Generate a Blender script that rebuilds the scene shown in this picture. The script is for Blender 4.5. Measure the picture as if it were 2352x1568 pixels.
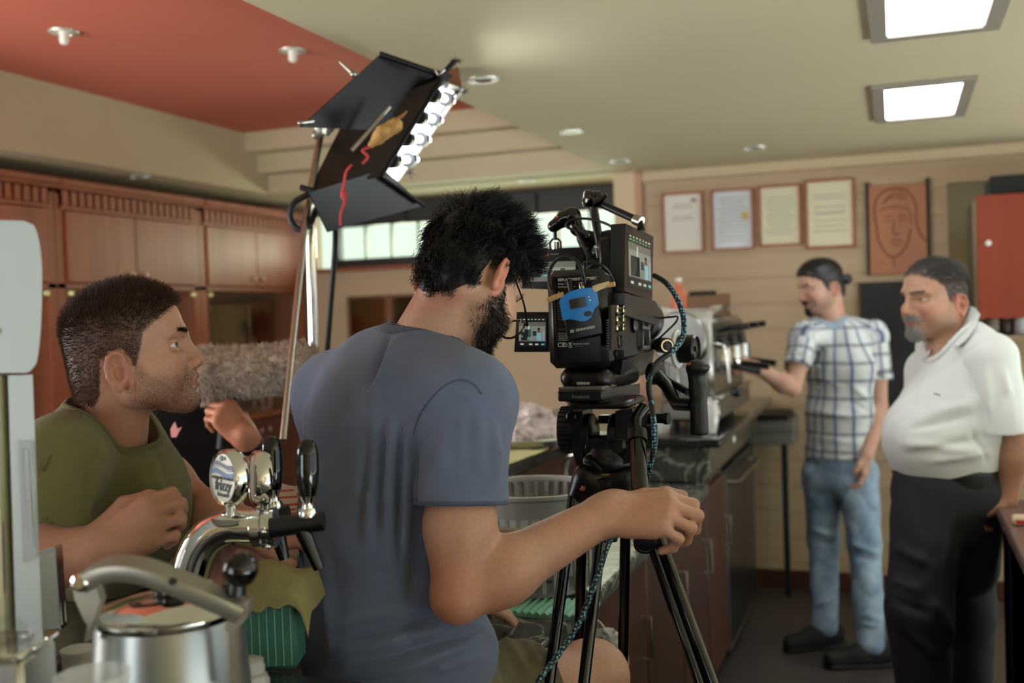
import bpy, bmesh, math, random
import numpy as np
from mathutils import Matrix, Vector, Quaternion
for _o in list(bpy.data.objects): bpy.data.objects.remove(_o)
SC = bpy.context.scene; COL = SC.collection
random.seed(7); RNG = np.random.default_rng(11)
pi = math.pi

# ---------------------------------------------------------------- camera
FPX = 2400.0; CX, CY = 1176.0, 784.0; EYE = 1.53
def _n(v): v = np.array(v, float); return v/np.linalg.norm(v)
def _c(px, py): return np.array([(px-CX)/FPX, -(py-CY)/FPX, -1.0])
_Y = _n(_c(2060, 692)); _Z = _n(np.cross(_Y, _c(0, 692+.033*2060)))
if _Z[1] < 0: _Z = -_Z
CM = np.array([np.cross(_Y, _Z), _Y, _Z]); CO = np.array([0, 0, EYE])
def at(px, py, d): return CO + d*(CM @ _c(px, py))          # a point of the place seen at that pixel, d metres ahead
def on(px, py, ax, val):                                     # where that line of sight meets the plane axis=val
    r = CM @ _c(px, py); return CO + (val-CO[ax])/r[ax]*r
RIGHT, UP, BACK = CM[:, 0], CM[:, 1], CM[:, 2]
cd = bpy.data.cameras.new('camera'); cam = bpy.data.objects.new('camera', cd); COL.objects.link(cam)
cam.matrix_world = Matrix(((CM[0,0],CM[0,1],CM[0,2],CO[0]),(CM[1,0],CM[1,1],CM[1,2],CO[1]),(CM[2,0],CM[2,1],CM[2,2],CO[2]),(0,0,0,1)))
cd.sensor_width = 36; cd.lens = 36*FPX/2352; cd.clip_start = .05
cd.dof.use_dof = True; cd.dof.focus_distance = 1.72; cd.dof.aperture_fstop = 3.2
SC.camera = cam
# ---------------------------------------------------------------- light
SC.view_settings.view_transform = 'Standard'; SC.view_settings.look = 'None'
SC.view_settings.gamma = 1; SC.view_settings.use_curve_mapping = False
SC.view_settings.exposure = -0.22
wd = bpy.data.worlds.new('sky'); SC.world = wd; wd.use_nodes = True
wb = wd.node_tree.nodes['Background']; wb.inputs[0].default_value = (.80, .92, 1, 1); wb.inputs[1].default_value = 1.6
def area(name, loc, look, sx, sy, power, col=(1, 1, 1), spread=pi):
    l = bpy.data.lights.new(name, 'AREA'); l.shape = 'RECTANGLE'; l.size = sx; l.size_y = sy; l.energy = power; l.color = col; l.spread = spread
    o = bpy.data.objects.new(name, l); COL.objects.link(o); o.location = loc
    o.rotation_euler = (Vector(look)-Vector(loc)).to_track_quat('-Z', 'Y').to_euler(); return o
# front and left lights added to brighten the customer side; daylight at back window
area('added_front_light', (-2.75, -2.95, 1.15), (-2.7, 3.0, 2.0), 2.2, 1.8, 62, (.92, .97, 1))
area('added_left_light', (-4.05, 1.1, 1.5), (-2.2, 4.2, 1.9), 2.4, 1.2, 105, (1, .97, .92))
area('back_window_daylight', (-2.4, 6.4, 2.02), (-2.4, 3, 1.9), 1.9, .2, 24, (.96, 1, .94))
# low sun through the big windows of the right-hand room: it bounces off the pale floor added there and lights the bar from the right and below
_s = bpy.data.lights.new('sun', 'SUN'); _s.energy = 84; _s.angle = .01; _s.color = (.83, .94, 1); _so = bpy.data.objects.new('sun', _s); COL.objects.link(_so); _so.rotation_euler = Vector((-.60, .02, -.80)).to_track_quat('-Z', 'Y').to_euler()

# ---------------------------------------------------------------- materials
def lin(c):
    c = c/255.0
    return c/12.92 if c <= .04045 else ((c+.055)/1.055)**2.4
def rgb(r, g, b): return (lin(r), lin(g), lin(b), 1)
MATS = {}
def nodes(m): return m.node_tree.nodes, m.node_tree.links
def mat(name, col, rough=.5, metal=0., spec=.5, var=0., vscale=8., stretch=(1, 1, 1), bump=0., bscale=60., bstretch=(1,1,1), emit=0., alpha=1., trans=0., coat=0., sss=0., col2=None, sheen=0., attr=None):
    if name in MATS: return MATS[name]
    m = bpy.data.materials.new(name); m.use_nodes = True; N, L = nodes(m); b = N['Principled BSDF']
    c = rgb(*col); b.inputs['Base Color'].default_value = c; b.inputs['Roughness'].default_value = rough; b.inputs['Metallic'].default_value = metal
    b.inputs['Specular IOR Level'].default_value = spec
    if coat: b.inputs['Coat Weight'].default_value = coat; b.inputs['Coat Roughness'].default_value = .08
    if sheen: b.inputs['Sheen Weight'].default_value = sheen; b.inputs['Sheen Roughness'].default_value = .6
    if trans: b.inputs['Transmission Weight'].default_value = trans; b.inputs['IOR'].default_value = 1.3
    if alpha < 1: b.inputs['Alpha'].default_value = alpha
    if emit: b.inputs['Emission Color'].default_value = c; b.inputs['Emission Strength'].default_value = emit
    if sss: b.inputs['Subsurface Weight'].default_value = sss; b.inputs['Subsurface Radius'].default_value = (.012, .005, .003); b.inputs['Subsurface Scale'].default_value = 1
    base = None
    if attr:
        a = N.new('ShaderNodeAttribute'); a.attribute_name = attr; base = a.outputs['Color']; L.new(base, b.inputs['Base Color'])
    if var or col2 or bump:
        tc = N.new('ShaderNodeTexCoord')
    if var or col2:
        mp = N.new('ShaderNodeMapping'); mp.inputs['Scale'].default_value = [vscale*s for s in stretch]; L.new(tc.outputs['Object'], mp.inputs[0])
        nz = N.new('ShaderNodeTexNoise'); nz.inputs['Scale'].default_value = 1; nz.inputs['Detail'].default_value = 6; nz.inputs['Roughness'].default_value = .6; L.new(mp.outputs[0], nz.inputs['Vector'])
        mx = N.new('ShaderNodeMix'); mx.data_type = 'RGBA'
        rp = N.new('ShaderNodeMapRange'); rp.inputs[1].default_value = .3; rp.inputs[2].default_value = .7; L.new(nz.outputs[0], rp.inputs[0]); L.new(rp.outputs[0], mx.inputs[0])
        if attr:
            mx.blend_type = 'MULTIPLY'; mx.inputs[0].default_value = 1
            v2 = N.new('ShaderNodeMapRange'); v2.inputs[1].default_value = .3; v2.inputs[2].default_value = .7; v2.inputs[3].default_value = 1-var; v2.inputs[4].default_value = 1+var*.4
            L.new(nz.outputs[0], v2.inputs[0]); L.remove(rp.outputs[0].links[0])
            mx.inputs[0].default_value = 1; L.new(base, mx.inputs[6]); L.new(v2.outputs[0], mx.inputs[7])
        else:
            d = rgb(*col2) if col2 else tuple(x*(1-var) for x in c[:3])+(1,)
            mx.inputs[6].default_value = d; mx.inputs[7].default_value = c
        L.new(mx.outputs[2], b.inputs['Base Color'])
    if bump:
        mp2 = N.new('ShaderNodeMapping'); mp2.inputs['Scale'].default_value = [bscale*s for s in bstretch]; L.new(tc.outputs['Object'], mp2.inputs[0])
        n2 = N.new('ShaderNodeTexNoise'); n2.inputs['Scale'].default_value = 1; n2.inputs['Detail'].default_value = 4; L.new(mp2.outputs[0], n2.inputs['Vector'])
        bp = N.new('ShaderNodeBump'); bp.inputs['Strength'].default_value = bump; bp.inputs['Distance'].default_value = .004; L.new(n2.outputs[0], bp.inputs['Height']); L.new(bp.outputs[0], b.inputs['Normal'])
    MATS[name] = m; return m
def woodmat(name, c1, c2, rough=.35, scale=6, stretch=(1, 1, .08), coat=0.):
    return mat(name, c1, rough, col2=c2, vscale=scale, stretch=stretch, bump=.06, bscale=scale*6, bstretch=stretch, coat=coat)
chrome = mat('chrome', (225, 225, 222), .07, 1)
steel = mat('brushed_steel', (170, 168, 160), .28, 1, bump=.05, bscale=200, bstretch=(1, 1, .05))
blackpl = mat('black_plastic', (13, 14, 15), .32)
blackmatte = mat('black_matte', (16, 17, 18), .6, bump=.05, bscale=400)
blackgloss = mat('black_gloss', (7, 8, 8), .06, spec=.6)
rubber = mat('black_rubber', (12, 13, 14), .5)
white_ink = mat('white_ink', (205, 205, 200), .6)
grey_ink = mat('grey_ink', (120, 120, 118), .6)
def clear(name, tint=(.96, .97, .96), gloss=.06, rough=.03):
    m = bpy.data.materials.new(name); m.use_nodes = True; N, L = nodes(m); N.remove(N['Principled BSDF']); tr = N.new('ShaderNodeBsdfTransparent'); tr.inputs[0].default_value = (*tint, 1); gl = N.new('ShaderNodeBsdfGlossy'); gl.inputs[1].default_value = rough; mx = N.new('ShaderNodeMixShader'); mx.inputs[0].default_value = gloss
    L.new(tr.outputs[0], mx.inputs[1]); L.new(gl.outputs[0], mx.inputs[2]); L.new(mx.outputs[0], N['Material Output'].inputs[0]); MATS[name] = m; return m
glassm = clear('clear_glass')

# ---------------------------------------------------------------- mesh helpers
def frame(o, x=(1, 0, 0), z=(0, 0, 1)):
    x = _n(x); z = np.array(z, float); z = _n(z-x*np.dot(x, z)); y = np.cross(z, x)
    m = np.eye(4); m[:3, 0] = x; m[:3, 1] = y; m[:3, 2] = z; m[:3, 3] = o; return m
def rotz(a): m = np.eye(4); m[0, 0] = m[1, 1] = math.cos(a); m[0, 1] = -math.sin(a); m[1, 0] = math.sin(a); return m
def trans(x, y, z): m = np.eye(4); m[:3, 3] = (x, y, z); return m
class MB:
    def __init__(s, T=None): s.v = []; s.f = []; s.T = np.eye(4) if T is None else T
    def add(s, v, f):
        n = len(s.v); v = np.asarray(v, float).reshape(-1, 3) @ s.T[:3, :3].T + s.T[:3, 3]
        s.v.extend(map(tuple, v)); s.f.extend([tuple(i+n for i in q) for q in f]); return s
    def box(s, c, h, b=0.):
        cx, cy, cz = c; hx, hy, hz = h
        b = min(b, hx*.99, hy*.99, hz*.99)
        if b <= 0:
            v = [(cx+i*hx, cy+j*hy, cz+k*hz) for k in (-1, 1) for j in (-1, 1) for i in (-1, 1)]
            return s.add(v, [(0, 2, 3, 1), (4, 5, 7, 6), (0, 1, 5, 4), (2, 6, 7, 3), (0, 4, 6, 2), (1, 3, 7, 5)])
        v = []; ix = {}
        for i in (-1, 1):
            for j in (-1, 1):
                for k in (-1, 1):
                    for a in range(3):
                        q = [cx+i*hx, cy+j*hy, cz+k*hz]
                        for t, (sg) in enumerate((i, j, k)):
                            if t != a: q[t] -= sg*b
                        ix[(i, j, k, a)] = len(v); v.append(q)
        f = []
        for a in range(3):
            o1, o2 = (a+1) % 3, (a+2) % 3
            for sg in (-1, 1):
                q = []
                for (p, r) in ((-1, -1), (1, -1), (1, 1), (-1, 1)):
                    d = [0, 0, 0]; d[a] = sg; d[o1] = p; d[o2] = r; q.append(ix[(*d, a)])
                f.append(q if sg > 0 else q[::-1])
        for a in range(3):
            o1, o2 = (a+1) % 3, (a+2) % 3
            for p in (-1, 1):
                for r in (-1, 1):
                    q = []
                    for sg, ax in ((-1, o1), (1, o1), (1, o2), (-1, o2)):
                        d = [0, 0, 0]; d[a] = sg; d[o1] = p; d[o2] = r; q.append(ix[(*d, ax)])
                    f.append(q if p*r < 0 else q[::-1])
        for i in (-1, 1):
            for j in (-1, 1):
                for k in (-1, 1):
                    q = [ix[(i, j, k, 0)], ix[(i, j, k, 1)], ix[(i, j, k, 2)]]
                    f.append(q if i*j*k > 0 else q[::-1])
        return s.add(v, f)
    def bar(s, a, b, w, h, up=(0, 0, 1), bev=0.):
        a = np.array(a, float); b = np.array(b, float); T = s.T; L = np.linalg.norm(b-a); s.T = T @ frame((a+b)/2, b-a, up); s.box((0, 0, 0), (L/2, w/2, h/2), bev); s.T = T; return s
    def tube(s, pts, r, n=12, caps=True, smooth=0):
        P = np.array(pts, float); 
        R = np.full(len(P), r, float) if np.isscalar(r) else np.array(r, float)
        if smooth:
            t = np.linspace(0, len(P)-1, (len(P)-1)*smooth+1); Q = []
            for u in t:
                i = min(int(u), len(P)-2); w = u-i; p0 = P[max(i-1, 0)]; p1 = P[i]; p2 = P[i+1]; p3 = P[min(i+2, len(P)-1)]
                Q.append(.5*((2*p1)+(-p0+p2)*w+(2*p0-5*p1+4*p2-p3)*w*w+(-p0+3*p1-3*p2+p3)*w**3))
            R = np.interp(t, range(len(P)), R); P = np.array(Q)
        m = len(P); tg = np.gradient(P, axis=0); tg /= np.linalg.norm(tg, axis=1)[:, None]+1e-12
        u = np.cross(tg[0], (0, 0, 1)); 
        if np.linalg.norm(u) < 1e-3: u = np.cross(tg[0], (0, 1, 0))
        u = _n(u); v = []; 
        for i in range(m):
            u = u-tg[i]*np.dot(u, tg[i]); u = _n(u); w = np.cross(tg[i], u)
            for k in range(n):
                a = 2*pi*k/n; v.append(P[i]+R[i]*(u*math.cos(a)+w*math.sin(a)))
        f = [(i*n+k, i*n+(k+1) % n, (i+1)*n+(k+1) % n, (i+1)*n+k) for i in range(m-1) for k in range(n)]
        if caps: f += [tuple(range(n))[::-1], tuple((m-1)*n+k for k in range(n))]
        return s.add(v, f)
    def cyl(s, a, b, r, r2=None, n=20): return s.tube([a, b], [r, r if r2 is None else r2], n)
    def lathe(s, prof, n=32, o=(0, 0, 0), ax=(0, 0, 1), caps=True):
        ax = _n(ax); t = (1, 0, 0) if abs(ax[0]) < .9 else (0, 1, 0); F = frame(o, np.cross(ax, t), ax); v = []
        for (r, z) in prof:
            for k in range(n): a = 2*pi*k/n; v.append(F[:3, 3]+F[:3, 0]*r*math.cos(a)+F[:3, 1]*r*math.sin(a)+F[:3, 2]*z)
        m = len(prof); f = [(i*n+k, i*n+(k+1) % n, (i+1)*n+(k+1) % n, (i+1)*n+k) for i in range(m-1) for k in range(n)]
        if caps: f += [tuple(range(n))[::-1], tuple((m-1)*n+k for k in range(n))]
        return s.add(v, f)
    def prism(s, poly, t, o=(0, 0, 0), x=(1, 0, 0), z=(0, 0, 1)):   # outline in the local x/y plane, thickness t along z
        T = s.T; s.T = T @ frame(o, x, z); k = len(poly)
        v = [(p[0], p[1], 0) for p in poly]+[(p[0], p[1], t) for p in poly]
        s.add(v, [tuple(range(k))[::-1], tuple(range(k, 2*k))]+[(i, (i+1) % k, k+(i+1) % k, k+i) for i in range(k)]); s.T = T; return s
    def plate(s, pts, t):                                      # a real plate of thickness t through 3-D corners
        P = np.array(pts, float); nrm = _n(np.cross(P[1]-P[0], P[2]-P[0])); k = len(P)
        return s.add(np.vstack([P-nrm*t/2, P+nrm*t/2]), [tuple(range(k))[::-1], tuple(range(k, 2*k))]+[(i, (i+1) % k, k+(i+1) % k, k+i) for i in range(k)])
    def hexa(s, P): return s.add(P, [(0, 3, 2, 1), (4, 5, 6, 7), (0, 1, 5, 4), (1, 2, 6, 5), (2, 3, 7, 6), (3, 0, 4, 7)])
    def ball(s, c, r, n=16, m=10):
        r = np.array([r, r, r], float) if np.isscalar(r) else np.array(r, float); v = [np.array(c)+(0, 0, r[2])]
        for i in range(1, m):
            a = pi*i/m
            for k in range(n): b = 2*pi*k/n; v.append(np.array(c)+r*(math.sin(a)*math.cos(b), math.sin(a)*math.sin(b), math.cos(a)))
        v.append(np.array(c)-(0, 0, r[2])); e = len(v)-1; f = [(0, 1+k, 1+(k+1) % n) for k in range(n)]
        f += [(1+i*n+k, 1+(i+1)*n+k, 1+(i+1)*n+(k+1) % n, 1+i*n+(k+1) % n) for i in range(m-2) for k in range(n)]
        f += [(e, 1+(m-2)*n+(k+1) % n, 1+(m-2)*n+k) for k in range(n)]
        return s.add(v, f)
def mesh(name, v, f, material, smooth=True, angle=40):
    me = bpy.data.meshes.new(name); me.from_pydata([tuple(map(float, p)) for p in v], [], [tuple(map(int, q)) for q in f]); me.materials.append(material)
    if smooth:
        me.polygons.foreach_set('use_smooth', [True]*len(me.polygons))
        if angle < 180: me.set_sharp_from_angle(angle=math.radians(angle))
    me.update(); return me
def obj(name, mb, material, parent=None, label=None, cat=None, group=None, kind=None, smooth=True, angle=40, world=True):
    me = mb if isinstance(mb, bpy.types.Mesh) else mesh(name, mb.v, mb.f, material, smooth, angle)
    o = bpy.data.objects.new(name, me); COL.objects.link(o)
    if parent is not None:
        o.parent = parent
        if world: o.matrix_parent_inverse = wm(parent).inverted()
    return tag(o, label, cat, group, kind)
def wm(o):
    m = o.matrix_basis.copy()
    return wm(o.parent) @ o.matrix_parent_inverse @ m if o.parent else m
def tag(o, label=None, cat=None, group=None, kind=None):
    for k, x in (('label', label), ('category', cat), ('group', group), ('kind', kind)):
        if x: o[k] = x
    return o
def thing(name, label, cat, loc=(0, 0, 0), rz=0, group=None, kind=None):
    o = bpy.data.objects.new(name, None); o.empty_display_size = .05; COL.objects.link(o); o.location = [float(x) for x in loc]; o.rotation_euler = (0, 0, rz); return tag(o, label, cat, group, kind)
def copy_tree(o, parent=None):
    c = o.copy(); COL.objects.link(c)
    if parent is not None: c.parent = parent
    for ch in list(o.children): copy_tree(ch, c)
    return c
def text(body, size, material, T, name='lettering', parent=None, ext=.0003, align='CENTER', bold=0., shear=0., label=None, sx=1.):
    cu = bpy.data.curves.new('t', 'FONT'); cu.body = body; cu.size = size; cu.extrude = ext; cu.align_x = align; cu.align_y = 'CENTER'; cu.offset = bold; cu.shear = shear; cu.resolution_u = 3
    o = bpy.data.objects.new('t', cu); COL.objects.link(o); dg = bpy.context.evaluated_depsgraph_get(); me = bpy.data.meshes.new_from_object(o.evaluated_get(dg))
    bpy.data.objects.remove(o); bpy.data.curves.remove(cu)
    v = np.zeros(len(me.vertices)*3); me.vertices.foreach_get('co', v); v = v.reshape(-1, 3); v[:, 0] *= sx; v = v @ T[:3, :3].T+T[:3, 3]; me.vertices.foreach_set('co', v.ravel()); me.materials.clear(); me.materials.append(material); me.update()
    return obj(name, me, None, parent, label)
def struct(name, mb, m, label=None, cat=None, **k):
    return obj(name, mb, m, None, label, cat, kind='structure', **k)

# ---------------------------------------------------------------- implicit-surface modelling (bodies, cloth, soft things)
def cone(a, b, ra, rb, k=.02): return ('c', np.array(a, float), np.array(b, float), ra, rb, k)
def ell(c, r, R=None, k=.02): return ('e', np.array(c, float), np.array(r, float), np.eye(3) if R is None else np.array(R), k)
def oval(a, b, ra, rb, side, k=.03): return ('o', np.array(a, float), np.array(b, float), ra, rb, _n(side), k)
def cut(p): return ('-',)+p
def clip(p0, nrm, k=.004): return ('|', np.array(p0, float), _n(nrm), k)     # keep the side opposite nrm
def _bb(p):
    t = p[0]
    if t == 'c': return np.minimum(p[1]-p[3], p[2]-p[4]), np.maximum(p[1]+p[3], p[2]+p[4]), p[5]
    if t == 'e': m = p[2].max(); return p[1]-m, p[1]+m, p[4]
    if t == 'o': m = max(*p[3], *p[4]); return np.minimum(p[1], p[2])-m, np.maximum(p[1], p[2])+m, p[6]
def _dist(p, X, Y, Z):
    t = p[0]
    if t == 'e':
        R = p[3]; x = X-p[1][0]; y = Y-p[1][1]; z = Z-p[1][2]
        u = (x*R[0, 0]+y*R[1, 0]+z*R[2, 0])/p[2][0]; v = (x*R[0, 1]+y*R[1, 1]+z*R[2, 1])/p[2][1]; w = (x*R[0, 2]+y*R[1, 2]+z*R[2, 2])/p[2][2]
        q = np.sqrt(u*u+v*v+w*w)+1e-9; g = np.sqrt((u/p[2][0])**2+(v/p[2][1])**2+(w/p[2][2])**2)+1e-9
        return q*(q-1)/g
    a, b = p[1], p[2]; ba = b-a; L2 = float(ba @ ba)+1e-12; x = X-a[0]; y = Y-a[1]; z = Z-a[2]
    h = np.clip((x*ba[0]+y*ba[1]+z*ba[2])/L2, 0, 1)
    if t == 'c': return np.sqrt((x-h*ba[0])**2+(y-h*ba[1])**2+(z-h*ba[2])**2)-(p[3]+(p[4]-p[3])*h)
    s = p[5]; x = x-h*ba[0]; y = y-h*ba[1]; z = z-h*ba[2]; ax = ba/math.sqrt(L2); s = _n(s-ax*(s @ ax)); q = np.cross(ax, s)
    u = x*s[0]+y*s[1]+z*s[2]; v = x*q[0]+y*q[1]+z*q[2]; w = x*ax[0]+y*ax[1]+z*ax[2]
    ru = p[3][0]+(p[4][0]-p[3][0])*h; rv = p[3][1]+(p[4][1]-p[3][1])*h; rw = np.minimum(ru, rv)
    q = np.sqrt((u/ru)**2+(v/rv)**2+(w/rw)**2)+1e-9; g = np.sqrt((u/ru**2)**2+(v/rv**2)**2+(w/rw**2)**2)+1e-6
    return q*(q-1)/g
def field(prims, h, lo=None, hi=None):
    bs = [_bb(p) for p in prims if p[0] not in '-|']
    if lo is None: lo = np.min([b[0] for b in bs], 0)-2.5*h; hi = np.max([b[1] for b in bs], 0)+2.5*h
    n = np.ceil((hi-lo)/h).astype(int)+1
    ax = [(lo[i]+h*np.arange(n[i])).astype(np.float32) for i in range(3)]
    F = np.full(n, .5, np.float32)
    for p in prims:
        if p[0] == '|':
            X, Y, Z = ax[0][:, None, None], ax[1][None, :, None], ax[2][None, None, :]
            d = (X-p[1][0])*p[2][0]+(Y-p[1][1])*p[2][1]+(Z-p[1][2])*p[2][2]; F = np.maximum(F, d); continue
        neg = p[0] == '-'; q = p[1:] if neg else p
        b0, b1, k = _bb(q); m = k+2*h
        i0 = np.maximum(((b0-m-lo)/h).astype(int), 0); i1 = np.minimum(((b1+m-lo)/h).astype(int)+2, n)
        if (i1 <= i0).any(): continue
        sl = tuple(slice(i0[i], i1[i]) for i in range(3))
        d = _dist(q, ax[0][sl[0]][:, None, None], ax[1][sl[1]][None, :, None], ax[2][sl[2]][None, None, :]); f = F[sl]
        if neg:
            d = -d; hh = np.maximum(k-np.abs(f-d), 0)/k if k > 0 else 0; F[sl] = np.maximum(f, d)+hh*hh*k*.25
        else:
            hh = np.maximum(k-np.abs(f-d), 0)/k if k > 0 else 0; F[sl] = np.minimum(f, d)-hh*hh*k*.25
    F[0], F[-1], F[:, 0], F[:, -1], F[:, :, 0], F[:, :, -1] = (.01,)*6
    return F, lo, h
def nets(F, lo, h):
    S = F < 0; n = np.array(F.shape); c = tuple(n-1)
    cnt = np.zeros(c, np.int8); 
    off = [(i, j, k) for i in (0, 1) for j in (0, 1) for k in (0, 1)]
    for o in off: cnt += S[o[0]:o[0]+c[0], o[1]:o[1]+c[1], o[2]:o[2]+c[2]]
    I = np.argwhere((cnt > 0) & (cnt < 8)); idx = np.full(c, -1, np.int64); idx[I[:, 0], I[:, 1], I[:, 2]] = np.arange(len(I))
    val = {o: F[I[:, 0]+o[0], I[:, 1]+o[1], I[:, 2]+o[2]] for o in off}
    acc = np.zeros((len(I), 3)); num = np.zeros(len(I))
    for o in off:
        for a in range(3):
            if o[a]: continue
            q = list(o); q[a] = 1; q = tuple(q); v0, v1 = val[o], val[q]; m = (v0 < 0) != (v1 < 0)
            t = np.where(m, v0/np.where(m, v0-v1, 1), 0); pos = np.tile(np.array(o, float), (len(I), 1)); pos[:, a] += t
            acc += pos*m[:, None]; num += m
    V = lo+h*(I+acc/num[:, None]); Q = []
    for a in range(3):
        b, d = (a+1) % 3, (a+2) % 3
        s0 = [slice(None)]*3; s1 = [slice(None)]*3; s0[a] = slice(0, -1); s1[a] = slice(1, None)
        for s in (s0, s1):
            s[b] = slice(1, -1); s[d] = slice(1, -1)
        A, B = S[tuple(s0)], S[tuple(s1)]; E = np.argwhere(A != B); E[:, b] += 1; E[:, d] += 1
        fl = S[E[:, 0], E[:, 1], E[:, 2]]
        e = np.eye(3, dtype=int)
        i0 = idx[tuple((E-e[b]-e[d]).T)]; i1 = idx[tuple((E-e[d]).T)]; i2 = idx[tuple(E.T)]; i3 = idx[tuple((E-e[b]).T)]
        q = np.stack([i0, i1, i2, i3], 1); q[~fl] = q[~fl][:, ::-1]; Q.append(q)
    return V, np.vstack(Q)
def relax(V, Q, it=1, w=.5):
    for _ in range(it):
        acc = np.zeros_like(V); num = np.zeros(len(V))
        for i in range(4):
            for j in (1, 3):
                np.add.at(acc, Q[:, i], V[Q[:, (i+j) % 4]]); np.add.at(num, Q[:, i], 1)
        V = V*(1-w)+w*acc/np.maximum(num, 1)[:, None]
    return V
def sdf(prims, h, it=1): 
    F, lo, h = field(prims, h); V, Q = nets(F, lo, h); return relax(V, Q, it), Q
def normals(V, Q):
    n = np.cross(V[Q[:, 2]]-V[Q[:, 0]], V[Q[:, 3]]-V[Q[:, 1]]); N = np.zeros_like(V)
    for i in range(4): np.add.at(N, Q[:, i], n)
    return N/(np.linalg.norm(N, axis=1)[:, None]+1e-12)
def join(parts):
    V = np.vstack([p[0] for p in parts]); o = 0; Q = []
    for p in parts: Q.append(np.asarray(p[1])+o); o += len(p[0])
    return V, np.vstack(Q)
def soft(name, V, Q, material, parent, label=None, cat=None, colors=None, vec=None, angle=180, **k):
    me = bpy.data.meshes.new(name); me.vertices.add(len(V)); me.vertices.foreach_set('co', np.asarray(V, np.float32).ravel())
    Q = np.asarray(Q, np.int32); m = len(Q); w = Q.shape[1]; me.loops.add(m*w); me.loops.foreach_set('vertex_index', Q.ravel()); me.polygons.add(m); me.polygons.foreach_set('loop_start', np.arange(0, m*w, w, dtype=np.int32))
    me.update(calc_edges=True); me.validate(); me.polygons.foreach_set('use_smooth', np.ones(len(me.polygons), bool)); me.materials.append(material)
    if colors is not None:
        a = me.color_attributes.new('Col', 'FLOAT_COLOR', 'POINT'); c = np.ones((len(V), 4), np.float32); c[:, :3] = colors; a.data.foreach_set('color', c.ravel())
    if vec is not None:
        a = me.attributes.new('cloth', 'FLOAT_VECTOR', 'POINT'); a.data.foreach_set('vector', np.asarray(vec, np.float32).ravel())
    me.update(); return obj(name, me, None, parent, label, cat, **k)
def strands(roots, dirs, length, r0, seg=3, sag=0., curl=0., sides=3, tip=.25, drop=(0, 0, -1), path=None):
    """thin tapering hairs: n roots, unit directions, lengths"""
    n = len(roots); L = np.broadcast_to(np.asarray(length, float), (n,)); P = np.zeros((n, seg+1, 3)); P[:, 0] = roots
    if path is not None: P = path; seg = P.shape[1]-1
    else:
        d = dirs.copy()
        for i in range(seg):
            d = d+np.array(drop)*sag+RNG.normal(0, curl, d.shape); d /= np.linalg.norm(d, axis=1)[:, None]; P[:, i+1] = P[:, i]+d*(L/seg)[:, None]
    tg = np.gradient(P, axis=1); tg /= np.linalg.norm(tg, axis=2)[:, :, None]+1e-12
    u = np.cross(tg, RNG.normal(0, 1, (n, 1, 3))); u /= np.linalg.norm(u, axis=2)[:, :, None]+1e-9; w = np.cross(tg, u)
    R = r0*np.linspace(1, tip, seg+1)[None, :, None]; V = []
    for k in range(sides): a = 2*pi*k/sides; V.append(P+R*(u*math.cos(a)+w*math.sin(a)))
    V = np.stack(V, 2).reshape(-1, 3); base = np.arange(n)[:, None, None, None]*(seg+1)*sides; Q = []
    i = np.arange(seg)[None, :, None]; k = np.arange(sides)[None, None, :]; b = np.arange(n)[:, None, None]*(seg+1)*sides
    a0 = b+i*sides+k; a1 = b+i*sides+(k+1) % sides; a2 = a1+sides; a3 = a0+sides
    return V, np.stack([a0, a1, a2, a3], -1).reshape(-1, 4)
def scatter(V, Q, wt, n):
    """n random points on faces, weighted by vertex weight"""
    w = wt[Q].mean(1); ar = np.linalg.norm(np.cross(V[Q[:, 2]]-V[Q[:, 0]], V[Q[:, 3]]-V[Q[:, 1]]), axis=1); p = w*ar; p /= p.sum()
    f = RNG.choice(len(Q), n, p=p); a, b = RNG.random((n, 1)), RNG.random((n, 1)); q = V[Q[f]]
    return (q[:, 0]*(1-a)+q[:, 1]*a)*(1-b)+(q[:, 3]*(1-a)+q[:, 2]*a)*b, f
def band(core, cutter, w, th, h, dn=.006):
    """knitted edge: the strip of a shirt's surface just outside the hole a cutter makes"""
    F, lo, h = field(core, h); n = F.shape; g = [(lo[i]+h*np.arange(n[i])).astype(np.float32) for i in range(3)]
    d = _dist(cutter, g[0][:, None, None], g[1][None, :, None], g[2][None, None, :]); G = np.maximum(np.maximum(F-th, d-w), np.maximum(-d-.002, -F-dn)).astype(np.float32)
    G[0], G[-1], G[:, 0], G[:, -1], G[:, :, 0], G[:, :, -1] = (.01,)*6
    V, Q = nets(G, lo, h); return relax(V, Q, 2), Q
def sstep(a, b, x): t = np.clip((x-a)/(b-a), 0, 1); return t*t*(3-2*t)
# ================================================================= the room
ZC = 2.30; YB = 5.775; YW = 6.2; XL = -4.12; XR = 4.6; YF = -3.0
plaster = mat('ceiling_plaster', (202, 189, 156), .85, var=.05, vscale=2)
redpaint = mat('red_ceiling_paint', (204, 110, 86), .75, var=.06, vscale=2)
wallp = mat('wall_plaster', (214, 192, 158), .8, var=.05, vscale=3)
boardm = woodmat('pale_wall_board', (184, 162, 132), (168, 144, 114), .55, 5, (.12, 1, 2.0))
creamm = mat('cream_trim', (196, 176, 142), .6)
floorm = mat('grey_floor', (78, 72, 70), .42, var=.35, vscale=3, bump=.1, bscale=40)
redwood = woodmat('red_cabinet_wood', (176, 100, 70), (152, 80, 54), .42, 7, (1, 1, .07))
redwood2 = woodmat('dark_red_wood', (108, 52, 36), (84, 38, 26), .4, 7, (1, 1, .07))
darkwood = woodmat('brown_base_wood', (84, 50, 38), (60, 34, 26), .4, 7, (1, 1, .07))
darkframe = mat('dark_window_frame', (34, 32, 30), .5)
brass = mat('pale_brass', (205, 190, 150), .3, 1)
knobm = mat('satin_knob', (225, 215, 200), .25, .7)
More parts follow.
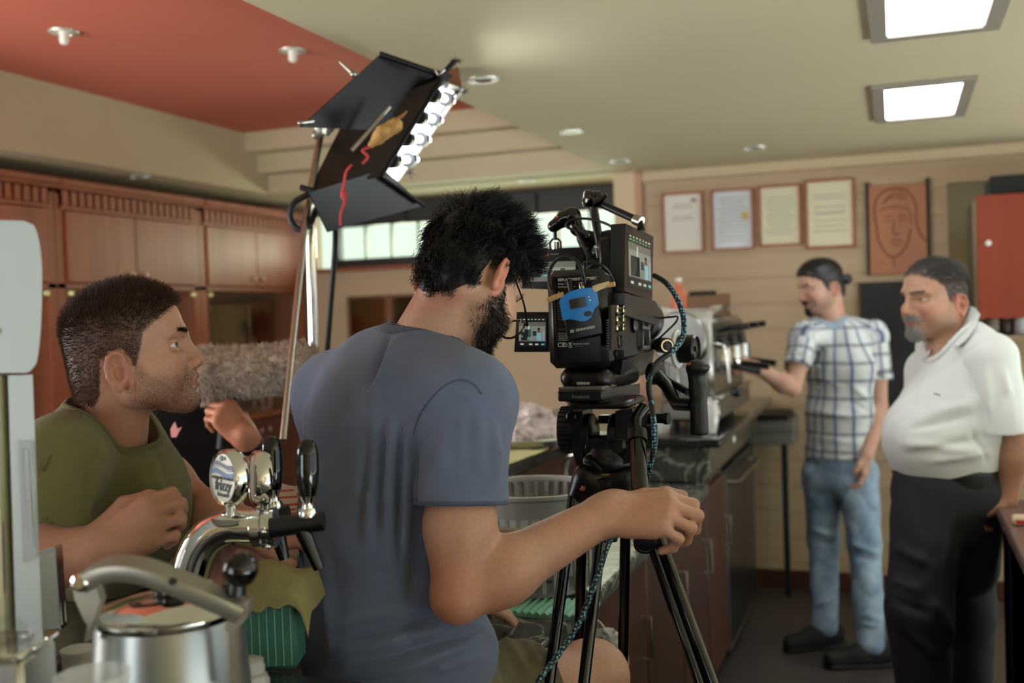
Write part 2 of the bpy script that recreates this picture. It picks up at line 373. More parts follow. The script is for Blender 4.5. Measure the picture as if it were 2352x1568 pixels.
stone = mat('dark_granite', (46, 46, 44), .22, col2=(30, 30, 30), vscale=18, coat=.3)
marble = mat('grey_green_marble', (84, 88, 82), .25, col2=(48, 54, 50), vscale=9, stretch=(1, 1.6, 1))
N, L = nodes(marble)
_b = N['Principled BSDF']; _tc = N.new('ShaderNodeTexCoord'); _nz = N.new('ShaderNodeTexNoise'); _nz.inputs['Scale'].default_value = 7; _nz.inputs['Detail'].default_value = 8; _nz.inputs['Distortion'].default_value = 1.5
_m = N.new('ShaderNodeMath'); _m.operation = 'SUBTRACT'; _m.inputs[1].default_value = .5; _a = N.new('ShaderNodeMath'); _a.operation = 'ABSOLUTE'
_r = N.new('ShaderNodeMapRange'); _r.inputs[1].default_value = 0; _r.inputs[2].default_value = .035; _r.inputs[3].default_value = 1; _r.inputs[4].default_value = 0
_mx = N.new('ShaderNodeMix'); _mx.data_type = 'RGBA'; _mx.inputs[7].default_value = rgb(150, 152, 140)
_old = _b.inputs['Base Color'].links[0].from_socket
L.new(_tc.outputs['Object'], _nz.inputs['Vector']); L.new(_nz.outputs[0], _m.inputs[0]); L.new(_m.outputs[0], _a.inputs[0]); L.new(_a.outputs[0], _r.inputs[0]); L.new(_r.outputs[0], _mx.inputs[0]); L.new(_old, _mx.inputs[6]); L.new(_mx.outputs[2], _b.inputs['Base Color'])

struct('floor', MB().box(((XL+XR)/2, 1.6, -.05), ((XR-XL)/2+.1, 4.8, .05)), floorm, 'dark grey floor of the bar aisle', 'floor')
struct('floor_right', MB().box((3.1, 1.6, .001), (1.5, 4.5, .001)), mat('pale_bounce_floor', (206, 206, 202), .5), 'pale sunlit floor of the room on the right', 'floor')  # pale sheet over the dark floor, added to reflect sun onto the ceiling
c = MB()
def slab(x0, x1, y0, y1, z0=ZC, z1=2.85): c.box(((x0+x1)/2, (y0+y1)/2, (z0+z1)/2), ((x1-x0)/2, (y1-y0)/2, (z1-z0)/2))
slab(-1.45, XR+.1, YF-.1, YW+.2); slab(XL-.1, -3.53, YF-.1, YW+.2); slab(-3.53, -1.45, 5.62, YW+.2); slab(-3.53, -1.45, YF-.1, -1.4)
struct('ceiling', c, plaster, 'pale beige plaster ceiling around the red recess', 'ceiling')
struct('ceiling_recess', MB().box((-2.49, 2.1, 2.74), (1.10, 3.6, .11)), redpaint, 'red painted ceiling inside the stepped recess', 'ceiling')
for i, (y, z0, z1) in enumerate(((5.19, 2.52, 2.64), (5.305, 2.41, 2.52), (5.415, 2.30, 2.41))):
    struct('trim_%d' % (i+1), MB().box((-2.49, (y+5.66)/2, (z0+z1)/2), (1.04, (5.66-y)/2, (z1-z0)/2)), plaster, ['top step', 'middle step', 'lowest step'][i]+' of the beige stepped ceiling cove', 'trim')
struct('wall_left', MB().box((XL-.06, 4.4, 1.15), (.06, 2.0, 1.15)).box((XL-.06, -1.7, 1.15), (.06, 1.5, 1.15)).box((XL-.06, 1.1, .42), (.06, 1.3, .42)).box((XL-.06, 1.1, 2.25), (.06, 1.3, .05)), wallp, 'plaster wall behind the red wooden cabinets with a window opening', 'wall')  # window opening invented to light the far customer side
# right wall with a side window opening, front wall with an unseen opening added for light
w = MB(); w.box((XR+.06, -2.5, 1.15), (.06, .6, 1.2)); w.box((XR+.06, 6.0, 1.15), (.06, .35, 1.2)); w.box((XR+.06, 1.87, .06), (.06, 3.8, .07)); w.box((XR+.06, 1.87, 2.28), (.06, 3.8, .05))
for y in (-.1, 1.9, 3.9): w.box((XR+.06, y, 1.15), (.05, .05, 1.15))
struct('wall_right', w, wallp, 'plaster side wall with tall window openings', 'wall')
w = MB(); w.box((-4.05, YF-.06, 1.2), (.15, .06, 1.25)); w.box((1.55, YF-.06, 1.2), (3.15, .06, 1.25)); w.box((-2.75, YF-.06, 2.33), (1.15, .06, .1)); w.box((-2.75, YF-.06, .1), (1.15, .06, .1))
struct('wall_front', w, wallp, 'plaster wall around the open shop front', 'wall')
# window wall (recessed) : opening X -3.53..-1.5, Z 1.88..2.30
w = MB(); w.box((-2.8, YW+.08, .92), (1.35, .08, .93)); w.box((-3.95, YW+.08, 2.08), (.22, .08, .25)); w.box((-1.42, 6.0, 1.2), (.06, .26, 1.12))
struct('wall_back_window', w, wallp, 'beige plaster wall under the high back window', 'wall')
# boarded wall
wb_ = struct('wall_back', MB().box(((XR-1.32)/2, YB+.066, 1.16), ((XR+1.32)/2+.01, .05, 1.16)), mat('groove_dark', (132, 110, 88), .8), 'pale wooden boarded wall with certificates', 'wall')
bme = None
nb = 16; bh = (ZC-.06)/nb
for i in range(nb):
    if bme is None: bme = mesh('board', *(lambda m: (m.v, m.f))(MB().box((0, 0, 0), ((XR+1.32)/2, .008, bh/2-.0007), .0012)), boardm, angle=30)
    o = obj('board', bme, None, wb_, world=False); o.location = ((XR-1.32)/2, YB+.008, .003+bh*(i+.5))
struct('trim_4', MB().box(((XR-1.32)/2, YB-.012, ZC-.03), ((XR+1.32)/2, .02, .03), .006), creamm, 'cream cornice strip above the boarded wall', 'trim')
struct('baseboard_back', MB().box(((XR-1.32)/2, YB-.01, .05), ((XR+1.32)/2, .012, .05), .004), darkwood, 'dark skirting under the boarded wall', 'skirting')
p = struct('wall_pillar', MB().box((-1.372, YB+.02, 1.15), (.05, .05, 1.149), .004), mat('pink_plaster', (192, 150, 126), .7), 'narrow salmon pilaster between window and certificates', 'pillar')
obj('red_edge', MB().box((-1.445, YB+.02, 1.15), (.022, .04, 1.149), .004), redwood, p)
# ---- window
win = thing('window_1', 'high strip window with dark frame and bright panes', 'window', (-2.5, YW, 1.9), kind='structure')
zx0, zx1, pz0, pz1 = -3.49, -1.56, 1.93, 2.145
pane = clear('bright_pane_glass', (.93, .97, .84))
f = MB()
f.box(((zx0+zx1)/2, YW, pz0-.028), ((zx1-zx0)/2+.03, .035, .028), .004); f.box(((zx0+zx1)/2, YW, pz1+.012), ((zx1-zx0)/2+.03, .035, .012)); f.box((zx0-.02, YW, 2.03), (.02, .035, .13), .004); f.box((zx1+.02, YW, 2.03), (.02, .035, .13), .004)
obj('window_frame', f, darkframe, win)
obj('shutter_box', MB().box(((zx0+zx1)/2, YW+.02, 2.225), ((zx1-zx0)/2+.03, .06, .072), .006), darkframe, win)
for x in (-3.0, -2.1): obj('bracket', MB().box((x, YW-.05, 2.21), (.02, .015, .06), .003), darkframe, win)
npn = 10; pw = (zx1-zx0)/npn
for i in range(npn):
    x = zx0+pw*(i+.5); q = obj('pane', MB().box((x, YW+.01, (pz0+pz1)/2), (pw/2-.006, .004, (pz1-pz0)/2)), pane, win)
    if i: obj('glazing_bar', MB().box((zx0+pw*i, YW, (pz0+pz1)/2), (.007, .014, (pz1-pz0)/2)), mat('grey_bar', (120, 125, 112), .5), win)
obj('lit_reveal_pane', MB().box((-3.60, YW+.01, 2.07), (.06, .006, .2)), pane, win, 'narrow pale side light')  # this pane stands in for the pale lit window reveal
obj('window_sill', MB().box((-2.6, YW-.03, 1.862), (1.16, .05, .012), .004), redwood, win, 'red wooden sill')

# ---- ceiling lamps
panel_em = mat('led_panel_diffuser', (236, 246, 255), .6, emit=12)
panel_fr = mat('lamp_frame_paint', (150, 142, 128), .5)
def led_panel(x0, x1, y0, y1, label):
    t = thing('ceiling_light_panel', label, 'ceiling light', ((x0+x1)/2, (y0+y1)/2, ZC), group='square ceiling light panels')
    f = MB(); b = .045
    for (a0, a1, b0, b1) in ((x0-b, x0, y0-b, y1+b), (x1, x1+b, y0-b, y1+b), (x0, x1, y0-b, y0), (x0, x1, y1, y1+b)):
        f.box(((a0+a1)/2, (b0+b1)/2, ZC-.008), ((a1-a0)/2, (b1-b0)/2, .008), .002)
    obj('frame', f, panel_fr, t); obj('diffuser', MB().box(((x0+x1)/2, (y0+y1)/2, ZC-.003), ((x1-x0)/2, (y1-y0)/2, .003)), panel_em, t)
led_panel(-.01, .245, 2.62, 3.22, 'square white ceiling light panel cut by the top of the picture')
led_panel(-.025, .235, 4.0, 4.68, 'square white ceiling light panel above the plaid shirted man')
ringm = mat('lamp_ring', (205, 200, 188), .35, .4); lampg = mat('lamp_glass', (235, 232, 222), .4); lampdark = mat('lamp_reflector', (70, 58, 46), .3, .6)
def downlight(x, y, z, label, bulb, r=.055):
    t = thing('ceiling_downlight', label, 'downlight', (x, y, z), group='small round ceiling downlights')
    obj('ring', MB().lathe([(r*.62, -.001), (r*.68, -.007), (r*.95, -.007), (r, -.001)], 28, (x, y, z), caps=False), ringm, t)
    obj('reflector', MB().lathe([(r*.66, -.0035), (.004, -.0025)], 24, (x, y, z)), lampg if bulb else lampdark, t)
    if bulb: obj('bulb', MB().lathe([(.017, 0), (.018, -.035), (.014, -.046), (.004, -.05)], 16, (x, y, z)), lampg, t)
    else:
        for s in (-1, 1): obj('bulb', MB().ball((x+s*r*.72, y, z-.006), (.012, .012, .009), 10, 6), lampg, t)
for (px, py, z, lab, b) in ((147, 72, 2.63, 'round downlight with protruding bulb, left one on the red ceiling', 1), (672, 115, 2.63, 'round downlight with protruding bulb, right one on the red ceiling', 1),
        (1110, 181, ZC, 'dark round downlight beside the top of the film lamp', 0), (1312, 300, ZC, 'dark round downlight in the middle of the beige ceiling', 0), (1425, 368, ZC, 'dark round downlight nearest the pilaster', 0),
        (1733, 337, ZC, 'faint round downlight above the certificates', 0), (1210, 413, ZC, 'round downlight in front of the high window', 0), (320, 403, ZC, 'round downlight above the red wooden cabinets', 0)):
    q = on(px, py, 2, z); downlight(q[0], q[1], z, lab, b)

# ================================================================= red cabinets on the left wall
CXF = -3.74
ud = np.arange(4)
def cabinet(y0, y1, label):
    ym = (y0+y1)/2; t = thing('wall_cabinet', label, 'cabinet', (CXF, ym, 0), group='red wooden cabinets on the left wall')
    b = MB(); dp = .36; xc = CXF-dp/2
    for y in (y0+.03, y1-.03): b.box((xc, y, 1.1), (dp/2, .03, 1.1), .003)
    b.box((CXF-dp+.01, ym, 1.1), (.01, (y1-y0)/2, 1.1)); b.box((xc, ym, 1.735), (dp/2, (y1-y0)/2, .012)); b.box((xc, ym, .95), (dp/2-.004, (y1-y0)/2, .015)); b.box((xc, ym, 2.19), (dp/2, (y1-y0)/2, .012)); b.box((xc, ym, .05), (dp/2, (y1-y0)/2, .05))
    obj('body', b, redwood, t)
    obj('cornice', MB().box((CXF+.012, ym, 2.228), (.045, (y1-y0)/2, .018), .008).box((CXF, ym, 2.205), (.03, (y1-y0)/2, .008), .003), redwood, t)
    fr = obj('frieze', MB().box((CXF-.006, ym, 2.158), (.006, (y1-y0)/2-.03, .04)), redwood2, t); k = 19; pit = (y1-y0-.08)/k
    fm = mesh('flute', *(lambda m: (m.v, m.f))(MB().box((0, 0, 0), (.008, pit*.34, .036), .003)), redwood, angle=30)
    for i in range(k):
        o = obj('flute', fm, None, fr, world=False); o.location = (CXF+.006, y0+.04+pit*(i+.5), 2.158); o.matrix_parent_inverse = wm(fr).inverted()
    obj('rail', MB().box((CXF+.004, ym, 2.11), (.008, (y1-y0)/2-.03, .009), .002), redwood, t)
    hw = (y1-y0-.12)/4
    for s in (-1, 1):
        d = obj('door', MB().box((CXF+.003, ym+s*hw, 1.925), (.01, hw-.002, .172), .003), redwood, t)
        obj('knob', MB().lathe([(.004, 0), (.004, .012), (.010, .016), (.010, .024), (.004, .028)], 14, (CXF+.012, ym+s*.05, 1.80), (1, 0, 0)).box((CXF+.03, ym+s*.05, 1.80), (.006, .008, .016), .004), knobm, d)
        g = obj('glass_door', MB().box((CXF-.004, ym+s*hw, 1.345), (.003, hw-.003, .375)), glassm, t)
        obj('hinge', MB().box((CXF+.004, ym+s*(2*hw-.02), 1.70), (.006, .022, .012), .002), brass, g)
        obj('hinge', MB().box((CXF+.004, ym+s*(2*hw-.02), .99), (.006, .022, .012), .002), brass, g)
        d = obj('lower_door', MB().box((CXF+.003, ym+s*hw, .52), (.01, hw-.002, .41), .003), redwood2, t)
        obj('knob', MB().lathe([(.004, 0), (.004, .012), (.010, .016), (.010, .024), (.004, .028)], 14, (CXF+.012, ym+s*.045, .86), (1, 0, 0)).box((CXF+.03, ym+s*.045, .86), (.006, .008, .016), .004), knobm, d)
    obj('back_panel', MB().box((CXF-dp+.024, ym, 1.34), (.004, (y1-y0)/2-.06, .37)), redwood2, t)
    obj('glass_shelf', MB().box((CXF-dp/2-.01, ym, 1.30), (dp/2-.03, (y1-y0)/2-.065, .004)), glassm, t)
    return t
cabinet(2.83, 3.92, 'red wooden wall cabinet cut by the left edge, behind the white machine')
cabinet(3.92, 5.01, 'red wooden wall cabinet with two pale knobs, behind the green shirted man')
cabinet(5.01, 6.12, 'red wooden wall cabinet in the corner beside the light stand')
# things inside the corner cabinet
q = on(535, 745, 0, CXF-.22)
t = thing('glass_reflection', 'dark mirror with thin brass edge inside the corner cabinet', 'mirror', (q[0], q[1], 1.3))
obj('reflection_panel', MB().box((q[0], q[1], q[2]), (.006, .17, .115), .002), mat('dark_reflection', (60, 52, 48), .06, 1), t); obj('reflection_edge', MB().box((q[0]+.004, q[1]+.17, q[2]), (.008, .006, .12), .002), brass, t)  # dark panel and brass edge stand in for a reflection on the door glass
q = on(603, 925, 0, CXF-.1)
t = thing('glass_lantern', 'small pale framed lantern on the cabinet shelf under the furry microphone', 'lantern', (q[0], q[1], .966)); m = MB()
for i in (-1, 1):
    for j in (-1, 1): m.cyl((q[0]+.03*i, q[1]+.045*j, .967), (q[0]+.03*i, q[1]+.045*j, 1.10), .006)
m.box((q[0], q[1], .972), (.036, .05, .006), .002); m.box((q[0], q[1], 1.10), (.036, .05, .006), .002)
obj('frame', m, mat('pale_pink_paint', (196, 160, 140), .5), t); obj('glass', MB().box((q[0], q[1], 1.035), (.026, .04, .06)), glassm, t)

# ================================================================= on the walls
paper = {'a': (214, 212, 200), 'b': (196, 202, 206), 'c': (212, 206, 178), 'd': (216, 208, 178)}
framered = woodmat('red_frame_wood', (172, 96, 66), (150, 78, 52), .4, 8)
def certificate(px0, py0, px1, py1, key, label, blocks):
    a = on(px0, py0, 1, YB-.02); b = on(px1, py1, 1, YB-.02); cx, cz = (a[0]+b[0])/2, (a[2]+b[2])/2; hw, hh = (b[0]-a[0])/2, (a[2]-b[2])/2
    t = thing('framed_certificate', label, 'certificate', (cx, YB, cz-hh), group='framed certificates on the boarded wall'); f = MB(); y = YB-.011; w_ = .011
    f.box((cx, y, cz+hh-w_/2), (hw, .011, w_/2), .002); f.box((cx, y, cz-hh+w_/2), (hw, .011, w_/2), .002); f.box((cx-hw+w_/2, y, cz), (w_/2, .011, hh-w_), .002); f.box((cx+hw-w_/2, y, cz), (w_/2, .011, hh-w_), .002)
    obj('frame', f, framered, t); sh = obj('sheet', MB().box((cx, YB-.006, cz), (hw-w_, .002, hh-w_)), mat('paper_'+key, paper[key], .5, coat=.3), t)
    g = MB()
    for (u, v, wu) in blocks: g.box((cx+u*hw, YB-.0088, cz+v*hh), (wu*hw, .0004, .0022))
    obj('print', g, mat('faded_print', (150, 148, 134), .7), sh); return t, sh, cx, cz, hw, hh
lines = lambda vs, w: [(0, v, w*random.uniform(.7, 1)) for v in vs]
random.seed(3)
t, sh, cx, cz, hw, hh = certificate(1519, 445, 1617, 578, 'a', 'framed pale certificate nearest the pilaster, shiny lower third', lines((.6, .5, .2, .1), .6))
obj('stamp', MB().box((cx+.55*hw, YB-.0088, cz+.72*hh), (.13*hw, .0004, .05*hh)), mat('purple_stamp', (128, 96, 104), .7), sh)
t, sh, cx, cz, hw, hh = certificate(1631, 437, 1733, 571, 'b', 'framed bluish certificate with a small yellow square', lines(np.linspace(.7, -.7, 13), .75))
obj('seal', MB().box((cx+.6*hw, YB-.0088, cz+.1*hh), (.15*hw, .0004, .12*hh)), mat('yellow_seal', (200, 176, 100), .7), sh)
certificate(1740, 428, 1842, 562, 'c', 'framed cream certificate, third from the pilaster', lines(np.linspace(.6, -.6, 11), .7))
certificate(1847, 415, 1965, 566, 'd', 'largest framed cream certificate, beside the carved portrait', lines((.55, .45, .2, .05, 0, -.2, -.35, -.5), .7))
# carved portrait panel
a = on(1993, 428, 1, YB-.02); b = on(2133, 626, 1, YB-.02); cx, cz, hw, hh = (a[0]+b[0])/2, (a[2]+b[2])/2, (b[0]-a[0])/2, (a[2]-b[2])/2
t = thing('carved_portrait', 'carved wooden portrait panel of a face between dark rails', 'wall art', (cx, YB, cz-hh))
obj('panel', MB().box((cx, YB-.012, cz), (hw, .012, hh), .003), woodmat('portrait_wood', (176, 118, 82), (160, 102, 70), .5, 9), t)
for s in (-1, 1): obj('rail', MB().box((cx+s*(hw+.004), YB-.014, cz+.01), (.008, .014, hh+.012), .003), blackmatte, t)
k = MB()
def carve(pts, r=.0035): k.tube([(cx+u*hw, YB-.0245, cz+v*hh) for u, v in pts], r, 6, smooth=5)
carve([(-.72, .05), (-.66, -.25), (-.45, -.5), (-.2, -.62), (.1, -.52), (.32, -.3), (.42, 0)], .005); carve([(-.72, .05), (-.8, .4), (-.7, .7), (-.4, .87), (0, .9), (.4, .8), (.62, .5), (.62, .15), (.72, -.1), (.95, -.3)], .005)
carve([(-.62, .42), (-.3, .5), (.1, .48), (.4, .4), (.45, .1)]); carve([(-.5, .25), (-.35, .3), (-.22, .25)]); carve([(.0, .26), (.15, .31), (.32, .26)]); carve([(-.45, .17), (-.35, .2), (-.25, .17)]); carve([(.05, .18), (.16, .21), (.28, .17)])
carve([(-.12, .2), (-.18, -.05), (-.08, -.12), (.05, -.08)]); carve([(-.28, -.28), (-.08, -.24), (.12, -.28)]); carve([(-.2, -.33), (-.06, -.36), (.06, -.33)]); carve([(-.18, -.62), (-.15, -.85)]); carve([(-.62, -.75), (-.5, -.72)]); carve([(-.5, .55), (-.3, .7), (0, .72), (.3, .66)]); carve([(-.45, .66), (-.1, .8), (.3, .74)])
obj('carved_lines', k, woodmat('portrait_wood_dark', (138, 76, 50), (120, 64, 42), .5, 9), t)
a = on(1970, 648, 1, YB-.02); b = on(2090, 942, 1, YB-.02)
t = thing('chalkboard', 'tall black chalkboard behind the two standing men', 'board', ((a[0]+b[0])/2+.09, YB, b[2]))
obj('slate', MB().box((a[0]+.16, YB-.010, (a[2]+b[2])/2), (.155, .008, (a[2]-b[2])/2-.004), .002), mat('slate_black', (24, 26, 28), .65), t); obj('edge', MB().box((a[0]+.003, YB-.012, (a[2]+b[2])/2), (.004, .010, (a[2]-b[2])/2), .002).box((a[0]+.317, YB-.012, (a[2]+b[2])/2), (.004, .010, (a[2]-b[2])/2), .002), mat('slate_edge', (120, 92, 66), .6), t)
# red wall cabinet and mirror on the right
yc = YB-.34; a = on(2238, 452, 1, yc); b = on(2352, 728, 1, yc)
t = thing('red_wall_cupboard', 'red wall cupboard with white knob at the right edge', 'cupboard', (a[0]+.3, YB, b[2]))
cm = woodmat('bright_red_wood', (150, 60, 36), (126, 46, 28), .35, 7, (1, 1, .07))
obj('body', MB().box((a[0]+.31, (yc+YB)/2+.008, (a[2]+b[2])/2), (.30, (YB-yc)/2-.012, (a[2]-b[2])/2), .003), creamm, t)
d = obj('door', MB().box((a[0]+.165, yc+.0, (a[2]+b[2])/2), (.158, .01, (a[2]-b[2])/2+.004), .003), cm, t); obj('door', MB().box((a[0]+.48, yc+.0, (a[2]+b[2])/2), (.152, .01, (a[2]-b[2])/2+.004), .003), cm, t)
q = on(2270, 558, 1, yc-.03); obj('knob', MB().lathe([(.005, 0), (.005, .012), (.013, .018), (.013, .026), (.004, .032)], 16, (q[0], yc-.008, q[2]), (0, -1, 0)), mat('white_knob', (232, 232, 226), .2), d)
obj('box_on_top', MB().box((a[0]+.34, (yc+YB)/2+.05, a[2]+.055), (.26, .10, .05), .004), blackmatte, t, 'black box lying on the cupboard')
a2 = on(2176, 420, 1, YB-.02); b2 = on(2245, 770, 1, YB-.02)
t = thing('wall_mirror', 'wall mirror between portrait and red cupboard', 'mirror', ((a2[0]+b2[0])/2+.15, YB, b2[2])); obj('glass', MB().box(((a2[0]+b2[0])/2+.12, YB-.008, (a2[2]+b2[2])/2), ((b2[0]-a2[0])/2+.12, .006, (a2[2]-b2[2])/2), .002), mat('mirror_silver', (128, 122, 112), .10, 1), t)
sh = thing('bottle_shelf', 'wooden shelf under the red cupboard', 'shelf', (.7, YB-.1, 1.30)); a = on(2310, 770, 1, YB-.18); obj('board', MB().box((a[0]+.25, YB-.10, a[2]-.012), (.35, .10, .012), .003), boardm, sh)
for i, (px, h_, r_, c_, lab) in enumerate(((2282, .10, .028, (150, 140, 128), 'small grey jar on the shelf under the red cupboard'), (2311, .13, .026, (60, 36, 34), 'dark brown bottle on the shelf under the red cupboard'), (2344, .14, .030, (196, 194, 200), 'white striped canister on the shelf under the red cupboard'))):
    q = on(px, 768, 1, YB-.12); t = thing('shelf_bottle', lab, 'bottle', (q[0], q[1], a[2])); obj('body', MB().lathe([(r_*.9, 0), (r_, .006), (r_, h_*.72), (r_*.6, h_*.86), (r_*.45, h_*.9)], 20, (q[0], q[1], a[2]+.0005)), mat('bottle_%d' % i, c_, .3), t); obj('cap', MB().cyl((q[0], q[1], a[2]+h_*.9), (q[0], q[1], a[2]+h_), r_*.48), white_ink, t)
# framed picture on the window wall
a = on(798, 683, 1, YW-.02); b = on(990, 870, 1, YW-.02); cx, cz, hw, hh = (a[0]+b[0])/2, (a[2]+b[2])/2, (b[0]-a[0])/2, (a[2]-b[2])/2
t = thing('framed_mirror', 'framed mirror on the beige wall under the high window', 'mirror', (cx, YW, cz-hh)); f = MB(); y = YW-.012
for (u, v, p_, q_) in ((0, 1, 1, .02), (0, -1, 1, .02), (-1, 0, .02, 1), (1, 0, .02, 1)): f.box((cx+u*hw, y, cz+v*hh), (p_*hw if p_ == 1 else .008, .012, q_*hh if q_ == 1 else .008), .003)
obj('frame', f, woodmat('mirror_frame_wood', (150, 122, 88), (120, 92, 62), .4), t); obj('glass', MB().box((cx, YW-.006, cz), (hw-.008, .004, hh-.008)), mat('old_mirror', (188, 168, 140), .06, 1), t)

# ================================================================= the bar
def box6(x0, x1, y0, y1, z0, z1, b=.004): return MB().box(((x0+x1)/2, (y0+y1)/2, (z0+z1)/2), ((x1-x0)/2, (y1-y0)/2, (z1-z0)/2), b)
t = thing('bar_ledge', 'raised dark stone bar ledge along the counter', 'bar', (-1.27, 2, 0))
obj('top', box6(-1.42, -1.04, .2, 3.70, 1.06, 1.10, .008), stone, t); obj('front', box6(-1.36, -1.10, .25, 3.70, 0, 1.06), darkwood, t)
t = thing('work_counter', 'grey marble work counter with brown doors below', 'counter', (-.85, 2.9, 0))
obj('top', box6(-1.095, -.645, 1.28, 3.72, .86, .90, .006), marble, t); obj('carcass', box6(-1.095, -.71, 1.29, 4.40, 0.08, .86), darkwood, t); obj('plinth', box6(-1.095, -.76, 1.29, 4.40, 0, .08), blackmatte, t)
for y0, y1 in ((1.36, 1.86), (1.88, 2.38), (2.40, 2.90), (2.92, 3.42), (3.44, 3.90), (3.92, 4.38)):
    d = obj('door', box6(-.71, -.69, y0, y1, .10, .84), darkwood, t); obj('handle', MB().tube([(-.69, y1-.05, .55), (-.665, y1-.05, .55), (-.665, y1-.05, .67), (-.69, y1-.05, .67)], .005, 8), steel, d)
t = thing('tap_counter', 'dark raised counter section under the drink tap', 'counter', (-.9, .9, 0))
obj('top', box6(-1.035, -.70, .1, 1.27, 1.00, 1.03, .006), stone, t); obj('base', box6(-1.03, -.72, .12, 1.26, 0, 1.00), darkwood, t); 
t = thing('machine_counter', 'marble sided counter carrying the coffee machine', 'counter', (-1, 4.5, 0))
obj('top', box6(-1.56, -.60, 3.72, 5.40, 1.03, 1.065, .006), stone, t); obj('marble_side', box6(-1.5, -.645, 3.745, 3.78, .90, 1.03), marble, t); obj('body', box6(-1.5, -.70, 3.78, 5.38, .86, 1.03), stone, t)
obj('drawer', box6(-.70, -.675, 3.80, 4.55, .90, 1.02), steel, t); obj('drawer', box6(-.70, -.675, 4.58, 5.36, .90, 1.02), steel, t)
t = thing('undercounter_fridge', 'black under-counter fridge with bar handle beside the aisle', 'fridge', (-.9, 4.9, 0))
fb = mat('fridge_black', (26, 29, 30), .25); obj('body', box6(-1.3, -.76, 4.42, 5.40, .03, .85), fb, t); d = obj('door', box6(-.755, -.70, 4.42, 5.38, .05, .84, .008), fb, t)
obj('handle', MB().tube([(-.70, 4.50, .78), (-.655, 4.50, .78), (-.655, 5.2, .78), (-.70, 5.2, .78)], .010, 10), steel, d); obj('trim', box6(-.703, -.697, 4.43, 5.37, .06, .075, .001), steel, d); obj('edge', box6(-.70, -.693, 4.42, 4.45, .07, .83, .002), mat('fridge_edge_grey', (64, 68, 68), .3), d)
m = MB()
for x in (-1.2, -.82):
    for y in (4.5, 5.3): m.cyl((x, y, 0), (x, y, .04), .02)
obj('feet', m, rubber, t)
t = thing('metal_cabinet', 'grey metal drawer cabinet against the boarded wall behind the coffee machine', 'cabinet', (-.55, 5.6, 0))
y = 5.46; a = on(1690, 965, 1, y); b = on(1822, 1022, 1, y)
obj('case', box6(a[0]-.1, b[0], y+.012, YB-.02, b[2], a[2]+.005), mat('grey_metal_paint', (92, 90, 86), .4), t)
for i in range(2): obj('drawer_front', box6(a[0]-.1, b[0], y, y+.012, b[2]+(a[2]-b[2])*(.5*i+.03), b[2]+(a[2]-b[2])*(.5*i+.47)), mat('grey_metal_light', (122, 120, 114), .35), t)
obj('dark_top', box6(a[0]-.12, b[0]-.02, y-.01, YB-.02, a[2]+.005, a[2]+.03), blackmatte, t)
for x in (a[0]-.05, b[0]-.06): obj('leg', box6(x-.015, x+.015, 5.6, 5.63, 0, b[2]), blackmatte, t)
# right-hand counter under the older man's hand
t = thing('side_counter', 'glossy black side counter at the right edge under the older man\'s hand', 'counter', (.6, 2.4, 0))
obj('top', box6(.255, .95, 1.0, 3.42, .90, .93, .006), mat('pinkish_stone_top', (112, 92, 88), .25), t); obj('front', box6(.30, .93, 1.02, 3.40, .08, .90), blackgloss, t)
for i in range(4): obj('rail', MB().cyl((.282, 1.1+.7*i, .06), (.282, 1.1+.7*i, .90), .018, n=14), blackgloss, t)
obj('kick', box6(.34, .93, 1.02, 3.40, 0, .08), blackmatte, t)
# ================================================================= foreground on the tap counter
XR_ = _n((RIGHT[0], RIGHT[1], 0)); ZU = np.array([0, 0, 1.0]); AW = np.cross(ZU, XR_)      # level axes as the photographer faces the bar
def W(px, py, d): return frame(at(px, py, d), XR_, ZU)
def wp(pts, d): return [at(x, y, d) for x, y in pts]
whitepl = mat('white_enamel', (196, 208, 210), .3, coat=.2); offwhite = mat('cream_plastic', (190, 186, 152), .45); greypl = mat('pale_grey_plastic', (168, 176, 178), .4)
# white dispenser at the left edge
d0 = 1.22
t = thing('drink_dispenser', 'white drink dispenser with rounded head at the left edge', 'dispenser', at(20, 1560, d0))
arc = [(-170, 500), (55, 507)]+[(70+27*math.sin(a), 640-128*math.cos(a)) for a in np.linspace(.25, 1.57, 7)]+[(97-18*(1-math.cos(a)), 640+200*math.sin(a)) for a in np.linspace(.3, 1.4, 6)]+[(70, 852), (60, 856), (-170, 858)]
def casing(pts, d1, d2, inset=3):
    """deep housing turned to face the photographer: outline at the front, slightly smaller at the back"""
    c_ = np.mean(pts, 0); P = [at(x, y, d1) for x, y in pts]+[at(x-np.sign(x-c_[0])*inset, y-np.sign(y-c_[1])*inset, d2) for x, y in pts]; k = len(pts)
    return MB().add(P, [tuple(range(k)), tuple(range(2*k-1, k-1, -1))]+[(i, k+i, k+(i+1) % k, (i+1) % k) for i in range(k)])
h = obj('head_panel', casing(arc, d0-.03, d0+.16), whitepl, t, angle=35)
for (x, y) in ((13, 577), (22, 761)):
    s = obj('screw', MB().lathe([(.0045, 0), (.0045, .002), (.0025, .003)], 14, at(x, y, d0)+BACK*.030, BACK), steel, h)
obj('column', casing([(18, 862), (75, 860), (101, 1562), (40, 1566)], d0-.025, d0+.13), whitepl, t, angle=35)
obj('cream_edge', MB().plate(wp([(-2, 862), (12, 862), (38, 1566), (22, 1568)], d0-.01), .045), offwhite, t); obj('side_strip', MB().plate(wp([(-60, 862), (-4, 862), (6, 1566), (-60, 1566)], d0+.005), .05), whitepl, t)
obj('finger_recess', MB().plate(wp([(44, 1012), (74, 1010), (86, 1278), (54, 1292)], d0-.0265), .003), greypl, t)
obj('finger_groove', MB().tube(wp([(60, 1030), (64, 1120), (72, 1230), (80, 1258)], d0-.028), [.003, .0035, .003, .001], 8), greypl, t)
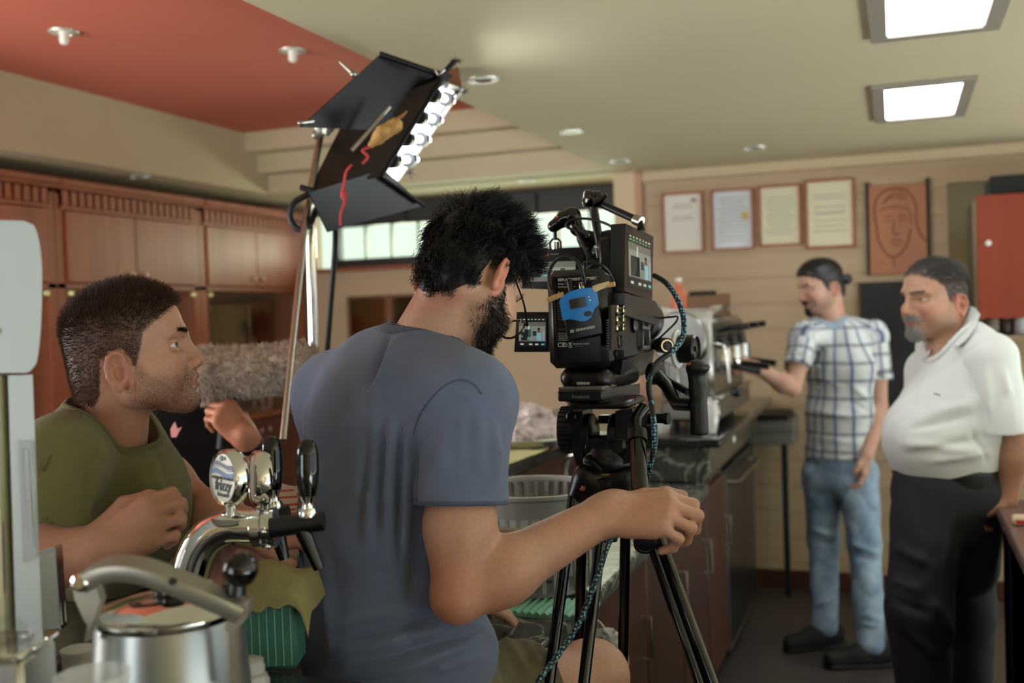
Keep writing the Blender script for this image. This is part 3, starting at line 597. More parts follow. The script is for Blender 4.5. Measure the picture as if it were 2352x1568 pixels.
obj('picture_panel', MB().plate(wp([(-60, 1200), (8, 1200), (13, 1480), (-60, 1480)], d0-.03), .004), mat('orange_picture', (176, 96, 44), .4, col2=(40, 90, 140), vscale=9), t)
# napkin holder
d0 = 1.34
t = thing('napkin_holder', 'chrome napkin holder with white paper beside the dispenser', 'napkin holder', at(100, 1450, d0))
obj('side_plate', MB().plate(wp([(131, 1252), (135, 1254), (148, 1440), (144, 1442)], d0-.01), .02), chrome, t); obj('back_plate', MB().plate([at(60, 1275, d0+.05), at(130, 1252, d0+.05), at(142, 1440, d0+.05), at(70, 1450, d0+.05)], .003), chrome, t)
pv = []
n_ = 14
for i in range(n_):
    for j in range(n_):
        u, v = i/(n_-1), j/(n_-1); q = at(60+u*70+14*v, 1282-20*u+v*172, d0-.014+.003*math.sin(5*u+3*v)*math.sin(4*v+1)); pv.append(q)
m = MB(); m.add(pv, [(i*n_+j, i*n_+j+1, (i+1)*n_+j+1, (i+1)*n_+j) for i in range(n_-1) for j in range(n_-1)]); k0 = len(m.v); m.add([q+AW*.012 for q in pv], [((i+1)*n_+j, (i+1)*n_+j+1, i*n_+j+1, i*n_+j) for i in range(n_-1) for j in range(n_-1)])
obj('napkins', m, mat('white_tissue', (238, 236, 232), .9), t, angle=180)
# steel box corner, bottom-left
d0 = 1.02; F = W(-22, 1538, d0)
t = thing('steel_box', 'polished steel box in the bottom left corner', 'box', at(-20, 1580, d0))
obj('body', MB(F).box((-.02, .03, -.05), (.055, .04, .062), .006), steel, t); obj('rim', MB(F).box((-.02, .03, .014), (.057, .042, .004), .003), chrome, t)
obj('glass_lid', MB(F).lathe([(.046, 0), (.046, .004), (.034, .018), (.012, .022)], 24, (-.02, .03, .018)), glassm, t)
# pressure canister with clamp lid
d0 = 1.16; C0 = at(388, 1402, d0); F = frame(C0, XR_, ZU); R = .078; ZT = C0[2]; HB = ZT-1.031
t = thing('clamp_lid_pot', 'steel pot with domed clamp lid and black ball knob', 'pot', (C0[0], C0[1], 1.03))
hammer = mat('grey_hammered_steel', (146, 150, 146), .3, .85); castm = mat('cast_aluminium', (158, 154, 142), .42, .75, bump=.08, bscale=300)
obj('body', MB(F).lathe([(R*1.16, -HB), (R*1.16, -HB+.01), (R*1.10, -.09), (R*1.02, -.012), (R, -.004)], 56), hammer, t)
obj('rim', MB(F).lathe([(R, -.006), (R*1.03, -.003), (R*1.03, .002), (R*.99, .005), (R*.95, .004)], 56, caps=False), chrome, t)
lid = obj('lid', MB(F).lathe([(R*.97, .002), (R*.9, .007), (R*.6, .015), (R*.3, .018), (.004, .019)], 56), chrome, t)
obj('valve', MB(F).lathe([(.020, .017), (.022, .020), (.022, .026), (.010, .029), (.010, .036), (.014, .038), (.014, .042), (.004, .044)], 24, (.006, 0, 0)), mat('dark_chrome', (70, 70, 70), .12, 1), lid)
obj('gauge', MB(F).lathe([(.012, .016), (.012, .026), (.010, .028)], 20, (.036, .012, 0)), chrome, lid)
Fi = np.linalg.inv(F); L_ = lambda px, py, d: (Fi @ np.append(at(px, py, d), 1))[:3]
ap = [L_(x, y, d) for x, y, d in ((198, 1332, 1.09), (250, 1308, 1.08), (320, 1308, 1.075), (400, 1335, 1.075), (480, 1368, 1.08), (552, 1402, 1.09))]
m = MB(F); ap = np.array(ap); tt = np.linspace(0, len(ap)-1, 22); sp_ = []
for u in tt:
    i = min(int(u), len(ap)-2); w_ = u-i; p0, p1, p2, p3 = ap[max(i-1, 0)], ap[i], ap[i+1], ap[min(i+2, len(ap)-1)]; sp_.append(.5*(2*p1+(p2-p0)*w_+(2*p0-5*p1+4*p2-p3)*w_*w_+(3*p1-p0-3*p2+p3)*w_**3))
sp_ = np.array(sp_); tg = np.gradient(sp_, axis=0); tg /= np.linalg.norm(tg, axis=1)[:, None]; sd = np.cross(tg, (0, -.3, 1)); sd /= np.linalg.norm(sd, axis=1)[:, None]; upv = np.cross(sd, tg); rv = []
for i in range(22):
    for (a_, b_) in ((-.013, -.007), (-.011, -.0095), (.011, -.0095), (.013, -.007), (.013, .007), (.011, .0095), (-.011, .0095), (-.013, .007)): rv.append(sp_[i]+sd[i]*a_+upv[i]*b_)
m.add(rv, [(i*8+k, i*8+(k+1) % 8, (i+1)*8+(k+1) % 8, (i+1)*8+k) for i in range(21) for k in range(8)]+[tuple(range(8))[::-1], tuple(168+k for k in range(8))])
arm = obj('clamp_arm', m, castm, t); obj('pivot_hole', MB(F).lathe([(.004, 0), (.004, .004)], 14, L_(398, 1334, 1.06), (0, -1, .1)), blackpl, arm)
obj('left_bracket', MB().plate(wp([(172, 1320), (205, 1312), (225, 1335), (238, 1375), (215, 1440), (200, 1420), (178, 1370)], 1.09), .016), castm, t, angle=35)
obj('pivot_bolt', MB().lathe([(.009, -.002), (.010, .006), (.006, .010)], 18, at(190, 1334, 1.082), BACK), chrome, t)
obj('right_bracket', MB().plate(wp([(538, 1388), (578, 1372), (572, 1412), (540, 1450), (520, 1440)], 1.09), .018), castm, t, angle=35)
obj('strap', MB().plate(wp([(528, 1440), (545, 1436), (552, 1580), (534, 1580)], 1.10), .012), castm, t); obj('left_strap', MB().plate(wp([(212, 1400), (226, 1385), (205, 1470), (198, 1470)], 1.10), .012), castm, t)
kb = obj('ball_knob', MB().ball(at(552, 1307, 1.09), .0185, 28, 18), blackgloss, t); obj('stem', MB().tube([at(540, 1365, 1.09), at(543, 1340, 1.09), at(548, 1318, 1.09)], [.011, .010, .009], 16), blackpl, t)
# plastic cup, pink pot, jars, cup lid
t = thing('plastic_cup', 'clear plastic cup at the bottom edge in front of the steel pot', 'cup', at(212, 1640, .98)); obj('cup', MB(W(212, 1548, .98)).lathe([(.024, -.09), (.0335, -.002), (.0345, 0), (.0325, .001), (.0315, -.004), (.022, -.088)], 36, caps=False), mat('clear_plastic', (225, 228, 228), .12, alpha=.35), t)
t = thing('small_tub', 'small pinkish white tub behind the plastic cup', 'tub', at(180, 1560, 1.28)); obj('tub', MB(W(182, 1520, 1.28)).lathe([(.018, -.03), (.020, .014), (.018, .016)], 28), mat('pink_white_plastic', (205, 190, 182), .5), t); obj('lid', MB(W(182, 1520, 1.28)).lathe([(.0212, .013), (.0212, .017), (.004, .0185)], 28), white_ink, t)
t = thing('clear_jar', 'stacked clear plastic jar beside the green striped box', 'jar', at(570, 1590, 1.24)); jm = mat('milky_plastic', (196, 194, 190), .25, alpha=.55)
obj('lower_jar', MB(W(582, 1572, 1.24)).lathe([(.019, -.03), (.0195, .006), (.017, .010), (.017, .012)], 28), jm, t); obj('upper_jar', MB(W(572, 1540, 1.25)).lathe([(.0185, -.010), (.019, .006), (.017, .010), (.0175, .013), (.016, .014)], 28), jm, t)
# green striped box with cloth
gd = 1.43; gb = on(618, 1538, 2, 1.031); F = frame((gb[0], gb[1], 1.031), XR_, ZU); gh = .125
greenm = mat('green_enamel', (62, 118, 100), .4, var=.2, vscale=5)
t = thing('striped_tin', 'green tin box with fine pale stripes under the folded cloth', 'box', (gb[0], gb[1], 1.031)); obj('body', MB(F).box((0, .03, gh/2), (.042, .032, gh/2), .006), greenm, t)
for i in range(7): obj('stripe', MB(F).box((-.034+i*.0113, -.0022, gh/2), (.0006, .0006, gh/2-.006)), mat('pale_stripe', (140, 176, 160), .5), t)
clothm = mat('olive_yellow_cloth', (150, 140, 92), .95, var=.2, vscale=14, bump=.5, bscale=500)
def drape(name, label, corners, z, nu=22, nv=14, amp=.006, hang=0., fm=None, thick=.004, seed=1, cat='cloth', fall=None):
    """cloth lying over a surface: corners are four px points on height z"""
    P = [on(x, y, 2, z) for x, y in corners]; r = random.Random(seed); ph = [r.uniform(0, 6) for _ in range(6)]; v = []
    for i in range(nu):
        for j in range(nv):
            u, w_ = i/(nu-1), j/(nv-1); q = (P[0]*(1-u)+P[1]*u)*(1-w_)+(P[3]*(1-u)+P[2]*u)*w_
            q = q+np.array([0, 0, thick+amp*(1+.6*math.sin(7*u+ph[0]+2*w_)+.4*math.sin(11*w_+ph[1]+3*u)+.3*math.sin(17*u+5*w_+ph[2]))])
            if fall: q = q+np.array([0, 0, -fall*max(0, w_-.5)**1.2*2])
            v.append(q)
    m = MB(); F1 = [(i*nv+j, (i+1)*nv+j, (i+1)*nv+j+1, i*nv+j+1) for i in range(nu-1) for j in range(nv-1)]
    m.add(v, F1); m.add([q-np.array([0, 0, thick]) for q in v], [f[::-1] for f in F1]); b = nu*nv
    ring = [(i, 0) for i in range(nu)]+[(nu-1, j) for j in range(1, nv)]+[(i, nv-1) for i in range(nu-2, -1, -1)]+[(0, j) for j in range(nv-2, 0, -1)]
    id_ = [i*nv+j for i, j in ring]; k = len(id_); m.f += [(id_[i], b+id_[i], b+id_[(i+1) % k], id_[(i+1) % k]) for i in range(k)]
    return obj(name, m, fm or clothm, None, label, cat, angle=180)
# folded cloth lying over the tin (a soft slab)
V, Q = sdf([oval((0, 0, 0), (.0, .001, 0), (.058, .05), (.058, .05), (1, 0, 0), .01)], .01)
cl = MB(F); nu, nv = 26, 16; pv = []
for i in range(nu):
    for j in range(nv):
        u, w_ = i/(nu-1)*2-1, j/(nv-1); y = -.016+.085*w_; e = max(0, abs(u)-.78)/.22; fz = max(0, .22-w_)/.22
        z = gh+.0025+.004*(1+math.sin(3.1*u+4*w_))+.018*math.sin(pi*w_)*math.exp(-((u+.1)/.7)**2)-.045*e**1.5-.038*fz**1.4+.003*math.sin(14*u)*fz
        pv.append((u*.062+.01*(w_), y-.004*fz, z))
F1 = [(i*nv+j, (i+1)*nv+j, (i+1)*nv+j+1, i*nv+j+1) for i in range(nu-1) for j in range(nv-1)]; cl.add(pv, F1); cl.add([(a, b+.002, c_-.0024) for a, b, c_ in pv], [f[::-1] for f in F1]); b0 = nu*nv
ring = [i*nv for i in range(nu)]+[(nu-1)*nv+j for j in range(1, nv)]+[i*nv+nv-1 for i in range(nu-2, -1, -1)]+[j for j in range(nv-2, 0, -1)]; k = len(ring); cl.f += [(ring[i], b0+ring[i], b0+ring[(i+1) % k], ring[(i+1) % k]) for i in range(k)]
obj('folded_cloth', cl, clothm, None, 'folded olive yellow cloth lying on the green striped tin', 'cloth', angle=180)
drape('bar_towel', 'long pale green towel lying along the bar ledge under the man\'s arm', [(95, 1342), (480, 1280), (470, 1340), (100, 1385)], 1.10, 30, 8, .004, seed=4, cat='towel')
drape('counter_cloth', 'yellow green cloth on the bar ledge under the foil parcel', [(1060, 1060), (1190, 1020), (1262, 1031), (1120, 1088)], 1.10, 20, 12, .002, seed=5, fm=mat('yellow_green_cloth', (196, 190, 138), .9, var=.1, vscale=10))
# crumpled printed paper behind the taps
m = MB(); nu = nv = 12; pv = []
for i in range(nu):
    for j in range(nv):
        u, w_ = i/(nu-1), j/(nv-1); q = at(585+u*125, 1195-w_*85, 1.72+.06*w_); q = q+AW*.006*math.sin(9*u+4*w_)+ZU*.004*math.sin(13*w_+6*u); pv.append(q)
F1 = [(i*nv+j, (i+1)*nv+j, (i+1)*nv+j+1, i*nv+j+1) for i in range(nu-1) for j in range(nv-1)]; m.add(pv, F1); m.add([q+AW*.003 for q in pv], [f[::-1] for f in F1])
t = thing('printed_paper_bag', 'white paper bag with red print behind the tap handles', 'paper bag', at(650, 1195, 1.73)); bag = obj('paper', m, mat('paper_white', (214, 196, 182), .8), t, angle=180); m = MB()
for (x, y, w_) in ((600, 1182, 10), (612, 1165, 14), (655, 1128, 20), (662, 1143, 22), (668, 1160, 24), (660, 1172, 18), (690, 1135, 9), (640, 1185, 16), (682, 1180, 12)): m.plate([at(x-w_, y-2, 1.705), at(x+w_, y-5, 1.705), at(x+w_, y-1, 1.703), at(x-w_, y+2, 1.703)], .0008)
obj('red_print', m, mat('red_print', (176, 70, 58), .7), bag)
# black teal braided cable lying on the counter
def braid(name, base, accent, sc=170):
    m = mat(name, base, .55); N, L = nodes(m); b = N['Principled BSDF']; tc = N.new('ShaderNodeTexCoord'); w1 = N.new('ShaderNodeTexVoronoi'); w1.inputs['Scale'].default_value = sc; w1.distance = 'MANHATTAN'; w1.inputs['Randomness'].default_value = .35; L.new(tc.outputs['Object'], w1.inputs['Vector'])
    nz = N.new('ShaderNodeTexNoise'); nz.inputs['Scale'].default_value = 16; L.new(tc.outputs['Object'], nz.inputs['Vector'])
    c1 = N.new('ShaderNodeMath'); c1.operation = 'LESS_THAN'; c1.inputs[1].default_value = .60; L.new(w1.outputs['Distance'], c1.inputs[0]); c2 = N.new('ShaderNodeMath'); c2.operation = 'GREATER_THAN'; c2.inputs[1].default_value = .42; L.new(nz.outputs[0], c2.inputs[0]); c3 = N.new('ShaderNodeMath'); c3.operation = 'MULTIPLY'; L.new(c1.outputs[0], c3.inputs[0]); L.new(c2.outputs[0], c3.inputs[1])
    mx = N.new('ShaderNodeMix'); mx.data_type = 'RGBA'; mx.inputs[6].default_value = rgb(*base); mx.inputs[7].default_value = rgb(*accent); L.new(c3.outputs[0], mx.inputs[0]); L.new(mx.outputs[2], b.inputs['Base Color']); return m
braidm = braid('teal_braid', (14, 20, 24), (92, 164, 186))
zc_ = lambda x, y, z=1.037: on(x, y, 2, z)
obj('counter_cable', MB().tube([zc_(60, 1470), zc_(110, 1455), zc_(160, 1450), zc_(205, 1452), zc_(240, 1470), zc_(250, 1500)], .005, 10, smooth=5), braidm, None, 'black and teal braided cable lying on the counter left of the pot', 'cable')

# ================================================================= drink tap tower
td = 1.42
t = thing('drink_tap', 'chrome swan-neck drink tap with two black handles and round badges', 'tap', (*on(440, 1420, 2, 1.03)[:2], 1.03))
neck = [at(x, y, td) for x, y in ((436, 1480), (432, 1380), (440, 1300), (468, 1242), (515, 1212), (570, 1210), (598, 1212))]
obj('neck', MB().tube(neck, [.024, .024, .0245, .0245, .024, .0235, .0235], 32, smooth=8), chrome, t); obj('base_flange', MB().lathe([(.045, 0), (.045, .006), (.028, .012), (.025, .03)], 32, (neck[0][0], neck[0][1], 1.031)), chrome, t)
obj('neck_foot', MB().cyl((neck[0][0], neck[0][1], 1.03), neck[0], .024, n=28), chrome, t)
axd = _n(at(620, 1210, td)-at(590, 1212, td)); fl = MB()
fl.lathe([(.024, -.012), (.027, -.010), (.027, .002), (.0235, .004), (.0235, .010), (.027, .012), (.027, .020), (.022, .024)], 36, at(600, 1212, td), axd); cf = obj('collar', fl, chrome, t)
for k in range(6):
    a = k*pi/3; e = frame(at(606, 1212, td)+axd*.008, axd, ZU); obj('bolt', MB(e).ball((.0, .0265*math.cos(a), .0265*math.sin(a)), .0042, 10, 7), chrome, cf)
obj('logo_plate', MB().lathe([(.022, 0), (.022, .002), (.002, .003)], 28, at(524, 1191, td-.012), _n(UP+.4*BACK)), mat('grey_badge', (150, 150, 145), .3, .8), t)
# tap bodies
def tap(b0, b1, hb, ht, nz0, nz1, d):
    body = obj('tap_body', MB().tube([at(*b0, d), at(*b1, d)], [.014, .013], 24), blackpl, t)
    n_ = obj('nozzle', MB().tube([at(*nz0, d), at((nz0[0]+nz1[0])/2, (nz0[1]+nz1[1])/2, d), at(*nz1, d)], [.011, .0095, .0075], 20), blackgloss, body)
    a = at(*hb, d); b = at(*ht, d); ax = _n(b-a); Lh = np.linalg.norm(b-a); h = Lh
    obj('ferrule', MB().lathe([(.0075, 0), (.0125, .002), (.0135, .008), (.011, .014), (.0085, h*.13), (.0075, h*.2), (.0105, h*.27), (.0115, h*.29)], 28, a, ax), chrome, body)
    obj('handle', MB().lathe([(.0115, h*.285), (.0135, h*.4), (.0155, h*.6), (.0150, h*.8), (.0125, h*.92), (.0085, h*.975), (.002, h)], 32, a, ax), blackgloss, body)
tap((622, 1212), (744, 1196), (707, 1190), (705, 1007), (694, 1215), (733, 1306), td-.02)
tap((598, 1190), (664, 1180), (629, 1172), (622, 1000), (638, 1228), (653, 1284), td+.05)
def badge(px, py, d, turn, rx, ry, front):
    o = at(px, py, d); nrm = math.cos(turn)*(-AW)-math.sin(turn)*XR_; nrm = _n(nrm+ZU*.05); F = frame(o, np.cross(ZU, nrm), nrm); S = F.copy(); S[:3, 1] *= ry/rx
    b = obj('badge', MB(S).lathe([(rx, -.020), (rx*1.06, -.016), (rx*1.06, -.002), (rx*.98, .002), (rx*.86, -.001)], 48), chrome, t)
    fc = obj('badge_face', MB(S).lathe([(rx*.875, -.001), (rx*.87, .0004), (.001, .0005)], 48), mat('badge_white', (226, 222, 210), .3), b); f2 = F @ trans(0, 0, .0012)
    if front:
        bl = mat('badge_blue', (52, 112, 176), .4); nv_ = mat('badge_navy', (26, 44, 88), .4); ink = mat('badge_ink', (24, 26, 34), .5)
        def wave(y0, y1, a, m_, x0=-.8, x1=.8):
            n_ = 16; pts = []
            for i in range(n_+1): u = x0+(x1-x0)*i/n_; lim = .84*math.sqrt(max(0, 1-u*u/.72)); pts.append((u*rx, max(-lim, min(lim, y0+a*math.sin(u*3.2)))*ry))
            for i in range(n_, -1, -1): u = x0+(x1-x0)*i/n_; lim = .84*math.sqrt(max(0, 1-u*u/.72)); pts.append((u*rx, max(-lim, min(lim, y1+a*math.sin(u*3.2+.4)))*ry))
            q = MB(f2); n2 = n_+1; q.add([(p_[0], p_[1], 0) for p_ in pts], [(i, i+1, 2*n2-2-i, 2*n2-1-i) for i in range(n_)]); return obj('wave', q, m_, fc)
        wave(.40, .56, -.07, nv_); wave(.34, .37, -.07, bl); wave(.08, .27, -.08, bl)
        for (u, v, r_) in ((-.12, .72, .11), (.12, .73, .075)): obj('drop', MB(f2).lathe([(rx*r_, 0), (rx*r_, .0002)], 16, (u*rx, v*ry, 0)), nv_, fc)
        text('ACQUA PURA DI QUALITÀ', .0056, ink, f2 @ trans(0, ry*.0, .0), 'lettering', fc, sx=.86)
        text('frizzy', .0215, ink, f2 @ trans(.0, -ry*.27, 0), 'lettering', fc, bold=.0004, shear=.2, sx=.92); text('Frizzante', .0085, ink, f2 @ trans(.001, -ry*.60, 0), 'lettering', fc, shear=.3)
        for (u, v) in ((.52, -.1), (.60, -.04), (.56, .0)): obj('bubble', MB(f2).lathe([(.0008, 0), (.0008, .0002)], 10, (u*rx, v*ry, 0)), ink, fc)
    obj('badge_stem', MB().tube([o-ZU*ry*1.0-nrm*.01, o-ZU*(ry+.016)-nrm*.008], [.008, .006], 14), chrome, b)
badge(513, 1098, td-.02, .80, .0355, .0365, True)
badge(582, 1098, td+.02, 1.17, .0345, .036, False)

# ================================================================= on the work counter and the bar
# foil parcel
fo = on(1214, 1020, 2, 1.105); pr = [ell((fo[0], fo[1], 1.145), (.12, .10, .045), k=.02)]; rr = np.random.default_rng(5)
for i in range(34):
    a = rr.uniform(0, 2*pi); q = rr.uniform(0, .09); pr.append(ell((fo[0]+q*math.cos(a)*1.15, fo[1]+q*math.sin(a), 1.155+.05*(1-(q/.1)**2)+rr.uniform(-.01, .02)), rr.uniform(.012, .034, 3), k=.008))
V, Q = sdf(pr, .006, 0); V = V+rr.normal(0, .0022, V.shape); V[:, 2] = np.maximum(V[:, 2], 1.128)
t = thing('foil_parcel', 'crumpled foil and paper covered food on a dark tray', 'food parcel', (fo[0], fo[1], 1.10))
soft('crumpled_wrap', V, Q, mat('crumpled_paper_foil', (214, 198, 192), .45, .15, var=.25, vscale=30), t, angle=12); obj('tray', MB().lathe([(.105, .006), (.14, .012), (.152, .030), (.148, .031), (.13, .016), (.1, .012)], 36, (fo[0], fo[1], 1.10)), steel, t)
# sink tap
s0 = on(1300, 1100, 0, -.985); zt_ = on(1306, 1038, 0, -.985)[2]; t = thing('sink_faucet', 'chrome arched sink faucet behind the tripod', 'faucet', (s0[0], s0[1], .9))
obj('spout', MB().tube([(s0[0], s0[1], .9), (s0[0]-.004, s0[1], zt_-.07), (s0[0]+.008, s0[1]-.01, zt_-.02), (s0[0]+.04, s0[1]-.02, zt_), (s0[0]+.085, s0[1]-.03, zt_-.012), (s0[0]+.10, s0[1]-.035, zt_-.05)], .0105, 14, smooth=6), chrome, t); obj('base', MB().lathe([(.026, 0), (.026, .012), (.018, .02), (.016, .05)], 24, (s0[0], s0[1], .9005)), chrome, t)
obj('lever', MB().tube([(s0[0]+.01, s0[1], .935), (s0[0]+.05, s0[1]-.02, .96)], [.008, .005], 12), chrome, t)
# dish basket
b0 = on(1262, 1392, 2, .902); bc = (b0[0]-.075, b0[1]+.13, .9125); bg = mat('basket_grey', (150, 150, 148), .5); bt = mat('basket_tan', (146, 130, 108), .5)
t = thing('dish_basket', 'grey slotted plastic basket with tan band on the work counter', 'basket', bc); BR, BH = .145, .225
obj('rim', MB().lathe([(BR*1.04, BH-.012), (BR*1.08, BH-.008), (BR*1.08, BH), (BR*1.0, BH), (BR*.98, BH-.01)], 48, bc, caps=False), bg, t); obj('upper_band', MB().lathe([(BR*1.0, BH-.05), (BR*1.04, BH-.012), (BR*1.015, BH-.012), (BR*.975, BH-.05)], 48, bc, caps=False), bg, t)
obj('tan_band', MB().lathe([(BR*1.0, BH-.105), (BR*1.03, BH-.10), (BR*1.05, BH-.07), (BR*.99, BH-.066), (BR*.97, BH-.10)], 48, bc, caps=False), bt, t); obj('base', MB().lathe([(BR*.85, 0), (BR*.88, .03), (BR*.85, .03), (.01, .006)], 48, bc), bg, t)
m1 = mesh('slat', *(lambda m: (m.v, m.f))(MB().box((0, 0, 0), (.0035, .005, BH/2-.012), .001)), bg, angle=30)
for k in range(34):
    a = 2*pi*k/34; o = obj('slat', m1, None, t, world=False); o.location = (BR*.96*math.cos(a), BR*.96*math.sin(a), BH/2); o.rotation_euler = (0, 0, a)
t = thing('inner_bowl', 'white slotted bowl standing inside the grey basket', 'bowl', (bc[0]+.01, bc[1], .93)); o_ = (bc[0]+.02, bc[1]+.02, .934)
obj('bowl', MB().lathe([(.07, 0), (.10, .03), (.118, .115), (.124, .118), (.114, .116), (.094, .03), (.01, .004)], 40, o_), mat('bowl_white', (188, 190, 188), .4), t)
# green corrugated tray
g0 = on(1258, 1405, 2, .905); t = thing('corrugated_mat', 'pale green corrugated mat under the basket', 'mat', (g0[0], g0[1], .9)); n_ = 14; pr_ = []
for i in range(n_*2+1): pr_.append((-.11+.22*i/(n_*2), .010+(.004 if i % 2 else -.002)))
obj('ribs', MB().prism(pr_+[(.11, .001), (-.11, .001)], .12, (g0[0]-.02, g0[1]+.085, .90), (1, 0, 0), (0, -1, 0)), mat('mint_plastic', (118, 178, 146), .45), t, angle=20)
# crumpled white bag hanging by the knee
q = at(1395, 1490, 2.25); pr = [ell(q+RIGHT*.0, (.04, .03, .045), k=.02), ell(q+RIGHT*.015-UP*.035, (.03, .03, .035), k=.02), ell(q-RIGHT*.03+UP*.01, (.03, .02, .03), k=.02)]
V, Q = sdf(pr, .006, 0); V = V+rr.normal(0, .0022, V.shape); t = thing('white_bag', 'crumpled white bag hanging at the counter behind the tripod', 'bag', q); soft('bag', V, Q, mat('bag_white', (170, 168, 162), .7), t, angle=14); obj('hook', MB().tube([q+UP*.03, q+UP*.06-RIGHT*.02, q+UP*.07-RIGHT*.06-AW*.02], .003, 8, smooth=4), steel, t)

# ================================================================= coffee machine
yq = 3.98; a = on(1512, 728, 1, yq); b = on(1641, 985, 1, yq); X0, X1, ZT2, Z0 = a[0], b[0], on(1641, 728, 1, yq)[2], 1.066
t = thing('espresso_machine', 'chrome espresso machine with black portafilter handles on the dark counter', 'coffee machine', ((X0+X1)/2, 4.4, Z0)); mch = mat('machine_steel', (150, 148, 142), .32, 1); mw = mat('machine_white', (206, 206, 200), .4); md = mat('machine_dark', (38, 36, 34), .35)
Y0, Y1 = yq, 4.86
m = MB()
for y in (Y0+.06, Y1-.06):
    for x in (X0+.04, X1-.1): m.cyl((x, y, Z0), (x, y, Z0+.03), .02)
obj('feet', m, rubber, t)
obj('base', box6(X0, X1+.02, Y0, Y1, Z0+.03, Z0+.11, .01), mch, t); obj('drip_tray', box6(X1-.14, X1+.03, Y0+.02, Y1-.02, Z0+.11, Z0+.125, .003), steel, t)
obj('back_body', box6(X0, X0+.20, Y0+.01, Y1-.01, Z0+.11, ZT2, .02), mch, t); obj('head', box6(X0+.06, X1-.005, Y0+.015, Y1-.015, ZT2-.15, ZT2, .02), md, t)
obj('end_panel', box6(X1-.155, X1, Y0-.012, Y0+.014, ZT2-.125, ZT2-.005, .01), mw, t); obj('lower_end_panel', box6(X0+.03, X1-.13, Y0-.006, Y0+.014, Z0+.12, ZT2-.14, .008), mch, t)
cw = MB(); cw.lathe([(.10, 0), (.105, .01), (.105, .02), (.10, .026)], 36, (X0+.085, Y0-.01, ZT2-.08), (0, -1, 0)); obj('round_end', cw, mch, t)
for i, y in enumerate((4.14, 4.42, 4.68)):
    g = obj('group_head', MB().lathe([(.032, 0), (.034, .03), (.036, .05), (.03, .055)], 24, (X1+.015, y, ZT2-.125), (0, 0, -1)), chrome, t)
    obj('group_neck', MB().tube([(X1-.04, y, ZT2-.09), (X1+.015, y, ZT2-.09), (X1+.015, y, ZT2-.13)], .022, 16), md, g)
    pf = obj('portafilter', MB().lathe([(.036, 0), (.036, .02), (.028, .03), (.008, .045)], 24, (X1+.015, y, ZT2-.182), (0, 0, -1)), chrome, t); obj('handle', MB().tube([(X1+.04, y, ZT2-.195), (X1+.07, y-.005, ZT2-.20), (X1+.16, y-.02, ZT2-.215)], [.008, .012, .014], 16), blackpl, pf)
    obj('lever', MB().tube([(X1-.01, y, ZT2-.06), (X1+.05, y-.01, ZT2-.045), (X1+.12, y-.02, ZT2-.04)], [.007, .012, .013], 14), blackpl, t)
obj('steam_pipe', MB().tube([(X1, 3.99, ZT2-.10), (X1+.05, 3.98, ZT2-.12), (X1+.06, 3.98, Z0+.18)], .006, 10, smooth=4), chrome, t); obj('steam_knob', MB().ball((X1+.08, 4.02, Z0+.14), .022), blackpl, t)
obj('gallery', MB().tube([(X0+.02, Y0+.03, ZT2+.03), (X1-.03, Y0+.03, ZT2+.03), (X1-.03, Y1-.03, ZT2+.03), (X0+.02, Y1-.03, ZT2+.03), (X0+.02, Y0+.03, ZT2+.03)], .005, 8), chrome, t)
# towel on top
m = MB(); nu, nv = 20, 14; pv = []
for i in range(nu):
    for j in range(nv):
        u, w_ = i/(nu-1), j/(nv-1); pv.append((X0-.01+u*(X1-X0+.01), Y0-.01+w_*.45, ZT2+.012+.035*abs(math.sin(2.5*u+1+2*w_))*.7+.01*math.sin(9*u+7*w_)-.04*max(0, .12-w_)/.12))
F1 = [(i*nv+j, (i+1)*nv+j, (i+1)*nv+j+1, i*nv+j+1) for i in range(nu-1) for j in range(nv-1)]; m.add(pv, F1); m.add([(p_[0], p_[1], p_[2]-.008) for p_ in pv], [f[::-1] for f in F1])
obj('white_towel', m, mat('white_towel_cloth', (212, 208, 198), .95, var=.12, vscale=14), None, 'white towel lying on top of the espresso machine', 'towel', angle=180)
q = on(1560, 700, 1, 4.35); t = thing('orange_bottle', 'orange plastic bottle standing behind the towel on the espresso machine', 'bottle', (q[0], q[1], ZT2)); obj('body', MB().lathe([(.032, 0), (.034, .01), (.034, .10), (.02, .125), (.012, .13), (.012, .15)], 24, (q[0], q[1], ZT2+.001)), mat('orange_plastic', (196, 110, 80), .45), t); obj('cap', MB().cyl((q[0], q[1], ZT2+.15), (q[0], q[1], ZT2+.165), .014), white_ink, t)
q = on(1610, 690, 1, 5.0); t = thing('brown_tray', 'brown wooden tray with black handle behind the espresso machine', 'tray', (q[0], q[1], 1.066)); obj('tray', box6(q[0]-.12, q[0]+.14, q[1]-.03, q[1]+.0, 1.066, q[2]+.03, .006), woodmat('tray_wood', (130, 92, 62), (100, 70, 46), .5), t); obj('handle', box6(q[0]-.05, q[0]+.08, q[1]-.045, q[1]-.03, q[2]+.025, q[2]+.045, .005), blackmatte, t)
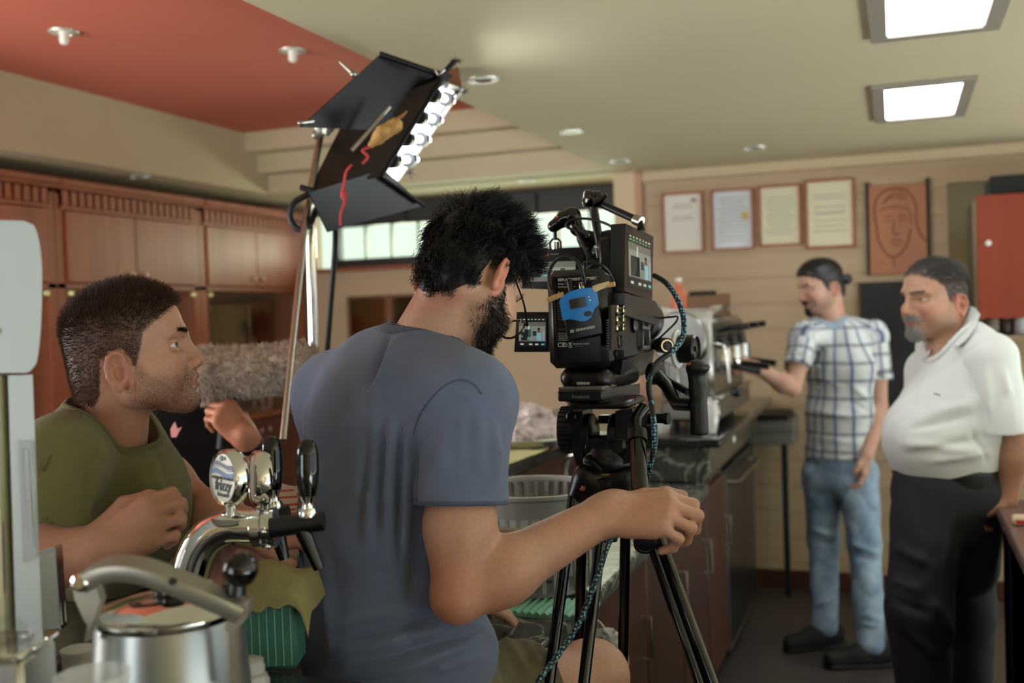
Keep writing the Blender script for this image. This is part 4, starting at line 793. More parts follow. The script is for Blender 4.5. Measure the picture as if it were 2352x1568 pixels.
# white jug, cups in front of the machine
q = on(1630, 985, 1, 3.86); 
for i, (dx, r_, h_, lab) in enumerate(((0, .034, .10, 'white porcelain jug with lid in front of the espresso machine'), (-.19, .05, .055, 'white bowl in front of the espresso machine, behind the lens handle'))):
    c_ = (q[0]+dx, q[1]-.02*i, 1.066); t = thing('white_jug' if i == 0 else 'white_bowl', lab, 'jug' if i == 0 else 'bowl', c_); pm = mat('porcelain', (212, 214, 212), .2, coat=.3)
    obj('body', MB().lathe([(r_*.7, 0), (r_*.75, .004), (r_, h_*.5), (r_*.98, h_), (r_*.9, h_), (r_*.9, h_*.5), (.005, .008)], 30, c_), pm, t)
    if i == 0: obj('lid', MB().lathe([(r_*.9, h_), (r_*.92, h_+.008), (.008, h_+.02), (.010, h_+.03), (.002, h_+.034)], 30, c_), pm, t)
# small packet on the side counter
q = on(2344, 1205, 2, .93); t = thing('snack_packet', 'small white and red packet on the side counter', 'packet', q); obj('packet', MB().box((q[0]+.01, q[1], .944), (.03, .02, .012), .006), mat('packet_cream', (214, 194, 160), .6), t); obj('red_band', MB().box((q[0]+.01, q[1]-.0205, .941), (.022, .001, .005)), mat('packet_red', (190, 40, 40), .6), t)
# ================================================================= cinema camera
YB_ = 1.80
def oy(px, py, dy=0.): return on(px, py, 1, YB_+dy)
xa, xb = oy(1256, 740)[0], oy(1393, 740)[0]; zt, zb = oy(1325, 618)[2], oy(1325, 846)[2]; xm = (xa+xb)/2
metal_dk = mat('dark_metal', (34, 35, 36), .3, .7); bodym = mat('camera_black', (15, 16, 17), .38, bump=.06, bscale=500); bat_m = mat('battery_black', (10, 11, 12), .35)
camt = thing('cinema_camera', 'black cinema camera with battery and side sockets on the tripod', 'camera', (xm, YB_+.15, zb))
obj('battery', MB().prism([(-(xb-xa)/2+.012, zb-zb), ((xb-xa)/2, 0), ((xb-xa)/2, zt-zb), (-(xb-xa)/2, zt-zb), (-(xb-xa)/2, .022), (-(xb-xa)/2+.004, .008)], .05, (xm, YB_, zb), (1, 0, 0), (0, -1, 0)) if False else MB().box((xm, YB_+.03, (zt+zb)/2), ((xb-xa)/2, .03, (zt-zb)/2), .012), bat_m, camt)
bt_ = camt.children[0]
for x_ in (xa+.018, xb-.012): obj('battery_ridge', MB().box((x_, YB_-.001, (zt+zb)/2), (.0012, .0012, (zt-zb)/2-.016), .0005), metal_dk, bt_)
def back_text(s, px, py, size, m_=white_ink, al='LEFT', b=0., sx=1.): return text(s, size, m_, frame((oy(px, py)[0], YB_-.0012, oy(px, py)[2]), (1, 0, 0), (0, -1, 0)), 'lettering', bt_, align=al, bold=b, sx=sx)
back_text('REPLACEMENT BATTERY', 1282, 643, .0068, b=.0002, sx=.95); back_text('Rating: 14.8V', 1282, 652, .0042); back_text('Rechargeable Li-ion', 1282, 659, .0042); back_text('P', 1282, 672, .006)
for i, y in enumerate(range(692, 738, 6)): back_text('MODEL WARNING KEEP', 1281, y, .0030, grey_ink)
back_text('CAUTION', 1281, 757, .0045, grey_ink)
for i, y in enumerate((765, 769, 773, 777, 781)): back_text('• '+['Do not disassemble', 'Keep away from fire', 'Do not short circuit', 'Charge before use', 'Use proper charger'][i], 1281, y, .0036)
back_text('CE', 1281, 792, .0115, b=.0001); 
back_text('MADE IN CHINA', 1316, 790, .0042); back_text('B/P 06 063', 1322, 794.5, .0032, grey_ink)
for (px) in (1299, 1310):
    q = oy(px, 792); m = MB()
    if px == 1299:
        for k in range(3): a = k*2*pi/3; m.bar((q[0]+.0036*math.cos(a), YB_-.001, q[2]+.0036*math.sin(a)), (q[0]+.0036*math.cos(a+1.7), YB_-.001, q[2]+.0036*math.sin(a+1.7)), .0006, .0012)
    else: m.bar((q[0]-.003, YB_-.001, q[2]+.004), (q[0]+.003, YB_-.001, q[2]-.002), .0006, .0009); m.bar((q[0]+.003, YB_-.001, q[2]+.004), (q[0]-.003, YB_-.001, q[2]-.002), .0006, .0009); m.bar((q[0]-.003, YB_-.001, q[2]-.004), (q[0]+.003, YB_-.001, q[2]-.004), .0006, .0012); m.bar((q[0]-.003, YB_-.001, q[2]+.004), (q[0]+.003, YB_-.001, q[2]+.004), .0006, .0009)
    obj('recycling_mark', m, white_ink, bt_)
XS = xb+.012; zb2 = zb-.002
obj('body', MB().box(((xa+.01+XS)/2, 1.985, (zt+zb)/2-.01), ((XS-xa-.01)/2, .125, (zt-zb)/2-.014), .012), bodym, camt)
obj('lower_wedge', MB().hexa([(xa+.02, 1.88, zb-.018), (XS-.01, 1.88, zb-.018), (XS-.005, 2.12, zb-.018), (xa+.02, 2.12, zb-.018), (xa+.01, 1.86, zb+.01), (XS, 1.86, zb+.01), (XS, 2.13, zb+.02), (xa+.01, 2.13, zb+.02)]), bodym, camt)
sx = lambda px, py: on(px, py, 0, XS)
pl = obj('socket_panel', MB().plate([sx(1400, 700)+(.001, 0, 0), sx(1440, 700)+(.001, 0, 0), sx(1438, 790)+(.001, 0, 0), sx(1432, 803)+(.001, 0, 0), sx(1400, 803)+(.001, 0, 0)], .005), metal_dk, camt)
for (px, py) in ((1411.7, 732.6), (1411.7, 753.2), (1412, 712)):
    q = sx(px, py); b = obj('video_socket', MB().lathe([(.0085, 0), (.0085, .006), (.0065, .008), (.0065, .016), (.0072, .017), (.0060, .018), (.0040, .010)], 22, q, (1, 0, 0), caps=False), mat('nickel', (190, 184, 160), .22, 1), pl); obj('pin', MB().lathe([(.0055, .009), (.0052, .012), (.001, .0125)], 16, q, (1, 0, 0)), mat('ptfe', (205, 200, 180), .4), b)
q = sx(1419, 783); x_ = obj('audio_socket', MB().lathe([(.0135, 0), (.0135, .005), (.011, .006), (.010, .002)], 26, q, (1, 0, 0)), blackpl, pl)
for k in range(5): a = .5+k*1.05; obj('contact_pin', MB().cyl(q+(.003, .006*math.cos(a), .006*math.sin(a)-.001), q+(.008, .006*math.cos(a), .006*math.sin(a)-.001), .0011, n=8), brass, x_)
for (px, py) in ((1405, 770), (1434, 766), (1404, 797), (1434, 797)): obj('panel_screw', MB().lathe([(.0022, 0), (.0022, .003), (.001, .0034)], 10, sx(px, py), (1, 0, 0)), blackpl, pl)
obj('phones_socket', MB().lathe([(.004, 0), (.004, .005), (.002, .005), (.002, .002)], 16, sx(1410, 812), (1, 0, 0)), metal_dk, camt)
for i, py in enumerate(np.linspace(735, 800, 12)): obj('vent_slot', MB().box(sx(1394.5, py)+(.0005, 0, 0), (.0012, .006, .0012)), blackmatte, camt)
obj('wheel_dial', MB().lathe([(.016, 0), (.016, .006), (.012, .009)], 28, sx(1453, 745), (1, 0, 0)), blackpl, camt)
gb_ = mat('grey_bracket', (104, 106, 106), .35, .5); m = MB()
for (p0_, p1_, w_) in (((1466, 712), (1483, 714), .007), ((1480, 712), (1483, 800), .006), ((1466, 752), (1483, 754), .007), ((1466, 798), (1483, 798), .007), ((1467, 716), (1467, 748), .003), ((1467, 758), (1467, 796), .003)): m.bar(sx(*p0_)+(.006, 0, 0), sx(*p1_)+(.006, 0, 0), w_, .008, (1, 0, 0), .001)
obj('side_bracket', m, gb_, camt)
obj('top_plate', MB().box(((xa+XS)/2+.02, 2.0, zt+.008), ((XS-xa)/2-.02, .10, .012), .004), bodym, camt)
obj('rear_box', MB().plate([on(1405, 672, 1, 1.84), on(1478, 690, 1, 2.05), on(1492, 720, 1, 2.1), on(1478, 745, 1, 2.05), on(1402, 720, 1, 1.84)], .05), bodym, camt)
lz = (zt+zb)/2-.01
ln = obj('lens', MB().lathe([(.045, 0), (.045, .02), (.038, .022), (.038, .06), (.043, .062), (.043, .10), (.047, .102), (.047, .15), (.052, .155), (.052, .175), (.046, .176)], 40, (xm+.005, 2.11, lz), (0, 1, 0)), blackpl, camt)
obj('focus_gear', MB().lathe([(.0405, .03), (.0445, .031), (.0445, .048), (.0405, .049)], 40, (xm+.005, 2.11, lz), (0, 1, 0), caps=False), blackmatte, ln)
# rods, follow focus, grip
for dx in (-.03, .035): obj('support_rod', MB().cyl((xm+dx, 1.9, zb-.028), (xm+dx, 2.32, zb-.028), .0075, n=16), metal_dk, camt)
fw = on(1582, 801, 1, 2.16); ffx = _n((1, -.12, .0))
obj('focus_rod', MB().tube([on(1490, 790, 1, 2.12), on(1525, 790, 1, 2.14), fw], [.009, .014, .010], 16), blackpl, camt); obj('focus_motor', MB().lathe([(.016, 0), (.016, .05), (.013, .052)], 24, on(1528, 792, 1, 2.12)-np.array((.01, 0, 0)), (.5, -1, 0)), bodym, camt); obj('motor_ring', MB().lathe([(.0125, .052), (.0125, .055), (.010, .055)], 24, on(1528, 792, 1, 2.12)-np.array((.01, 0, 0)), (.5, -1, 0), caps=False), chrome, camt)
dsk = obj('marking_disc', MB().lathe([(.038, -.028), (.040, -.026), (.040, -.022), (.038, -.020)], 44, fw, ffx), mat('disc_white', (206, 210, 206), .4), camt)
obj('focus_wheel', MB().lathe([(.027, -.020), (.0295, -.018), (.0295, .014), (.026, .018), (.024, .013), (.006, .013), (.005, .017)], 44, fw, ffx), blackpl, camt)
for (c_, a0) in (((60, 150, 90), .9), ((190, 80, 70), 1.5)): q = fw-ffx*.0285; F = frame(q, np.cross(ffx, ZU), -ffx); obj('disc_mark', MB(F).prism([(.036*math.cos(a0), .036*math.sin(a0)), (.036*math.cos(a0+.4), .036*math.sin(a0+.4)), (.014*math.cos(a0+.2), .014*math.sin(a0+.2))], .0006), mat('mark_%d' % c_[0], c_, .5), dsk)
g0 = [on(1500, 853, 1, 2.0), on(1530, 885, 1, 1.98), on(1556, 928, 1, 1.95), on(1590, 930, 1, 1.93)]
obj('grip_arm', MB().tube(g0, [.013, .012, .013, .012], 16), bodym, camt, angle=60); obj('grip_rod', MB().tube([on(1503, 850, 1, 2.03), on(1535, 875, 1, 2.0), on(1580, 900, 1, 1.95)], .007, 12), blackpl, camt); obj('arm_rosette', MB().lathe([(.020, -.012), (.022, -.01), (.022, .01), (.02, .012)], 28, on(1506, 858, 1, 2.0), (1, -.3, 0)), metal_dk, camt)
gt, gm_, gbm = on(1598, 848, 1, 1.93), on(1604, 900, 1, 1.93), on(1606, 988, 1, 1.93)
V, Q = sdf([cone(gt, gm_, .0165, .0155, .01), cone(gm_, gbm, .0155, .0175, .01), ell(gt+(.006, -.004, .004), (.021, .02, .012), k=.01), clip(gbm-ZU*.008, -ZU)], .0022); gr = soft('hand_grip', V, Q, rubber, camt)
obj('record_button', MB().ball(gt+np.array((-.008, -.014, .010)), (.0055, .004, .0035)), mat('red_button', (190, 60, 44), .4), gr)
# flip-out screen
def screen(t, F, w, h, rows, name='screen', em=.55, seed=1, crop=None):
    """flat lit picture: grey room, dark machine, a man in pale shirt, rows of status text"""
    s = obj(name, MB(F).box((0, 0, 0), (w/2, h/2, .0006)), mat('screen_bg_%d' % (em*100), (96, 100, 92), .4, emit=em), t)
    def r_(x, y, hx, hy, c_, z=.0009): obj('screen_mark', MB(F).box((x*w/2, y*h/2, z), (hx*w/2, hy*h/2, .0002)), mat('scr_%d_%d_%d_%d' % (*c_, em*100), c_, .4, emit=em), s)
    r_(0, -.1, .98, .5, (128, 134, 122), .0007); r_(-.45, -.2, .38, .38, (22, 28, 28)); r_(-.15, -.15, .14, .34, (120, 150, 142)); r_(-.2, -.45, .16, .10, (150, 200, 190)); r_(-.62, .05, .06, .05, (150, 196, 200)); r_(-.75, -.3, .05, .06, (160, 200, 205)); r_(-.25, .38, .03, .2, (220, 235, 230)); r_(.18, -.1, .14, .16, (40, 46, 46), .0010)
    r_(.52, -.32, .17, .28, (126, 176, 190)); r_(.50, .10, .09, .13, (92, 70, 58)); r_(.50, .22, .09, .06, (26, 24, 24), .0011); r_(.86, -.25, .08, .35, (150, 156, 168))
    if rows:
        r_(0, .84, 1, .16, (14, 22, 18), .0010); r_(0, -.82, 1, .18, (16, 20, 20), .0010); rn = random.Random(seed)
        for yy in ((.90, .78) if rows > 1 else (.86,)):
            for k in range(7): r_(-.85+.28*k, yy, rn.uniform(.04, .1), .028, (190, 205, 190) if yy > .85 else (90, 170, 110), .0014)
        for k, xx in enumerate((-.75, -.1, .35, .8)): r_(xx, -.84, .12, .05, (200, 206, 200) if k < 3 else (90, 190, 200), .0014)
    return s
a, b, c_, d_ = on(1189, 716, 1, 1.86), on(1262, 716, 1, 1.86), on(1262, 808, 1, 1.86), on(1183, 808, 1, 1.86); cx_ = (a+c_)/2
obj('flip_screen', MB().plate([a, b, c_, d_], .010), blackpl, camt); fs = camt.children[-1]; Fm = frame((on(1225, 762, 1, 1.86)+(0, -.0062, 0)), b-a, np.cross(b-a, a-d_)); screen(fs, Fm, np.linalg.norm(b-a)*.84, np.linalg.norm(a-d_)*.72, 1)
# wireless receiver strapped to the battery
yr = YB_-.022; R_ = lambda px, py: on(px, py, 1, yr); t = thing('wireless_receiver', 'black wireless receiver with bright blue cover strapped to the camera battery', 'receiver', R_(1330, 765)); o_ = R_(1332, 712); xd = _n(R_(1372, 703)-R_(1292, 719)); F = frame(o_, xd, np.cross(xd, _n(ZU+xd*.16)))
if F[1, 2] > 0: F = frame(o_, xd, -np.cross(xd, _n(ZU+xd*.16)))
obj('body', MB(F).box((.001, -.007, -.013), (.034, .043, .012), .003), bat_m, t); rb = t.children[0]
blue = mat('bright_blue', (38, 132, 214), .35)
cv = [(-.034, -.012), (-.034, .022), (-.028, .030), (-.010, .036), (.012, .0375), (.034, .034), (.036, .030), (.036, .006), (.034, .002), (.028, -.002), (.018, -.017), (.008, -.021), (-.002, -.020), (-.012, -.015), (-.022, -.012)]
obj('blue_cover', MB(F).prism(cv, .004, (0, 0, -.0015)), blue, t, angle=30); bc_ = t.children[-1]
obj('display', MB(F).box((-.001, .013, .0035), (.0145, .0085, .0012), .0004), mat('lcd_dark', (44, 46, 36), .25), bc_); hole = MB(F); hole.lathe([(.0052, 0), (.0052, .0012)], 24, (0, 0, .0022)); hv = np.array(hole.v); 
S = F @ trans(.014, -.009, .0020); S[:3, 0] *= 1.6; e = rotz(.35); S = S @ e; obj('thumb_hole', MB(S).lathe([(.0048, 0), (.0048, .001)], 28), bat_m, bc_)
obj('led', MB(F).ball((.0215, .0195, .0028), .0012, 10, 6), mat('led_red', (240, 90, 110), .3, emit=1.2), bc_); obj('led', MB(F).ball((.0225, .0135, .0028), .0012, 10, 6), mat('led_green', (120, 230, 190), .3, emit=1.0), bc_)
obj('dimple', MB(F).ball((-.026, .010, .0025), .0012, 8, 6), blue, bc_)
text('SENNHEISER', .0062, white_ink, F @ trans(.0035, -.034, -.0004), 'lettering', rb, bold=.00012, sx=1.05); m = MB(F); m.box((-.0215, -.034, -.0006), (.0034, .0026, .0003)); obj('logo', m, white_ink, rb); m = MB(F); m.bar((-.0232, -.0355, 0), (-.0198, -.0325, 0), .0008, .0006); obj('logo_cut', m, bat_m, rb)
obj('antenna_plug', MB(F).lathe([(.0055, 0), (.0055, .012), (.004, .014)], 18, (.008, .035, -.012), (0, 1, 0)), mat('nickel', (190, 184, 160), .22, 1), t); obj('antenna', MB(F).lathe([(.005, 0), (.005, .02), (.004, .024)], 18, (-.013, .035, -.012), (0, 1, 0)), blackpl, t)
obj('strap', MB().tube([R_(1258, 690), R_(1275, 682), R_(1295, 676)], .005, 8), mat('tan_strap', (186, 152, 98), .7), t); obj('strap', MB().tube([R_(1367, 660), R_(1385, 656), R_(1412, 652)], .0045, 8), mat('tan_strap', (186, 152, 98), .7), t)
obj('cream_plug', MB().tube([R_(1364, 664), R_(1378, 658), R_(1400, 651)], [.006, .0055, .0045], 12), mat('cream_cable_plug', (212, 190, 148), .5), t)
# rear monitor
ym_ = .16; a, b, c_, d_ = oy(1206, 576, ym_), oy(1345, 571, ym_), oy(1340, 668, ym_), oy(1200, 662, ym_)
t = thing('rear_monitor', 'black monitor facing the operator above the flip-out screen', 'monitor', (a+c_)/2-ZU*.04); h_ = obj('housing', MB().plate([a, b, c_, d_], .022), blackpl, t); Fm = frame((a+b+c_+d_)/4+(-.004, -.0122, -.0035), b-a, np.cross(b-a, a-d_)); screen(h_, Fm, np.linalg.norm(b-a)*.84, .034*1.12, 0, em=.8)
obj('hood', MB().plate([a+(0, -.004, .001), b+(0, -.004, .001), b+(0, .02, .001), a+(0, .02, .001)], .004), blackpl, h_); text('smallHD', .006, mat('orange_ink', (190, 100, 60), .6), frame(oy(1278, 584, ym_)+(0, -.0118, 0), (1, 0, 0), (0, -1, 0)), 'lettering', h_) if False else None
obj('logo_bar', MB().box(oy(1263, 585, ym_)+(0, -.0118, 0), (.0012, .0005, .004)), mat('orange_ink', (190, 100, 60), .6), h_); obj('logo_line', MB().box(oy(1277, 584, ym_)+(0, -.0118, 0), (.009, .0005, .0011)), grey_ink, h_)
# ball mount
m = MB(); q = oy(1276, 572, ym_)
obj('mount_cage', MB().tube([q+(-.011, 0, 0), q+(-.011, 0, .014), q+(-.005, 0, .020), q+(.005, 0, .020), q+(.011, 0, .014), q+(.011, 0, 0)], .0022, 8).cyl(q+(0, 0, .018), q+(0, 0, .034), .004, n=10), blackpl, t); obj('mount_collar', MB().cyl(q, q+(0, 0, .014), .0075, n=16), chrome, t)
V, Q = sdf([cone(oy(1272, 519, ym_), oy(1294, 503, ym_), .0125, .013, .01), cone(oy(1294, 503, ym_), oy(1312, 495, ym_), .014, .017, .01), cone(oy(1318, 500, ym_), oy(1325, 525, ym_), .014, .012, .01), cone(oy(1325, 525, ym_), oy(1345, 545, ym_), .011, .010, .01)], .0022); soft('mount_knuckle', V, Q, blackgloss, t); obj('orange_dot', MB().ball(oy(1285, 499, ym_)+(0, -.0135, 0), .003, 10, 6), mat('copper_dot', (190, 120, 80), .3, .5), t)
# top handle and side monitor
V, Q = sdf([cone(oy(1340, 545, .2), oy(1400, 548, .2), .013, .013, .008), cone(oy(1345, 548, .2), oy(1350, 600, .2), .014, .012, .01), cone(oy(1400, 545, .2), oy(1412, 560, .2), .014, .012, .01), cone(oy(1350, 600, .2), oy(1380, 640, .2), .016, .02, .01), cone(oy(1385, 585, .2), oy(1390, 640, .2), .013, .016, .01)], .0025); soft('top_handle', V, Q, bodym, camt)
XM = on(1438, 590, 1, 1.88)[0]; M_ = lambda px, py, dx=0.: on(px, py, 0, XM)+np.array((dx, 0, 0))
t = thing('side_monitor', 'black monitor turned to the right with green status text', 'monitor', M_(1465, 690)); P = [M_(1437, 513), M_(1501, 543), M_(1498, 691), M_(1434, 668)]
h_ = obj('housing', MB().add([p-np.array((.028, 0, 0)) for p in P]+P, [(3, 2, 1, 0), (4, 5, 6, 7), (0, 1, 5, 4), (1, 2, 6, 5), (2, 3, 7, 6), (3, 0, 4, 7)]), mat('monitor_black', (24, 25, 26), .35), t, angle=30)
cs = (P[0]+P[2])/2+np.array((.0008, 0, .002)); Fm = frame(cs, P[1]-P[0], (1, 0, 0)); 
if Fm[2, 1] < 0: Fm[:3, 1] *= -1
wv, hv_ = np.linalg.norm(P[1]-P[0])*.80, np.linalg.norm(P[0]-P[3])*.78
screen(h_, Fm, wv, hv_, 2, em=.13, seed=4); obj('back_bump', MB().box((P[0]+P[3])/2+np.array((-.04, .05, 0)), (.014, .04, .04), .006), bodym, t)
# articulated arm over the camera
k0, k1, k2 = oy(1362, 462, .19), oy(1378, 566, .19), oy(1462, 505, .15)
t = thing('articulated_arm', 'black articulated arm with wing knob holding the side monitor', 'arm', k1)
obj('lower_tube', MB().tube([k0+(0, 0, -.005), k1], [.0085, .0085], 16), bodym, t); obj('upper_tube', MB().tube([k0+(.008, -.01, -.002), k2], [.0075, .0075], 16), bodym, t); obj('joint', MB().lathe([(.014, -.016), (.017, -.013), (.017, -.002), (.0145, 0), (.0145, .004), (.017, .006), (.017, .014), (.012, .018)], 28, k0+(0, -.004, .004), (-.8, -.5, .1)), blackgloss, t)
obj('wing_knob', MB().tube([k0+(.01, -.022, -.006), k0+(.024, -.024, .0), k0+(.034, -.024, .008)], [.010, .006, .004], 14), blackgloss, t); obj('end_clamp', MB().tube([k2-_n(k2-k0)*.004, k2+_n(k2-k0)*.012], .0105, 18), steel, t); obj('end_clamp', MB().tube([k1, k1+_n(k1-k0)*.022], .0115, 18), steel, t); obj('foot_screw', MB().tube([k2+_n(k2-k0)*.008, k2+_n(k2-k0)*.012-ZU*.016], [.006, .008], 14), metal_dk, t)
# cables on the rig
def cable(label, pts, r, m_=rubber, name='cable', cat='cable', sm=6): return obj(name, MB().tube([on(x, y, 1, Y) for x, y, Y in pts], r, 10, smooth=sm), m_, None, label, cat, angle=60)
cable('thick black cable looping from the receiver over the battery', [(1343, 652, 1.785), (1338, 625, 1.775), (1325, 600, 1.775), (1300, 588, 1.78), (1275, 600, 1.785), (1261, 630, 1.785), (1266, 665, 1.78), (1288, 682, 1.78)], .0032)
cable('thin black cable from the side monitor to the ball mount', [(1423, 535, 1.9), (1395, 515, 1.92), (1355, 503, 1.93), (1320, 503, 1.93), (1302, 512, 1.93), (1303, 522, 1.93), (1325, 530, 1.93), (1345, 540, 1.94), (1350, 545, 1.94)], .0025)
cable('thin black cable hanging down behind the receiver', [(1322, 530, 1.93), (1335, 555, 1.92), (1348, 585, 1.9), (1349, 620, 1.86), (1352, 645, 1.79)], .0022)
cable('black cable arching to the top video socket', [(1340, 632, 1.84), (1355, 612, 1.82), (1375, 607, 1.82), (1395, 620, 1.83), (1412, 650, 1.86), (1430, 668, 1.9), (1440, 672, 1.92)], .0028)
cable('glossy black cable running down into the video socket', [(1396, 588, 1.93), (1408, 610, 1.9), (1413, 640, 1.88), (1414, 675, 1.87), (1413, 690, 1.87)], .0025, blackgloss)
t = thing('video_plug', 'black plug with orange band in the top video socket', 'plug', on(1413, 705, 1, 1.87)); q0, q1 = on(1413, 678, 1, 1.865), on(1413, 712, 1, 1.865); obj('sleeve', MB().tube([q0, q0*.5+q1*.5, q1], [.0045, .007, .0085], 18), blackpl, t); obj('band', MB().tube([q0+(q1-q0)*.02, q0+(q1-q0)*.22], .0056, 16), mat('orange_band', (196, 110, 70), .5), t)
cable('thin black cable looped beside the lens', [(1485, 727, 2.1), (1510, 730, 2.08), (1540, 728, 2.05), (1556, 727, 2.05), (1552, 740, 2.05), (1530, 762, 2.08), (1508, 782, 2.1)], .002)
tail = [(1502, 632, 2.02), (1530, 650, 2.0), (1555, 685, 1.97), (1570, 730, 1.95), (1568, 775, 1.93), (1545, 805, 1.9), (1512, 830, 1.88), (1500, 850, 1.86), (1490, 885, 1.84), (1497, 930, 1.80), (1502, 975, 1.79), (1502, 1030, 1.79), (1490, 1080, 1.80), (1480, 1130, 1.86), (1455, 1180, 1.90), (1418, 1215, 1.84), (1395, 1255, 1.80), (1370, 1330, 1.76), (1330, 1430, 1.71), (1285, 1500, 1.66), (1230, 1575, 1.60), (1190, 1680, 1.56)]
cable('long black and teal braided cable hanging from the camera past the tripod', tail, .0052, braidm, 'braided_cable', 'cable')

# ================================================================= tripod and fluid head
YT = 1.90
o3 = lambda px, py, Y=YT: on(px, py, 1, Y)
tb = o3(1400, 1105); t = thing('video_tripod', 'black video tripod with fluid head and twin tube legs', 'tripod', (tb[0], tb[1], 0))
fl_m = mat('tripod_black', (12, 13, 13), .35); worn = mat('worn_plate', (120, 118, 112), .4, .6)
def bx(px0, py0, px1, py1, Y0, Y1, name, m_, b=.004):
    a, b_ = on(px0, py0, 1, Y0), on(px1, py1, 1, Y0); return obj(name, MB().box(((a[0]+b_[0])/2, (Y0+Y1)/2, (a[2]+b_[2])/2), (abs(b_[0]-a[0])/2, (Y1-Y0)/2, abs(a[2]-b_[2])/2), b), m_, t)
V, Q = sdf([cone(o3(1312, 868, 1.84), o3(1380, 870, 1.84), .020, .020, .01), cone(o3(1312, 868, 1.98), o3(1440, 862, 2.02), .018, .018, .02), cone(o3(1380, 868, 1.84), o3(1450, 862, 1.98), .018, .016, .012), cone(o3(1320, 866, 1.84), o3(1330, 860, 1.98), .018, .018, .01)], .003); sp = soft('shoulder_plate', V, Q, blackpl, t)
text('TENUTALL', .0075, white_ink, frame(o3(1340, 876, 1.818), (1, 0, 0), (0, -1, 0)), 'lettering', sp, sx=.9) if False else None
obj('plate_label', MB().box(o3(1340, 877, 1.8195), (.021, .0008, .0055)), bat_m, sp); m = MB(); 
for k in range(9): m.box(o3(1326+3.4*k, 880, 1.8185), (.0009, .0004, .0030 if k % 2 else .0022))
obj('plate_print', m, white_ink, sp)
bx(1282, 889, 1384, 896, 1.79, 1.98, 'silver_plate', worn, .001); qp = bx(1280, 896, 1384, 922, 1.785, 2.0, 'quick_plate', fl_m, .003); text('Panasonic', .0085, grey_ink, frame(o3(1334, 911, 1.7842), (1, 0, 0), (0, -1, 0)), 'lettering', qp, bold=.0001)
obj('plate_side', MB().hexa([o3(1384, 925, 1.80), o3(1470, 905, 2.02), o3(1470, 905, 2.06), o3(1300, 925, 2.0), o3(1384, 893, 1.80), o3(1470, 880, 2.02), o3(1470, 880, 2.06), o3(1300, 893, 2.0)]), fl_m, t, angle=30)
bx(1302, 922, 1440, 940, 1.82, 1.97, 'tilt_top', fl_m, .005); obj('release_lever', MB().tube([o3(1440, 920, 1.9), o3(1462, 921, 1.9)], .008, 14), mat('dark_red_plastic', (110, 26, 24), .35), t)
# tilt drums
dl, dr = o3(1300, 990), o3(1465, 985)
obj('left_drum', MB().lathe([(.026, 0), (.041, .002), (.043, .006), (.043, .026), (.040, .028), (.040, .034), (.037, .036), (.037, .055)], 44, o3(1286, 986), (1, .1, 0)), fl_m, t); obj('drum_dial', MB().lathe([(.010, 0), (.010, .012), (.007, .014), (.007, .010)], 24, o3(1316, 956, 1.86), (0, -1, .1)), metal_dk, t)
for k in range(26): a = k*2*pi/26; e = frame(o3(1288, 986), (1, .1, 0), ZU); obj('drum_knurl', MB(e).box((.012, .0432*math.cos(a), .0432*math.sin(a)), (.010, .0022, .0022), .0006), fl_m, t)
obj('left_cheek', MB().plate([o3(1326, 940, 1.9), o3(1350, 940, 1.9), o3(1352, 1062, 1.9), o3(1338, 1062, 1.9), o3(1326, 1030, 1.9)], .07), fl_m, t, angle=30); obj('right_cheek', MB().plate([o3(1424, 940, 1.9), o3(1462, 935, 1.9), o3(1476, 985, 1.9), o3(1468, 1055, 1.9), o3(1424, 1062, 1.9)], .07), fl_m, t, angle=30); obj('inner_cheek', MB().lathe([(.042, 0), (.042, .012), (.036, .016)], 36, o3(1348, 1000), (1, 0, 0)), fl_m, t); obj('inner_cheek', MB().lathe([(.042, 0), (.042, .012), (.036, .016)], 36, o3(1424, 1000), (-1, 0, 0)), fl_m, t)
obj('right_drum', MB().lathe([(.036, 0), (.036, .012), (.028, .016)], 36, o3(1470, 985), (1, .1, 0)), fl_m, t); obj('drag_box', MB().box(o3(1490, 1000, 1.88), (.014, .018, .022), .004), fl_m, t); obj('side_knob', MB().lathe([(.009, 0), (.009, .03), (.011, .032), (.011, .040), (.005, .040)], 20, o3(1490, 960, 1.9), (1, -.2, 0)), fl_m, t)
bx(1335, 1000, 1440, 1050, 1.86, 1.94, 'pan_core', fl_m, .008); obj('level_bubble', MB().lathe([(.010, 0), (.010, .003), (.004, .004)], 20, o3(1408, 998, 1.88), (0, -.3, 1)), mat('bubble_yellow', (170, 150, 60), .2), t); obj('level_box', MB().box(o3(1390, 962, 1.95), (.012, .012, .008), .003), metal_dk, t)
obj('pan_base', MB().lathe([(.034, 0), (.047, .006), (.052, .014), (.052, .03), (.048, .036), (.044, .05)], 44, o3(1397, 1085), (0, 0, 1)), fl_m, t); obj('pan_lock', MB().tube([o3(1352, 1055, 1.85), o3(1362, 1062, 1.84), o3(1380, 1080, 1.84)], [.010, .007, .005], 14), metal_dk, t)
obj('bowl', MB().lathe([(.058, -.012), (.058, 0), (.05, .006), (.04, .018)], 44, o3(1390, 1090), (0, 0, 1)), fl_m, t); obj('yellow_ring', MB().lathe([(.051, .006), (.052, .009), (.046, .011)], 44, o3(1390, 1090), (0, 0, 1), caps=False), mat('spreader_yellow', (150, 136, 60), .5), t)
hubs = [(o3(1336, 1118, 1.86), -.4), (o3(1392, 1112, 1.98), .2), (o3(1440, 1115, 1.88), .5)]
